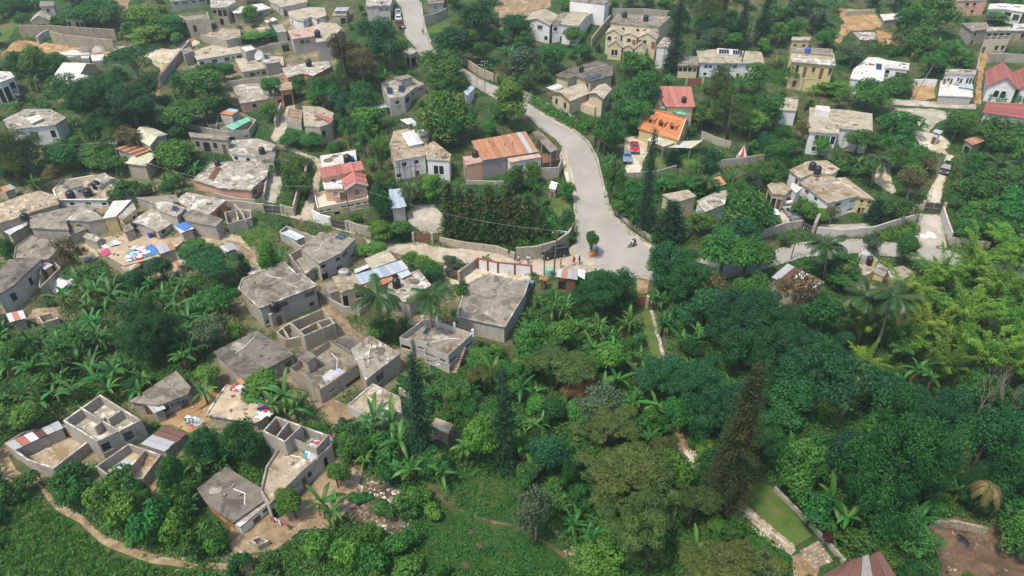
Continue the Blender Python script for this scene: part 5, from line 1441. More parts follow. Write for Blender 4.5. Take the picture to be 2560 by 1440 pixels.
HS('w72','pink walled two storey house with dark arched windows',
bk([(2392,2),(2470,0),(2464,-16),(2394,-14)],b=(1,2468,38),wm='plaster_pink',rm='slab_pale',ov=.15,op={0:'.aa./..w.'}),land='the pink walled house')
HS('w73','white house with balustrade at the top right corner',
bk([(2470,22),(2512,22),(2560,30),(2570,12),(2500,8),(2474,10)],h=3.2,wm='plaster_white',rm='slab_white',ov=.25,op={0:'W.',1:'BW'}),land='the white corner house')
HS('w74','grey two storey house with blue white balcony',
bk([(2404,58),(2430,78),(2475,72),(2466,55)],b=(1,2434,116),wm='plaster_grey',rm='slab_grey',ov=.2,op={1:'w./D.',0:'.'}),
bk([(2466,78),(2536,76),(2526,66),(2470,68)],h=5.8,wm='plaster_cream',rm='slab_pale',ov=.25,op={0:'BBBB/D.ww'}),
bk([(2530,76),(2575,76),(2575,58),(2534,60)],h=3.0,wm='block_tan',rm='slab_white',ov=.2,op={0:'.w'}),land='the house with blue white balcony')
HS('w75','house with steep red gabled roofs at the right border',
bk([(2546,224),(2532,182),(2462,180),(2467,216)],h=3.7,t='gable',rise=2.4,wm='plaster_white',rm='tile_red',ov=.4,tiles=1,fm='tile_red',op={3:'.aa.'}),
bk([(2620,236),(2600,188),(2532,182),(2546,224)],h=3.7,t='gable',rise=2.5,wm='plaster_white',rm='tile_red',ov=.4,tiles=1,fm='tile_red',op={3:'.aa.'}),land='the red gabled house')
HS('w76','long low red roof at the right border',
bk([(2456,282),(2580,300),(2580,268),(2464,262)],h=3.0,t='shed',rise=.7,wm='plaster_white',rm='tile_red',ov=.4,tiles=1),land='the long red roof')
HS('w77','white house with pale blue awning and stained lower roof',
bk([(2362,186),(2440,186),(2440,174),(2364,172)],h=3.2,wm='plaster_white',rm='slab_pale',ov=.2,op={0:'DsD.sD.GG'}),
bk([(2346,238),(2432,242),(2431,200),(2352,199)],b=(0,2350,262),wm='plaster_grey',rm='slab_white',ov=.15,op={0:'....'}),
bk([(2396,218),(2434,224),(2432,212),(2398,208)],z=1,dz=.4,wm='plaster_white',sheet=['tin_blue'],sw=1.4),land='the house with pale blue awning')
HS('w78','two storey house under a broad cream slab',
bk([(2022,329),(2098,334),(2098,320),(2182,328),(2181,284),(2120,275),(2024,268)],b=(0,2024,386),wm='plaster_white',rm='slab_cream',ov=.3,op={0:'.WGGG/.ww..',2:'..../....'}),
bk([(2037,275),(2076,279),(2074,266),(2040,263)],z=0,dz=1.2,wm='plaster_white',rm='slab_white',ov=0),land='the broad cream slab')
HS('w78b','pale flat roof left of the broad cream slab',
bk([(1952,274),(1992,278),(1996,248),(1950,244)],h=3.2,wm='plaster_white',rm='slab_cream',ov=.15))
HS('w79','big white hillside house with vaulted brown stained roof',
bk([(2000,456),(2070,508),(2150,489),(2078,436),(2028,437)],b=(1,2065,556),wm='plaster_white',rm='slab_brown',ov=.25,op={0:'.W.w../W.....',1:'.W.P/.w.P'}),
bk([(1972,425),(2001,446),(2030,434),(2084,434),(2100,422),(2068,401),(2018,403)],z=0,dz=.6,wm='plaster_white',rm='slab_brown',ov=.25,op={0:'.D/..'}),
bk([(2092,444),(2142,492),(2188,499),(2114,443)],z=0,dz=-.2,wm='plaster_yellow',rm='slab_brown',ov=.25,op={1:'.w.W/.GW.'}),
bk([(2070,528),(2150,510),(2156,516),(2074,536)],z=0,dz=-3.2,wm='plaster_grey',rm='slab_grey',ov=.1),land='the big white house')
HS('w79b','low annex with rounded white roof left of the big white house',
bk([(1918,462),(1944,448),(1980,472),(1962,486),(1930,484)],h=3.0,wm='plaster_cream',rm='slab_brown',ov=.2,op={4:'G',3:'DG'}),
bk([(1976,468),(1980,456),(2006,470),(1990,482)],h=3.2,wm='plaster_white',rm='slab_white',ov=.15),land='the rounded white annex')
HS('w79c','pale slab roof hidden behind the mango tree',
bk([(1742,502),(1800,474),(1822,476),(1812,510),(1762,530)],h=3.0,wm='plaster_white',rm='slab_pale',ov=.15))
HS('w79d','stained pale slab roof above the round conifers',
bk([(1655,486),(1720,474),(1742,490),(1690,506)],h=2.8,wm='plaster_cream',rm='slab_cream',ov=.15))
HS('w79e','small red tin hut behind the fan palm garden',
bk([(1775,450),(1800,440),(1816,460),(1790,468)],h=2.6,wm='block_tan',sheet=['tin_rust'],sw=1.0),name='hut',cat='hut')
HS('w80','yellow roofless house with white tanks inside its walls',
bk([(2142,648),(2156,614),(2196,650),(2186,676),(2160,690)],h=4.2,t='open',fz=1.6,wm='plaster_yellow',rm='slab_pale',wt=.3),
bk([(2184,680),(2210,692),(2224,674),(2200,656)],h=4.0,t='gable',rise=.8,wm='plaster_yellow',rm='slab_pale',ov=.1),land='the yellow roofless house')
HS('w81','pale bowed slab right of the yellow roofless house',
bk([(2218,672),(2258,664),(2284,680),(2262,696),(2226,694)],h=3.0,t='parapet',par=.15,wm='plaster_cream',rm='slab_pale',wt=.2))
HS('w82','low house with rusty tin roof half hidden in the dark wood',
bk([(1928,694),(2010,734),(2060,712),(1966,666)],h=3.4,t='shed',rise=.5,wm='block_grey',sheet=['tin_rust','tin_brown','tin_silver'],sw=1.1),land='the rusty roof in the wood')
HS('w83','house with dark red panelled roof at the bottom border',
bk([(2040,1450),(2262,1474),(2198,1386),(2108,1412)],h=3.0,t='shed',rise=.4,wm='block_grey',sheet=['tin_brown','tin_brown','tin_brown','tin_grey'],sw=1.3),land='the dark red roof')
HS('w84','roadside stall roofed with grey and rusty tin',
bk([(1390,694),(1444,700),(1444,676),(1394,672)],h=2.6,wm='wood_brown',sheet=['tin_silver','tin_rust'],sw=.9,op={0:'G.'}),name='stall',cat='stall',land='the roadside stall')
HS('w85','stone roofed shed with brown hatch at the white lane',
bk([(2410,350),(2440,340),(2462,352),(2432,364)],h=2.8,wm='block_tan',sheet=['tin_orange'],sw=1.0,op={3:'G'}),name='shed',cat='shed')
HS('w86','white box hut with blue top on the pale yard',
bk([(2330,330),(2350,336),(2358,328),(2338,323)],h=2.6,wm='plaster_white',sheet=['tin_blue'],sw=1.2,op={0:'D'}),name='hut',cat='hut')
# ------------------------------------------------------------------ things on roofs, in yards and on the road
def roof_pt(key,px,py,bi=0,floor=True):
 r,bl = HOUSES[key]
 return onz(px,py,bl[bi]['_zf' if floor else '_zt'])
TANKS = {}
def tank(label,P,h=1.5,r=.62,mat='black_plastic',stand=0.0):
 root = empty('water_tank',P,0,label,'water tank')
 k = (mat,round(h,2),round(r,2))
 if k not in TANKS:
  m = MB()
  prof = [(0,0),(r,0)]
  for i in range(5):prof += [(r,h * .8 * (i + .1) / 5),(r * 1.05,h * .8 * (i + .35) / 5),(r * 1.05,h * .8 * (i + .7) / 5),(r,h * .8 * (i + .95) / 5)]
  prof += [(r * .8,h * .9),(r * .35,h * .97)]
  m.lathe(prof,16)
  l = MB(); l.lathe([(r * .36,h * .95),(r * .36,h * 1.04),(0,h * 1.05)],12)
  TANKS[k] = (m.mesh('tank_body',MATS[mat],True),l.mesh('tank_lid',MATS[mat],True))
 put('tank_body',TANKS[k][0],root,(0,0,stand)); put('tank_lid',TANKS[k][1],root,(0,0,stand))
 if stand:
  s = MB(); s.box(-r,-r,0,r,r,stand); s.build('stand',MATS['block_grey'],root)
 return root
TK = [('pink',870,408,4,'tall black ribbed water tank on the pink house roof',1.9,.75,'black_plastic'),('pink',880,404,4,'small blue water tank beside the black one on the pink house',1.1,.55,'blue_plastic'),
 ('big36',687,776,1,'black water tank on the annex of the big flat roofed house',1.5,.6,'black_plastic'),
 ('slab41',992,718,0,'black water tank at the edge of the pale slab by the palm',1.7,.6,'black_plastic'),
 ('slab40',861,687,0,'round concrete water tank on the brown stained slab',1.0,.8,'slab_pale'),
 ('penthouse27',179,494,0,'black water tank in front of the white roof hut',1.5,.75,'black_plastic'),
 ('penthouse27',223,490,0,'black water tank mid roof of the white house with roof hut',1.6,.75,'black_plastic'),
 ('penthouse27',243,471,0,'black water tank nearest the gabled end of the white hut roof',1.6,.7,'black_plastic'),
 ('slab28',64,549,0,'black water tank between the left border slabs',1.3,.6,'black_plastic'),
 ('slab17',545,414,0,'black water tank at the back rim of the broad white slab',1.3,.55,'black_plastic'),
 ('ruinlow',656,384,0,'black water tank on the rounded patio house',1.4,.6,'black_plastic'),
 ('h10',795,94,1,'black water tank on the pale roof of the tower house',1.9,.75,'black_plastic'),
 ('h13',773,166,0,'black water tank on the orange house with stained roof',1.7,.7,'black_plastic'),
 ('h11',587,112,0,'blue water tank on the long white house',1.7,.7,'blue_plastic'),
 ('w62',1561,44,0,'black water tank at left on the row house roof',1.5,.65,'black_plastic'),
 ('w62',1614,53,0,'black water tank at right on the row house roof',1.6,.65,'black_plastic'),
 ('w65',1453,180,0,'black water tank on the dark roof of the cream house',1.5,.55,'black_plastic'),
 ('rust22',1188,392,1,'black water tank on the pink annex of the workshop',1.4,.6,'black_plastic'),
 ('w79',2029,424,1,'left black water tank on the big white house',1.6,.65,'black_plastic'),
 ('w79',2042,434,1,'right black water tank on the big white house',1.6,.65,'black_plastic'),
 ('w80',2157,652,0,'pale grey tank inside the yellow roofless walls',1.9,.75,'tin_silver'),
 ('w80',2172,662,0,'black tank inside the yellow roofless walls',1.6,.5,'black_plastic'),
 ('w68',2018,131,1,'blue topped tank on the yellow house roof',1.2,.6,'blue_plastic'),
 ('multi15',512,288,0,'bright blue drum standing on the unfinished green roofed house',1.5,.45,'blue_plastic'),
 ('w66',1709,257,0,'black water tank beside the salmon ribbed roof',1.4,.55,'black_plastic')]
for k,x,y,bi,lab,h,r,mt in TK:tank(lab,roof_pt(k,x,y,bi),h,r,mt,.0 if k != 'slab40' else .0)
for x,y,lab,hh,r,mt in [(57,256,'black water tank standing among bananas at the left',2.4,.9,'black_plastic'),(712,128,'pair of black drums by the wall, left one',1.8,.5,'black_plastic'),(719,127,'pair of black drums by the wall, right one',1.8,.5,'black_plastic'),(578,182,'black water tank in the yard below the blue stripe',1.8,.8,'black_plastic'),(566,187,'small black drum beside the yard tank',1.0,.45,'black_plastic')]:
 tank(lab,hit(x,y),hh,r,mt)
def solar(label,quad,z,tilt=.25,rows=1,cols=2):
 """panels over a picture quad on a roof plane z: front-left, front-right, back-right, back-left"""
 P = [onz(x,y,z + .12) for x,y in quad]
 P[2].z += tilt; P[3].z += tilt
 loc = (P[0] + P[2]) / 2; loc.z = z
 root = empty('solar_panel',loc,0,label,'solar panel')
 for i in range(cols):
  for j in range(rows):
   q = lambda u,v:P[0].lerp(P[1],u).lerp(P[3].lerp(P[2],u),v) - loc
   u0,u1,v0,v1 = i / cols + .02,(i + 1) / cols - .02,j / rows + .02,(j + 1) / rows - .02
   m = MB(); Q = [q(u0,v0),q(u1,v0),q(u1,v1),q(u0,v1)]
   lo = [a - Vector((0,0,.05)) for a in Q]
   m.face(Q,0); m.face(lo[::-1],1)
   for k in range(4):
    m.face([lo[k],lo[(k + 1) % 4],Q[(k + 1) % 4],Q[k]],1)
    m.bar(Q[k] + Vector((0,0,.01)),Q[(k + 1) % 4] + Vector((0,0,.01)),.05,.03,1)
   m.build('panel',[MATS['solar_blue'],MATS['chrome']],root)
 lg = MB()
 for a in P:lg.bar((a.x - loc.x,a.y - loc.y,0),a - loc,.05)
 lg.build('rack',MATS['grey_frame'],root)
SOL = [('solar35',[(836,594),(854,600),(868,590),(850,586)],'blue solar panel on the pointed grey slab',0,.2,2,2),('slab30b',[(428,524),(440,530),(446,520),(434,515)],'single solar panel leaning on the pale slab',0,.2,1,1),
 ('pink',[(826,452),(838,456),(838,451),(826,448)],'small solar panel on the ledge of the pink house',1,.2,1,1),('terrace43',[(1056,834),(1066,836),(1077,822),(1067,818)],'dark solar panel lying on the notched parapet terrace',0,.05,1,1),
 ('w65',[(1460,196),(1474,200),(1488,194),(1474,189)],'left solar array on the dark roof of the cream house',0,.15,1,3),('w65',[(1480,190),(1494,194),(1504,187),(1490,184)],'right solar array on the dark roof of the cream house',0,.15,1,3),
 ('w64',[(1797,133),(1823,134),(1822,126),(1797,125)],'left blue solar array on the long white house',1,.2,1,4),('w64',[(1832,135),(1856,136),(1855,128),(1832,127)],'right blue solar array on the long white house',1,.2,1,4),
 ('h12',[(662,150),(672,152),(672,142),(660,140)],'dark solar array beside the satellite dish',0,.4,2,1),('tower19',[(996,229),(1010,231),(1012,219),(998,217)],'blue roof panel of the bare grey house, right one',0,.5,1,1),('tower19',[(968,233),(982,236),(980,224),(966,222)],'pale roof panel of the bare grey house, left one',0,.5,1,1),
 ('w69',[(2190,173),(2204,175),(2204,162),(2190,160)],'brown roof hatch panel on the bright white roof',0,.2,1,1)]
for k,q,lab,bi,ti,ro,co in SOL:solar(lab,q,HOUSES[k][1][bi]['_zf'],ti,ro,co)
# satellite dish
def dish():
 p = roof_pt('h12',652,152)
 root = empty('satellite_dish',p,0,'big white satellite dish on the cream slab roof','satellite dish')
 m = MB(); m.lathe([(0,0),(.5,.06),(1.0,.24),(1.3,.42),(1.32,.46),(1.0,.29),(.5,.10),(0,.04)],20)
 o = m.build('dish',MATS['tin_silver'],root,True); o.location = (0,0,1.1); o.rotation_euler = (R(50),0,R(-25))
 m = MB(); m.tube([(0,0,0),(0,0,1.1)],.06,8); m.build('mast',MATS['grey_frame'],root)
 m = MB(); m.tube([(0,0,.05),(0,0,.95)],.025,6); f = m.build('feed_arm',MATS['grey_frame'],root); f.location = (0,0,1.1); f.rotation_euler = (R(50),0,R(-25))
dish()
# ------------------------------------------------------------------ vehicles
def car(label,px,py,ahead,color,kind='car',name='parked_car',L=4.3,Wd=1.75,Ht=1.45):
 p = hit(px,py,.1); q = hit(*ahead,.1)
 rz = math.atan2(q.y - p.y,q.x - p.x)
 p.z = terr(p.x,p.y) + .11
 root = empty(name,p,rz,label,'car' if kind != 'suv' else 'SUV')
 h,w = L / 2,Wd / 2
 belt = Ht * .58
 if kind == 'suv':prof = [(-h,.42),(-h,belt),(-h + .06,belt + .02),(h * .42,belt),(h * .95,belt * .88),(h,belt * .7),(h,.42)]; cab = [(-h + .08,belt),(-h + .3,Ht),(h * .10,Ht),(h * .44,belt)]
 elif kind == 'pickup':prof = [(-h,.45),(-h,belt),(h * .42,belt),(h * .95,belt * .9),(h,belt * .7),(h,.42)]; cab = [(-h * .25,belt),(-h * .15,Ht),(h * .12,Ht),(h * .42,belt)]
 else:prof = [(-h,.35),(-h,belt * .95),(-h * .75,belt),(h * .42,belt),(h * .95,belt * .82),(h,belt * .62),(h,.32)]; cab = [(-h * .78,belt),(-h * .45,Ht),(h * .12,Ht),(h * .44,belt)]
 m = MB()
 def loft(pr,ws):
  n = len(pr)
  for i in range(n - 1):
   (x0,z0),(x1,z1) = pr[i],pr[i + 1]
   a,b = ws(z0),ws(z1)
   m.face([(x0,-a,z0),(x1,-b,z1),(x1,b,z1),(x0,a,z0)])
  for s in (-1,1):m.face([(x,s * ws(z),z) for x,z in (pr if s > 0 else pr[::-1])])
  m.face([(pr[0][0],-ws(pr[0][1]),pr[0][1]),(pr[0][0],ws(pr[0][1]),pr[0][1]),(pr[-1][0],ws(pr[-1][1]),pr[-1][1]),(pr[-1][0],-ws(pr[-1][1]),pr[-1][1])])
 loft(prof,lambda z:w * (1 - .06 * abs(z - .6)))
 body = m.build('body',MATS[color],root)
 bv = body.modifiers.new('soft','BEVEL'); bv.width = .07; bv.segments = 2
 m = MB()
 loft(cab,lambda z:w * (.97 - .22 * (z - belt) / (Ht - belt)))
 c = m.build('cabin',MATS[color],root); bv = c.modifiers.new('soft','BEVEL'); bv.width = .05; bv.segments = 2
 def side(z):return w * (.97 - .22 * (z - belt) / (Ht - belt))
 zl,zh = belt + .08,Ht - .09
 def cx(seg,z):
  (x0,z0),(x1,z1) = (cab[0],cab[1]) if seg == 0 else (cab[3],cab[2])
  return x0 + (x1 - x0) * (z - z0) / (z1 - z0)
 for s in (-1,1):
  m = MB()
  for a,b in ((.06,.48),(.53,.95)):
   P = []
   for (t,z) in ((a,zl),(b,zl),(b,zh),(a,zh)):
    P.append((cx(0,z) * (1 - t) + cx(1,z) * t,s * (side(z) + .012),z))
   m.face(P if s < 0 else P[::-1])
  m.build('side_window',MATS['dark_glass'],root)
 for seg,nm,o in ((1,'windscreen',.014),(0,'rear_window',-.014)):
  m = MB(); m.face([(cx(seg,zl) + o,-side(zl) * .88,zl + .01),(cx(seg,zl) + o,side(zl) * .88,zl + .01),(cx(seg,zh) + o,side(zh) * .88,zh + .012),(cx(seg,zh) + o,-side(zh) * .88,zh + .012)]); m.build(nm,MATS['dark_glass'],root)
 r = .33 if kind == 'car' else .38
 for sx in (-1,1):
  for sy in (-1,1):
   m = MB(); m.lathe([(0,-.11),(r * .6,-.11),(r,-.09),(r,.09),(r * .6,.11),(0,.11)],16)
   wl = m.build('wheel',MATS['rubber'],root); wl.location = (sx * h * .62,sy * (w - .08),r - .02); wl.rotation_euler = (R(90),0,0)
   m = MB(); m.lathe([(0,.125),(r * .55,.12),(r * .58,.10)],12); m.lathe([(r * .58,-.10),(r * .55,-.12),(0,-.125)],12)
   m.build('rim',MATS['chrome'],wl)
 for sy in (-1,1):
  m = MB(); m.box(h - .06,sy * w * .72 - .16,belt * .68,h + .012,sy * w * .72 + .16,belt * .82); m.build('headlight',MATS['white_paint'],root)
  m = MB(); m.box(-h - .012,sy * w * .78 - .1,belt * .7,-h + .05,sy * w * .78 + .1,belt * .9); m.build('tail_light',MATS['door_red'],root)
 m = MB(); m.box(h - .03,-w * .85,.34,h + .05,w * .85,.5); m.box(-h - .05,-w * .85,.36,-h + .03,w * .85,.52); m.build('bumper',MATS['grey_frame'],root)
 if kind == 'suv':
  m = MB()
  for s in (-1,1):m.bar((-h + .4,s * w * .62,Ht + .06),(h * .1,s * w * .62,Ht + .06),.05)
  m.build('roof_rack',MATS['grey_frame'],root)
 mark_screen([proj(*(root.location + Vector((a,b,c)))) for a,b,c in ((-2,-1,0),(2,-1,0),(2,1,1.5),(-2,1,1.5))]); mark_ground([p + Vector((a,b,0)) for a,b in ((-2,-2),(2,-2),(2,2),(-2,2))])
plain('car_red',(0.42,0.015,0.03),0.25,spec=.6,na=.05); plain('car_black',(0.012,0.016,0.02),0.2,spec=.6,na=.05); plain('car_silver',(0.42,0.44,0.46),0.3,.3,na=.08)
plain('car_white',(0.68,0.69,0.7),0.3,na=.05); plain('car_blue',(0.14,0.26,0.40),0.3,na=.05); plain('car_maroon',(0.16,0.03,0.03),0.3,na=.05)
car('black SUV parked by the curved stone wall at the junction',1386,640,(1330,650),'car_black','suv',L=4.7,Wd=1.9,Ht=1.8)
car('red car parked on the pale gravel yard',1586,374,(1587,392),'car_red')
car('steel blue car parked below the red car',1567,398,(1568,414),'car_blue',Ht=1.5)
car('silver pickup in the paved yard of the big white house',1977,540,(1958,512),'car_silver','pickup',L=4.9,Wd=1.8,Ht=1.7)
car('white car under leaves behind the silver pickup',1958,502,(1944,484),'car_white')
car('black car on the white lane between trees',2362,428,(2352,446),'car_black','suv',Ht=1.6)
car('silver car uppermost in the row on the upper road',995,36,(993,24),'car_silver')
car('white car middle of the row on the upper road',996,50,(994,38),'car_white')
car('maroon pickup at the near end of the row on the upper road',1002,66,(998,54),'car_maroon','pickup')
car('pale blue van beside the large stained slab',1313,728,(1322,712),'car_blue','suv',Ht=1.8)
car('grey car half hidden beside the blue tin roofed house',1032,678,(1042,672),'car_silver')
# ------------------------------------------------------------------ people, motorbikes
SKIN = {}
for nm,c in (('skin',(0.10,0.05,0.03)),('cloth_white',(0.65,0.65,0.66)),('cloth_red',(0.45,0.04,0.05)),('cloth_blue',(0.05,0.10,0.28)),('cloth_dark',(0.03,0.03,0.04)),('cloth_pink',(0.5,0.06,0.16)),('cloth_teal',(0.05,0.30,0.30)),('cloth_yellow',(0.6,0.45,0.08)),('cloth_orange',(0.55,0.17,0.03)),('hair',(0.01,0.009,0.008))):
 plain(nm,c,0.8,var=.03,na=.1)
def body_mesh(joints,edges,radii,mats,rule):
 me = bpy.data.meshes.new('person')
 me.from_pydata(joints,edges,[])
 o = bpy.data.objects.new('person_build',me); COL.objects.link(o)
 md = o.modifiers.new('skin','SKIN')
 sk = me.skin_vertices[0].data
 for i,r in enumerate(radii):sk[i].radius = (r,r)
 sk[0].use_root = True
 ss = o.modifiers.new('sub','SUBSURF'); ss.levels = ss.render_levels = 1
 dg = bpy.context.evaluated_depsgraph_get()
 out = bpy.data.meshes.new_from_object(o.evaluated_get(dg))
 bpy.data.objects.remove(o); bpy.data.meshes.remove(me)
 for m in mats:out.materials.append(MATS[m])
 for f in out.polygons:f.material_index = rule(f.center); f.use_smooth = True
 return out
ED = [(0,1),(1,2),(2,3),(3,4),(4,5),(2,6),(6,7),(7,8),(2,9),(9,10),(10,11),(0,12),(12,13),(13,14),(14,15),(0,16),(16,17),(17,18),(18,19)]
RD = [.15,.14,.15,.065,.10,.075,.065,.05,.035,.065,.05,.035,.095,.065,.045,.035,.095,.065,.045,.035]
def stand(k=0):
 s = .12 * k
 return [(0,0,.92),(0,0,1.12),(0,0,1.36),(0,.01,1.50),(.0,.03,1.60),(0,.03,1.70),(-.19,0,1.38),(-.25,.02 + s,1.10),(-.24,.12 + s,.86),(.19,0,1.38),(.25,.02 - s,1.10),(.24,.1 - s,.86),(-.1,0,.86),(-.11,.03 + s,.48),(-.11,-.02 + s * 1.5,.08),(-.11,.14 + s * 1.5,.03),(.1,0,.86),(.11,.03 - s,.48),(.11,-.02 - s * 1.5,.08),(.11,.14 - s * 1.5,.03)]
def sit():
 return [(0,0,.80),(0,.05,1.0),(0,.14,1.24),(0,.2,1.36),(0,.24,1.46),(0,.24,1.56),(-.19,.14,1.24),(-.26,.34,1.05),(-.25,.58,1.02),(.19,.14,1.24),(.26,.34,1.05),(.25,.58,1.02),(-.14,.05,.78),(-.2,.42,.66),(-.2,.30,.30),(-.2,.42,.24),(.14,.05,.78),(.2,.42,.66),(.2,.30,.30),(.2,.42,.24)]
PEOPLE = []
def person(label,P,rz,top,legs,pose=None,group=None,hat=None):
 j = pose if pose else stand(1)
 hz = j[3][2]; lz = j[0][2] + .04
 def rule(c):
  if c.z > hz - .02:return 0
  if pose is None or True:
   arm = abs(c.x) > .215
   if arm and c.z < j[7][2] and pose is None:return 0
   if c.z > lz or arm:return 1
   if c.z < j[15][2] + .06:return 3
   return 2
 me = body_mesh(j,ED,RD,['skin',top,legs,'hair'],rule)
 o = put('person',me,None,P,rz)
 tag(o,label,'person',group)
 h = MB(); h.lathe([(0.098,0),(.105,.05),(.08,.11),(0,.14)],10,0,(j[4][0],j[4][1] - .015,j[4][2] + .02)); h.build('hair' if not hat else 'hat',MATS[hat or 'hair'],o,True)
 n = MB(); n.lathe([(.018,0),(.012,.03),(0,.04)],6,0,(0,0,0)); q = n.build('nose',MATS['skin'],o); q.location = (j[4][0],j[4][1] + .09,j[4][2]); q.rotation_euler = (R(-90),0,0)
 return o
def gp(x,y,dz=.1):
 p = hit(x,y); p.z = terr(p.x,p.y) + dz; return p
for x,y,lab,t,l,rz in [(1289,652,'person in blue shirt walking on the dirt road by the stone wall','cloth_blue','cloth_dark',1.2),(1308,640,'person in dark clothes standing next to the red motorbike','cloth_dark','cloth_blue',.4),(1315,641,'person in white shirt standing next to the red motorbike','cloth_white','cloth_dark',2.0),(1320,660,'person in white walking below the parked motorbike','cloth_white','cloth_dark',3.0),(1297,660,'person in pale clothes in front of the red framed wall','cloth_white','cloth_dark',1.0),(1434,664,'person in red dress at the roadside stall','cloth_red','cloth_red',.6),(1402,670,'person in brown behind the roadside stall roof','cloth_orange','cloth_dark',2.2),(1448,662,'person in dark blue beside the white sheet of the stall','cloth_blue','cloth_dark',2.5),(1273,645,'dark clothed person on the left of the dirt road','cloth_dark','cloth_dark',.2),(1477,634,'person in dark clothes left of the statue tree','cloth_dark','cloth_blue',1.0),(1491,638,'person in teal shirt right of the statue tree','cloth_teal','cloth_dark',4.0),(1008,80,'person walking near the maroon pickup','cloth_white','cloth_dark',0),(1058,88,'person in red walking on the far side of the upper road','cloth_red','cloth_dark',3)]:
 person(lab,gp(x,y),rz,t,l)
for x,y,lab,t,l in [(612,996,'person in red shirt sorting clothes on the sandy roof','cloth_red','cloth_dark'),(618,1000,'person in teal shirt on the sandy roof','cloth_teal','cloth_blue'),(624,1002,'person in dark shirt at the right end of the sandy roof group','cloth_dark','cloth_blue'),(650,1032,'person in white at the right corner of the sandy roof','cloth_white','cloth_dark')]:
 person(lab,roof_pt('peoplehouse',x,y),random.uniform(0,6),t,l)
def motorbike(label,px,py,rz,mat,rider=False):
 p = gp(px,py,.11)
 root = empty('motorbike',p,rz,label,'motorbike')
 for y in (-.62,.66):
  m = MB()
  n = 18
  for k in range(n):
   a,b = 2 * math.pi * k / n,2 * math.pi * (k + 1) / n
   m.bar((0,.29 * math.cos(a),.29 * math.sin(a)),(0,.29 * math.cos(b),.29 * math.sin(b)),.09,.08)
  wl = m.build('wheel',MATS['rubber'],root); wl.location = (0,y,.31)
  m = MB()
  for k in range(6):
   a = math.pi * k / 3; m.bar((0,0,0),(0,.27 * math.cos(a),.27 * math.sin(a)),.02)
  m.build('spokes',MATS['chrome'],wl)
 m = MB(); m.bar((0,.55,.95),(0,.66,.31),.07); m.bar((0,-.62,.31),(0,.1,.45),.07); m.bar((0,.1,.45),(0,.5,.85),.07); m.bar((0,-.5,.7),(0,.1,.45),.06); m.build('frame',MATS['grey_frame'],root)
 m = MB(); m.box(-.16,-.12,.32,.16,.3,.62); m.build('engine',MATS['grey_frame'],root)
 m = MB(); m.lathe([(0,0),(.15,.02),(.17,.2),(.1,.4),(0,.44)],10); f = m.build('fuel_tank',MATS[mat],root,True); f.location = (0,.02,.82); f.rotation_euler = (R(-80),0,0)
 m = MB(); m.box(-.14,-.8,.76,.14,.04,.86); m.build('seat',MATS['black_plastic'],root)
 m = MB(); m.bar((-.36,.5,1.04),(.36,.5,1.04),.04); m.build('handlebar',MATS['chrome'],root)
 m = MB(); m.lathe([(0,0),(.09,.02),(.09,.1),(0,.12)],10); h = m.build('headlight',MATS['white_paint'],root); h.location = (0,.6,.92); h.rotation_euler = (R(-90),0,0)
 mark_screen([proj(p.x + a,p.y + b,p.z + c) for a,b,c in ((-1,-1,0),(1,-1,0),(1,1,1.6),(-1,1,1.6))])
 return root,p
mb_,P_ = motorbike('dark motorbike riding down the asphalt bend',1580,618,R(120),'cloth_dark')
person('rider in white shirt on the motorbike in the bend',P_ + Vector((math.sin(-R(120)) * -.15,math.cos(R(120)) * -.15,0)),R(120),'cloth_white','cloth_dark',sit())
q_ = Vector((-math.sin(R(120)),math.cos(R(120)),0))
person('passenger in dark shirt behind the rider in the bend',P_ - q_ * .62 + Vector((0,0,.02)),R(120),'cloth_dark','cloth_blue',sit())
motorbike('red motorbike parked by the stone wall',1327,640,R(80),'cloth_red')
# ------------------------------------------------------------------ poles and cables
def pole(label,px,py,h=8.0,r=.12,mat='pole_wood',arm=True,lean=(0,0),lamp=False):
 p = hit(px,py)
 root = empty('utility_pole',p,0,label,'pole')
 top = Vector((lean[0],lean[1],h))
 m = MB(); m.tube([(0,0,-.5),top * .5,top],[r,r * .85,r * .7],8); m.build('shaft',MATS[mat],root)
 if arm:
  m = MB(); m.bar(top + Vector((-.8,0,-.4)),top + Vector((.8,0,-.4)),.1,.12); m.build('crossarm',MATS[mat],root)
  for x in (-.7,0,.7):
   m = MB(); m.lathe([(.06,0),(.07,.06),(.04,.1),(.06,.14),(0,.18)],8,0,(top.x + x,top.y,top.z - .34)); m.build('insulator',MATS['white_paint'],root)
 if lamp:
  m = MB(); m.tube([top,top + Vector((.5,-.3,.2)),top + Vector((1.1,-.6,.2))],.04,6); m.box(top.x + 1.0,top.y - .75,top.z + .1,top.x + 1.5,top.y - .5,top.z + .22); m.build('street_light',MATS['tin_white'],root)
 return p + top
PT = {}
PT['a'] = pole('tall wooden pole standing at the dirt road by the stall',1384,690,8.6,.15,lean=(.3,0),lamp=True)
PT['b'] = pole('short dark pole left of the tall pole at the stall',1360,688,4.4,.12,arm=False)
PT['c'] = pole('leaning wooden pole in front of the pink roofed house',878,548,7.6,.11,lean=(-.6,0))
PT['d'] = pole('wooden pole beside the dark corner gate',672,530,6.0,.11,lean=(-.3,0))
PT['e'] = pole('pole with cross arm among bananas at the left',390,478,6.0,.1)
PT['f'] = pole('grey pole above the white roof hut house',309,430,6.5,.1,'grey_frame')
PT['g'] = pole('pole at the upper road beside the maroon gate',1213,236,8.0,.11,'grey_frame')
PT['h'] = pole('short street light pole beside the upper road',1193,222,5.6,.08,'grey_frame',False,lamp=True)
PT['i'] = pole('thin leaning pole on the bend by the green hedge',1490,388,9.0,.07,'grey_frame',False,lean=(1.6,0))
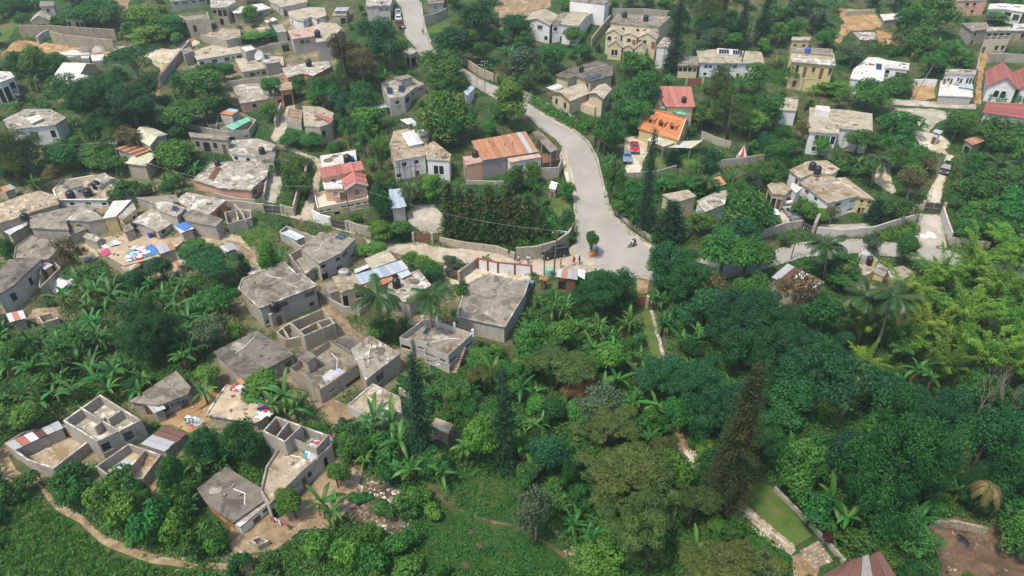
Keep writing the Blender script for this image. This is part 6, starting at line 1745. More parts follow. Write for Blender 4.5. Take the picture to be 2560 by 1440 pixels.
PT['j'] = pole('leaning pole at the yellow sand yard',2282,246,8.0,.1,'grey_frame',False,lean=(2.2,0))
PT['k'] = pole('dark trunk like pole in front of the long solar house',1843,192,12.0,.16,'black_plastic',False,lean=(1.2,0))
PT['l'] = pole('slender grey pole in the dry yard by the thin trees',2091,408,7.0,.09,'grey_frame',False)
PT['m'] = pole('wooden pole rising from the palm leaves at the right road',1976,650,6.5,.11)
PT['n'] = pole('pole with lamp in the plantation behind the tall conifer',1078,962,4.0,.07,'tin_silver',False,lamp=True)
PT['o'] = pole('dark pole in front of the salmon roofed house',1654,186,7.0,.1)
def cable(label,a,b,sag=.9,r=.016):
 m = MB(); n = 14
 m.tube([a.lerp(b,i / n) - Vector((0,0,sag * 4 * (i / n) * (1 - i / n))) for i in range(n + 1)],r,5,0,False)
 tag(m.build('power_cable',MATS['tin_silver']),label,'cable')
cable('cable between the tall stall pole and the leaning pole by the pink house',PT['a'],PT['c'],1.6)
cable('cable between the leaning pole by the pink house and the corner gate pole',PT['c'],PT['d'],.8)
cable('cable between the two poles above the left banana strip',PT['f'],PT['e'],.6)
cable('cable from the left banana pole to the corner gate pole',PT['e'],PT['d'],1.2)
cable('cable running left out of view from the grey pole',PT['f'],hit(-80,430) + Vector((0,0,6.5)),.8)
cable('cable along the upper road to the street light pole',PT['g'],PT['h'],.3)
# ------------------------------------------------------------------ clothes, tarps, rubble, stall goods
def cloth(label,corners,mat,name='laundry',cat='laundry',sag=.0,n=6,z=None):
 """a sheet of cloth lying or hanging between 4 points"""
 P = corners; loc = sum(P,Vector()) / 4
 rnd = random.Random(int(loc.x * 100))
 m = MB(); g = []
 for i in range(n + 1):
  for j in range(n + 1):
   u,v = i / n,j / n
   q = P[0].lerp(P[1],u).lerp(P[3].lerp(P[2],u),v) - loc
   q.z += rnd.uniform(0,.12) - sag * 4 * u * (1 - u)
   g.append(q)
 m.v = [tuple(q) for q in g]
 for i in range(n):
  for j in range(n):
   k = i * (n + 1) + j
   m.f.append((k,k + n + 1,k + n + 2,k + 1)); m.m.append(0); m.uv.append(None)
 o = m.build(name,MATS[mat],None,True); o.location = loc
 sd = o.modifiers.new('thick','SOLIDIFY'); sd.thickness = .02
 return tag(o,label,cat)
def rq(key,quad,bi=0,dz=.06):
 z = HOUSES[key][1][bi]['_zf'] + dz
 return [onz(x,y,z) for x,y in quad]
cloth('blue tarpaulin spread on the huts covered in clothes',rq('laundry',[(352,628),(376,642),(400,630),(378,610)]),'blue_tarp','tarp','tarp')
cloth('crimson sheet drying on the roof of the huts',rq('laundry',[(250,630),(262,642),(278,634),(268,620)]),'cloth_pink')
cloth('blue and white awning cloth over the shack',[hit(438,566,2.3),hit(460,578,2.3),hit(482,566,2.3),hit(462,554,2.3)],'blue_tarp','tarp','tarp')
cloth('white tarpaulin tent beside the plastered gable house',[hit(102,726,.3),hit(140,735,.3),hit(180,704,1.4),hit(150,694,1.8)],'cloth_white','tarp','tarp')
cloth('white cloth canopy at the roadside stall',[hit(1444,690,2.2),hit(1462,700,2.2),hit(1464,678,2.6),hit(1446,672,2.6)],'cloth_white','canopy','canopy')
cloth('small blue tarp at the foot of the big flat roofed house',[hit(652,806,.2),hit(664,812,.2),hit(670,804,.6),hit(658,798,.6)],'blue_tarp','tarp','tarp')
cloth('blue tarp heap on the upper slope',[hit(2040,44,.3),hit(2054,46,.3),hit(2058,36,1.3),hit(2044,34,1.3)],'blue_plastic','tarp','tarp')
cloth('white garden sunshade left of the paved car yard',[hit(1928,536,2.6),hit(1952,538,2.6),hit(1944,524,3.0),hit(1930,520,3.0)],'cloth_white','canopy','canopy')
cloth('blue sheet crumpled over the ruined corner of the solar panel house',[hit(758,630,2.6),hit(776,646,2.4),hit(780,640,2.8),hit(764,624,3)],'blue_tarp','tarp','tarp')
CM = ['cloth_white','cloth_white','cloth_white','cloth_blue','cloth_red','cloth_pink','cloth_teal','tin_silver']
def pile(label,key,pts,n,bi=0,size=.55,mats=CM,group=None,seed=1):
 """clothes laid out over a roof: one thing, each garment its own part"""
 rnd = random.Random(seed)
 z = HOUSES[key][1][bi]['_zf'] + .03 if key else None
 Q = [onz(x,y,z) if key else gp(x,y,.05) for x,y in pts]
 loc = sum(Q,Vector()) / len(Q)
 root = empty('spread_laundry',loc,0,label,'laundry')
 for i in range(n):
  a,b,c = rnd.sample(Q,3)
  u,v = sorted((rnd.random(),rnd.random()))
  p = a * u + b * (v - u) + c * (1 - v) - loc
  m = MB(); s = size * rnd.uniform(.6,1.2); an = rnd.uniform(0,3.1)
  ca,sa = math.cos(an),math.sin(an); t = rnd.uniform(.5,1) * s
  w = [(-s,-t),(-s * .3,-t * 1.1),(s,-t),(s * .9,t),(0,t * .8),(-s,t)]
  zz = p.z + .02 + i * .004 + rnd.uniform(0,.05)
  top = [(p.x + x * ca - y * sa,p.y + x * sa + y * ca,zz + rnd.uniform(0,.1)) for x,y in w]
  c0 = (p.x,p.y,zz + .1)
  for k in range(6):m.face([top[k],top[(k + 1) % 6],c0])
  for k in range(6):m.face([(top[k][0],top[k][1],zz - .05),(top[(k + 1) % 6][0],top[(k + 1) % 6][1],zz - .05),top[(k + 1) % 6],top[k]])
  m.build('garment',MATS[rnd.choice(mats)],root)
pile('white and coloured clothes spread over the terrace house roof','strip',[(766,1128),(784,1098),(822,1092),(820,1112),(790,1140),(776,1152)],60,seed=2)
pile('mixed white clothes spread between the crimson sheet and blue tarp','laundry',[(320,640),(340,616),(366,628),(372,640),(330,652)],50,seed=3)
pile('colourful clothes along the back of the sandy roof','peoplehouse',[(575,970),(600,968),(640,984),(656,1000),(600,976)],26,seed=4)
pile('clothes and basins at the right corner of the sandy roof','peoplehouse',[(650,1010),(690,1026),(672,1036),(640,1040)],24,seed=5)
pile('white sacks and cloth scattered by the left tarpaulin tent',None,[(140,700),(186,690),(180,720),(130,745)],24,seed=6)
pile('grey tin scraps and planks on the parapet house roof','parapet',[(808,946),(840,928),(856,936),(826,954)],12,size=.8,mats=['tin_silver','tin_blue','slab_pink'],seed=7)
pile('odd sheets and rags on the roofless green roofed house','multi15',[(474,306),(500,296),(520,300),(486,314)],14,seed=8)
pile('blue white tin scrap on the lower unfinished rooms','unfin',[(284,1178),(300,1160),(338,1164),(322,1184)],10,bi=2,size=.9,mats=['tin_blue','tin_silver'],seed=9)
pile('clothes drying in front of the small slab house',None,[(462,1044),(500,1056),(508,1062),(470,1060)],12,seed=10)
pile('laundry hung over the balcony wall of the grey roadside house','h18',[(952,8),(976,8),(976,12),(952,13)],10,seed=11,mats=['cloth_dark','cloth_white','cloth_blue'])
def line_of_clothes(label,a,b,z,n,mats,seed):
 rnd = random.Random(seed)
 A,B = gp(*a,z),gp(*b,z)
 root = empty('clothes_line',A,0,label,'clothes line')
 d = B - A
 m = MB(); m.tube([Vector(),d],.015,5); m.build('line',MATS['grey_frame'],root)
 for s in (Vector(),d):
  m = MB(); m.tube([s - Vector((0,0,z + .2)),s],.03,5); m.build('post',MATS['pole_wood'],root)
 for i in range(n):
  u0,u1 = (i + .1) / n,(i + .85) / n; h = rnd.uniform(.5,.9)
  p,q = d * u0,d * u1
  m = MB(); m.face([p,q,q - Vector((0,.05,h)),p - Vector((0,-.04,h))]); m.face([p - Vector((0,.02,0)),q - Vector((0,.02,0)),q - Vector((0,.07,h)),p - Vector((0,-.02,h))]); m.build('garment',MATS[rnd.choice(mats)],root)
line_of_clothes('clothes line with dark garments on the small slab house wall',(436,1034),(472,1020),1.7,8,['cloth_dark','cloth_blue','cloth_dark'],1)
line_of_clothes('clothes line with pink cloth below the orange walled house',(680,1306),(724,1326),1.2,5,['cloth_pink','cloth_white'],2)
line_of_clothes('clothes line with white sheets below the sandy roof',(465,1062),(510,1064),1.2,5,['cloth_white','cloth_white','cloth_teal'],3)
line_of_clothes('pale clothes line in front of the grey house with balcony',(2432,100),(2464,100),2.4,4,['cloth_white','cloth_blue'],4)
def heap(label,px,py,r,h,mat,name='gravel_pile',cat='gravel pile',loose=0,mats=('slab_pale',),seed=1):
 rnd = random.Random(seed); p = gp(px,py,0)
 m = MB(); m.lathe([(r,-.1),(r * .75,h * .3),(r * .4,h * .7),(0,h)],14)
 m.v = [(x * rnd.uniform(.85,1.15),y * rnd.uniform(.85,1.15),z * rnd.uniform(.9,1.1)) for x,y,z in m.v]
 o = m.build(name,MATS[mat],None,True); o.location = p
 if loose:
  s = MB()
  for i in range(loose):
   a,d = rnd.uniform(0,6.28),r * math.sqrt(rnd.random()) * 1.25
   x,y,z = d * math.cos(a),d * math.sin(a),max(0,h * (1 - d / r)); k = rnd.uniform(.07,.2)
   T = Matrix.Translation((x,y,z)) @ Matrix.Rotation(rnd.uniform(0,3),4,Vector((rnd.random(),rnd.random(),1)).normalized())
   s.box(-k,-k * .7,-k * .4,k,k * .7,k * .4,rnd.randrange(len(mats)),T)
  q = s.build('rubble',[MATS[k] for k in mats],o); q['kind'] = 'stuff'
 return tag(o,label,cat)
heap('grey gravel cone on the earthworks',218,126,2.6,1.6,'slab_grey'); heap('pale gravel cone right of the grey one',250,126,2.2,1.5,'concrete_yard'); heap('orange earth heap left of the sloping wall',52,120,3.4,2.0,'dirt_orange','earth_heap','earth heap')
heap('heap of ochre stones inside the unfinished rooms',374,1150,1.3,.5,'dirt_orange','stone_heap','stone heap',60,('slab_cream','dirt_orange'),2)
heap('rubbish heap of pale scraps below the bananas',940,1240,2.2,.35,'dirt_dark','rubbish_heap','rubbish heap',120,('slab_pale','slab_grey','slab_brown','slab_white'),3)
heap('second rubbish heap nearer the meadow with teal scraps',985,1300,2.0,.3,'dirt_dark','rubbish_heap','rubbish heap',100,('slab_pale','slab_grey','slab_brown','cloth_teal'),4)
heap('rubbish spread on bare earth left of the hedge bushes',905,1290,2.0,.2,'dirt_dark','rubbish_heap','rubbish heap',80,('slab_pale','slab_grey','slab_brown'),14)
heap('brown stone heap beside the footpath under the pines',1402,1326,1.1,.5,'dirt','stone_heap','stone heap',50,('slab_cream','dirt'),5)
heap('small ochre stone heap at the edge of the meadow',1436,1380,.9,.4,'dirt','stone_heap','stone heap',40,('slab_cream','dirt'),6)
heap('pale stone heap in the dark wood',1712,1145,1.5,.4,'limestone','stone_heap','stone heap',80,('slab_white','slab_pale'),7)
heap('stony mound in the dry clearing at the bottom right',2430,1345,1.5,.3,'dirt_dark','stone_heap','stone heap',24,('dirt','dirt_dark','slab_dark'),8)
heap('black ash heap in the burnt clearing',2410,1352,1.0,.25,'black_plastic','ash_heap','ash heap')
heap('brown molehill like mound in the meadow',1180,1330,.5,.25,'dirt_dark','mound','mound'); heap('second brown mound lower in the meadow',1200,1362,.6,.25,'dirt_dark','mound','mound'); heap('brown mound at the bottom of the meadow',1165,1412,.6,.25,'dirt_dark','mound','mound')
heap('white limestone rubble on the lot by the lane',420,152,2.4,.6,'limestone','rubble_heap','rubble heap',80,('slab_white','slab_pale'),9)
heap('yellow stones beside the dirt passage',800,805,1.2,.4,'dirt_orange','stone_heap','stone heap',60,('slab_cream','dirt_orange'),10)
# scattered ground litter
def litter():
 rnd = random.Random(5); m = MB()
 for (x0,y0,x1,y1,n) in ((870,1180,1010,1340,300),(2330,1310,2560,1430,24),(600,1300,860,1400,160),(380,1380,640,1440,90),(300,580,480,700,200),(60,740,200,800,60),(450,990,560,1070,90),(360,130,460,190,90),(780,800,900,860,60)):
  for i in range(n):
   p = gp(rnd.uniform(x0,x1),rnd.uniform(y0,y1),.06); k = rnd.uniform(.05,.18)
   T = Matrix.Translation(p) @ Matrix.Rotation(rnd.uniform(0,3),4,Vector((rnd.random(),rnd.random(),1)).normalized())
   m.box(-k,-k * .6,-k * .35,k,k * .6,k * .35,rnd.choice((0,0,1,1,2)),T)
 tag(m.build('litter',[MATS['slab_brown'],MATS['slab_grey'],MATS['slab_pale']]),'pale stones and litter scattered over the bare earth',kind='stuff')
litter()
# statue-like heap under the roundabout tree, barrels, rebar, rusty frames
def barrel(label,P,mat,r=.3,h=.9):
 m = MB(); m.lathe([(0,0),(r,0),(r * 1.04,h * .3),(r,h * .33),(r * 1.04,h * .66),(r,h * .7),(r,h),(0,h * .98)],12)
 o = m.build('barrel',MATS[mat]); o.location = P
 tag(o,label,'barrel')
barrel('blue barrel standing by the humped slab porch',gp(377,594,0),'blue_plastic',.35)
barrel('orange drum at the foot of the junction tree',gp(1484,640,.1),'cloth_orange',.4,.8); barrel('small orange drum left of the larger one at the junction tree',gp(1477,643,.1),'cloth_orange',.3,.6)
barrel('green drum beside the tall roadside pole',gp(1372,690,.05),'tin_green',.6,1.3)
def rebars(label,key,spots,h,bi=0,mat='rust_iron'):
 z = HOUSES[key][1][bi]['_zf']
 P = [onz(x,y,z) for x,y in spots]
 root = empty('rebar_stubs',P[0],0,label,'rebar')
 for p in P:
  m = MB()
  for dx,dy in ((-.08,-.08),(.08,-.08),(.08,.08),(-.08,.08)):m.tube([p - P[0] + Vector((dx,dy,0)),p - P[0] + Vector((dx * 1.5,dy * 1.5,h))],.018,5)
  m.build('rebar_cage',MATS[mat],root)
rebars('rebar stubs sticking up from the pale new slab','pale46',[(908,868),(925,862),(944,874),(960,880),(930,896),(985,888),(916,920),(950,905)],1.5)
rebars('rebar stubs on the broad white stained slab','slab17',[(600,412),(640,420),(585,440),(650,445),(560,460)],1.1)
rebars('rebar stubs on the hut with blue tin sheet','hut34',[(716,566),(790,592),(698,578)],1.2)
def frame(label,pts,h,mat='rust_iron'):
 P = [gp(x,y,0) for x,y in pts]
 root = empty('scaffold',P[0],0,label,'scaffold')
 for p in P:
  m = MB(); m.tube([p - P[0],p - P[0] + Vector((0,0,h))],.07,6); m.build('post',MATS[mat],root)
 for a,b in zip(P,P[1:]):
  m = MB(); m.bar(a - P[0] + Vector((0,0,h * .8)),b - P[0] + Vector((0,0,h * .8)),.08); m.build('rail',MATS[mat],root)
frame('row of rusty posts in front of the white two storey house',[(990,460),(1002,456),(1014,456),(1030,456),(1042,452)],4.2)
frame('rusty frame above the grey tin fence of the workshop',[(1160,420),(1185,416),(1210,413),(1235,409),(1262,404),(1282,400)],4.0)
frame('thin iron posts above the pergola by the road',[(1352,356),(1362,366),(1374,378),(1386,386),(1392,396)],3.2)
# rails, posts and stair of the notched parapet house
def terrace_bits():
 root,bl = HOUSES['terrace43']; loc = root.location; z = bl[0]['_zt']
 ring = [onz(x,y,z) for x,y in ((1057,799),(1092,801),(1136,816),(1182,833))]
 for p in ring:
  m = MB(); m.box(p.x - .16 - loc.x,p.y - .16 - loc.y,z - .6 - loc.z,p.x + .16 - loc.x,p.y + .16 - loc.y,z + .55 - loc.z); m.lathe([(.2,.55),(.2,.66),(0,.72)],8,0,(p.x - loc.x,p.y - loc.y,z - loc.z)); m.build('post',MATS['white_paint'],root)
 for a,b in zip(ring,ring[1:]):
  m = MB(); m.bar(a - loc + Vector((0,0,.45)),b - loc + Vector((0,0,.45)),.06); m.build('rail',MATS['rust_iron'],root)
 zf = bl[0]['_zf']
 q = onz(1122,876,zf)
 m = MB()
 for k in range(7):m.bar(onz(1112 + k * 2,884 - k * 2.6,zf + .03) - loc,onz(1118 + k * 2,886 - k * 2.6,zf + .03) - loc,.25,.06)
 m.build('stair_hatch',MATS['rust_iron'],root)
 for k in range(10):
  a = onz(1142,884,0); g = hit(1134 + k * 2.5,930 - k * 3.2)
  m = MB(); zz = terr(g.x,g.y) + .25 * k + .1 - loc.z
  m.box(g.x - loc.x - .5,g.y - loc.y - .15,zz - .25,g.x - loc.x + .5,g.y - loc.y + .15,zz); m.build('step',MATS['slab_pink'],root)
terrace_bits()
def red_strips():
 root,bl = HOUSES['slab17']; loc = root.location; z = bl[0]['_zf']
 a,b,c,d = [onz(x,y,z + .25) - loc for x,y in ((520,444),(534,448),(552,420),(536,418))]
 for k in range(7):
  m = MB(); m.bar(a.lerp(d,k / 6),b.lerp(c,k / 6),.35,.1); m.build('iron_strip',MATS['rust_iron'],root)
red_strips()
def awning():
 root,bl = HOUSES['h11']; loc = root.location; W = bl[0]['_W']; z = bl[0]['_zt'] - 3.0
 a,b = W[1].lerp(W[2],.38),W[1].lerp(W[2],.9)
 d = (b - a).normalized(); o = Vector((d.y,-d.x,0)) * .35
 m = MB(); P = [a + o,b + o,b,a]
 P = [Vector((p.x,p.y,z + (0 if i < 2 else .8))) - loc for i,p in enumerate(P)]
 slab_poly(m,P,.12,Vector()); m.build('blue_band',MATS['blue_tarp'],root)
awning()
def dormers():
 root,bl = HOUSES['w67']; loc = root.location; W = bl[0]['_W']; z = bl[0]['_zt']
 p0,p1 = W[0],W[1]; r0,r1 = (W[0] + W[3]) / 2 + Vector((0,0,3)),(W[1] + W[2]) / 2 + Vector((0,0,3))
 for u in (.25,.52,.79):
  b = p0.lerp(p1,u).lerp(r0.lerp(r1,u),.42)
  d = (p1 - p0).normalized(); o = Vector((d.y,-d.x,0)); o = o if o.y < 0 else -o
  T = Matrix(((d.x,o.x,0,b.x - loc.x),(d.y,o.y,0,b.y - loc.y),(0,0,1,b.z - loc.z),(0,0,0,1)))
  m = MB(); m.box(-.7,-1.4,-.6,.7,.35,.8,0,T); m.face([T @ Vector(q) for q in ((-.7,.35,.8),(.7,.35,.8),(0,.35,1.45))]); dm = m.build('dormer',MATS['tile_orange'],root)
  m = MB(); m.box(-.4,.355,.0,.4,.37,.75,0,T); m.build('window',MATS['dark_glass'],dm)
  m = MB()
  for s in (-1,1):m.face([T @ Vector(q) for q in ((s * .85,.55,.72),(0,.55,1.55),(0,-2.0,1.55),(s * .85,-1.4,.72))])
  m.build('dormer_roof',MATS['tile_orange'],dm)
dormers()
def veranda():
 root,bl = HOUSES['w67']; loc = root.location
 P = [onz(x,y,bl[2]['_zt'] - 1.75) - loc for x,y in ((1618,350),(1658,369),(1728,371),(1758,351))]
 for a,b in zip(P,P[1:]):
  m = MB(); m.bar(a + Vector((0,0,.5)),b + Vector((0,0,.5)),.1,.08); m.bar(a - Vector((0,0,.35)),b - Vector((0,0,.35)),.14,.1)
  n = int((b - a).length / .35)
  for k in range(n + 1):q = a.lerp(b,k / n); m.bar(q - Vector((0,0,.35)),q + Vector((0,0,.5)),.07)
  m.build('railing',MATS['white_paint'],root)
veranda()
def play_tent():
 p = gp(1855,392,0)
 root = empty('play_tent',p,0,'red and white pointed play tent by the garden wall','tent')
 for k in range(8):
  a,b = math.pi * k / 4,math.pi * (k + 1) / 4
  m = MB(); m.face([(1.2 * math.cos(a),1.2 * math.sin(a),0),(1.2 * math.cos(b),1.2 * math.sin(b),0),(0,0,2.6)]); m.build('panel',MATS['cloth_red' if k % 2 else 'cloth_white'],root)
play_tent()
# white round patches of the driveway are paint on the concrete
for x,y in ((2310,592),(2325,586),(2330,592)):
 p = hit(x,y); m = MB()
 m.face([(p.x + .7 * math.cos(k * .52),p.y + .7 * math.sin(k * .52),terr(p.x + .7 * math.cos(k * .52),p.y + .7 * math.sin(k * .52)) + .13) for k in range(12)])
 tag(m.build('driveway_marking',MATS['white_paint']),'round white paint patch on the driveway',kind='structure')
# ------------------------------------------------------------------ plants: shared meshes, many individuals
def rdir(rng, n, zmin=-1.0):
 z = rng.uniform(zmin, 1, n); a = rng.uniform(0, 2 * np.pi, n); s = np.sqrt(np.maximum(0, 1 - z * z))
 return np.stack([s * np.cos(a), s * np.sin(a), z], 1)
def nrm(v): return v / np.maximum(1e-6, np.linalg.norm(v, axis=1, keepdims=True))
def leaf_quads(P, Nn, L, Wd, rng, axis=None, droop=0.0):
 """diamond leaves at P facing Nn; axis: wished long axis"""
 n = len(P)
 t = rng.normal(size=(n, 3)) if axis is None else axis + rng.normal(size=(n, 3)) * .25
 t = nrm(t - Nn * np.sum(t * Nn, 1, keepdims=True))
 b = np.cross(Nn, t)
 L = np.broadcast_to(L, (n,))[:, None] * rng.uniform(.5, 1.4, (n, 1)); Wd = np.broadcast_to(Wd, (n,))[:, None] * rng.uniform(.75, 1.2, (n, 1))
 a0 = P - t * L * .5; a2 = P + t * L * .5; a2[:, 2] -= (droop * L)[:, 0]
 a1 = P + b * Wd * .5; a3 = P - b * Wd * .5
 V = np.stack([a0, a1, a2, a3], 1).reshape(-1, 3)
 F = np.arange(n * 4).reshape(n, 4)
 return V, F
def crown_round(name, mat, seed, rx, ry, rz, cz, K, rc, n, L, Wd, zmin=-.35, up=.5, tonev=.35, flat=1.0, lop=.25):
 rng = np.random.default_rng(seed)
 d = rdir(rng, K, zmin)
 rad = rng.uniform(.4, 1.0, K) ** .6 * .8
 nl = 5 if rx < 5 else 9
 la = rng.uniform(0, 2 * np.pi, nl); lr = rng.uniform(.25, .62, nl) * (1 + lop); lz = rng.uniform(-.55, .5, nl) if zmin < -.3 else rng.uniform(-.15, .4, nl)
 LC = np.stack([np.cos(la) * lr, np.sin(la) * lr, lz], 1); LC[0] = (0, 0, .25)
 LS = rng.uniform(.36, .62, nl); LS[0] = .7
 wh = rng.choice(nl, K, p=LS ** 2 / np.sum(LS ** 2))
 C = (LC[wh] + d * (rad * LS[wh])[:, None]) * np.array([rx, ry, rz]) + np.array([0, 0, cz])
 Vs, Fs, Ts = [], [], []
 off = 0
 for k in range(K):
  r = rc * rng.uniform(.5, 1.3)
  m = int(n * (r / rc) ** 1.6)
  dd = rdir(rng, m, -.55)
  P = C[k] + dd * (r * rng.uniform(.7, 1.08, (m, 1))) * np.array([1, 1, .75 * flat])
  Nn = nrm(dd * .7 + np.array([0, 0, up]) + rng.normal(size=(m, 3)) * .35)
  V, F = leaf_quads(P, Nn, L, Wd, rng, droop=.15)
  t = np.clip(rng.uniform(.2, .8) + rng.normal(size=m) * .16 + tonev * (dd[:, 2] * .3), 0, 1)
  Vs.append(V); Fs.append(F + off); Ts.append(np.repeat(t, 4)); off += len(V)
 return mesh_np(name, np.concatenate(Vs), np.concatenate(Fs), MATS[mat], np.concatenate(Ts)), C
def trunk_mesh(name, mat, h, r, C=None, seed=0, limbs=6, lean=.3):
 rnd = random.Random(seed)
 m = MB()
 x, y = rnd.uniform(-lean, lean), rnd.uniform(-lean, lean)
 pts = [Vector((0, 0, -.8)), Vector((x * .3, y * .3, h * .35)), Vector((x, y, h * .7)), Vector((x * 1.2, y * 1.2, h))]
 m.tube(pts, [r * 1.25, r, r * .75, r * .4], 7)
 if C is not None:
  for k in rnd.sample(range(len(C)), min(limbs, len(C))):
   e = Vector(C[k]); s = pts[1].lerp(pts[2], rnd.uniform(.2, 1))
   m.tube([s, s.lerp(e, .5) + Vector((0, 0, .3)), e], [r * .5, r * .32, r * .12], 5)
 return m.mesh(name, MATS[mat], True)
PROTO = {}     # kind -> list of (parts, nominal width, nominal height); parts: (name, mesh, offset)
def proto(kind, parts, w, h): PROTO.setdefault(kind, []).append((parts, w, h))
def spaced_sprays(name, mat, seed, H, r0, r1, layers, per, L, Wd, z0, droop, cz=0, dens=26, power=1.0, rnd_r=.2, tone=(.2, .8)):
 """whorls of branches with needle sprays: conifers"""
 rng = np.random.default_rng(seed)
 Ps, Ax, T = [], [], []
 for i in range(layers):
  u = (i + rng.uniform(-.3, .3)) / layers; u = min(max(u, 0), 1)
  z = z0 + (H - z0) * u
  R_ = r0 + (r1 - r0) * u ** power
  for k in range(per):
   a = 2 * np.pi * (k + rng.uniform(-.4, .4)) / per + i * .7
   r = R_ * rng.uniform(1 - rnd_r * 2, 1 + rnd_r)
   m = max(4, int(dens * r / max(r0, .1)))
   s = rng.uniform(.12, 1, m) ** .8
   dr = np.stack([np.cos(a) * np.ones(m), np.sin(a) * np.ones(m), np.zeros(m)], 1)
   P = dr * (s * r)[:, None]; P[:, 2] = z + droop * r * s ** 2 + rng.normal(size=m) * .10 * r0
   P[:, :2] += rng.normal(size=(m, 2)) * .13 * r0
   Ps.append(P); Ax.append(dr); T.append(np.clip(rng.uniform(*tone) + rng.normal(size=m) * .15, 0, 1))
 P, A, T = np.concatenate(Ps), np.concatenate(Ax), np.concatenate(T)
 Nn = nrm(np.array([0, 0, .8]) + rng.normal(size=P.shape) * .5)
 V, F = leaf_quads(P, Nn, L, Wd, rng, A + np.array([0, 0, .25]))
 return mesh_np(name, V, F, MATS[mat], np.repeat(T, 4))
def build_protos():
 for s in range(4):
  c, C = crown_round('crown', 'leaf_mid', 10 + s, 3.3, 3.2, 2.9, 3.7, (62, 58, 34, 42)[s], 1.0, (100, 110, 80, 90)[s], (.38, .34, .44, .38)[s], .24, zmin=-.85, lop=(.25, .45, .5, .3)[s])
  proto('broadleaf', [('trunk', trunk_mesh('trunk', 'bark', 4.2, .2, C, s))] + [('crown', c)], 7.4, 7.0)
 for s in range(3):
  c, C = crown_round('crown', 'leaf_bright', 30 + s, 2.6, 2.5, 2.9, 3.5, 48, .9, 95, .36, .23, zmin=-.85)
  proto('bright', [('trunk', trunk_mesh('trunk', 'bark', 4.0, .16, C, s)), ('crown', c)], 6.0, 6.8)
 for s in range(3):
  c, C = crown_round('crown', 'leaf_dark', 40 + s, 3.6, 3.5, 3.2, 3.9, 74, 1.05, 115, .34, .21, zmin=-.85, tonev=.3)
  proto('dark', [('trunk', trunk_mesh('trunk', 'bark', 4.5, .26, C, s)), ('crown', c)], 8.2, 7.6)
 for s in range(2):
  c, C = crown_round('crown', 'leaf_dark', 45 + s, 7.0, 6.8, 5.6, 6.6, 240, 1.35, 210, .36, .22, zmin=-.85, tonev=.35, lop=.3)
  proto('big', [('trunk', trunk_mesh('trunk', 'bark', 7.5, .45, C, s, 10)), ('crown', c)], 15.6, 13.2)
 for s in range(2):
  c, C = crown_round('crown', 'leaf_mango', 50 + s, 3.3, 3.2, 3.0, 3.8, 56, 1.0, 110, .46, .19, zmin=-.8, tonev=.5)
  proto('mango', [('trunk', trunk_mesh('trunk', 'bark', 4.2, .24, C, s)), ('crown', c)], 7.4, 7.2)
 for s in range(2):
  c, C = crown_round('crown', 'leaf_dark', 60 + s, 4.2, 4.0, 1.5, 5.6, 64, .9, 100, .30, .18, zmin=-.1, flat=.6, tonev=.35)
  proto('acacia', [('trunk', trunk_mesh('trunk', 'bark_pale', 5.6, .24, C, s, 9)), ('crown', c)], 9.2, 7.2)
 for s in range(2):
  c, C = crown_round('crown', 'leaf_greygreen', 70 + s, 3.0, 2.9, 2.6, 3.3, 46, .95, 85, .36, .24, zmin=-.8)
  proto('greyleaf', [('trunk', trunk_mesh('trunk', 'bark_pale', 3.6, .17, C, s)), ('crown', c)], 6.8, 6.2)
 for s in range(2):
  c, C = crown_round('crown', 'leaf_brown', 80 + s, 3.0, 2.8, 2.2, 3.9, 40, .75, 60, .34, .2)
  proto('brownleaf', [('trunk', trunk_mesh('trunk', 'bark_pale', 3.9, .17, C, s, 12)), ('crown', c)], 6.6, 6.4)
 for s in range(3):      # Caribbean pine: tufts of long needles, open flattish crown
  c, C = crown_round('crown', 'leaf_olive', 90 + s, 3.3, 3.1, 2.3, 6.4, 62, .62, 130, .42, .07, zmin=-.5, up=.35, flat=.8, tonev=.4, lop=.4)
  proto('pine', [('trunk', trunk_mesh('trunk', 'bark', 7.0, .22, C, s, 22)), ('crown', c)], 7.4, 9.2)
 for s in range(2):      # casuarina: wispy
  c, C = crown_round('crown', 'leaf_olive', 100 + s, 2.1, 2.0, 4.2, 6.2, 50, .85, 85, .55, .07, zmin=-.9, up=-.1, tonev=.3, lop=.4)
  proto('casuarina', [('trunk', trunk_mesh('trunk', 'bark', 9.0, .2, C, s, 14)), ('crown', c)], 5.4, 11.0)
 for s in range(2):
  c, C = crown_round('crown', 'leaf_brown', 104 + s, 2.1, 2.0, 4.2, 6.2, 50, .8, 80, .5, .08, zmin=-.9, up=-.1, tonev=.3, lop=.4)
  proto('casuarina_brown', [('trunk', trunk_mesh('trunk', 'bark', 9.0, .2, C, s, 14)), ('crown', c)], 5.4, 11.0)
 for s in range(2):
  c = spaced_sprays('crown', 'leaf_conifer', 110 + s, 15, 2.5, .35, 24, 8, .42, .17, 1.2, -.15, dens=60, power=1.2, rnd_r=.3)
  proto('conifer', [('trunk', trunk_mesh('trunk', 'bark', 14.5, .25, None, s, 0, .1)), ('crown', c)], 5.4, 15)
 c = spaced_sprays('crown', 'leaf_conifer_brown', 114, 22, 3.6, .5, 34, 10, .5, .13, 2.4, -.12, dens=150, power=1.4, rnd_r=.3, tone=(.1, .95))
 proto('brown_conifer', [('trunk', trunk_mesh('trunk', 'bark', 21, .34, None, 3, 0, .1)), ('crown', c)], 9.6, 22)
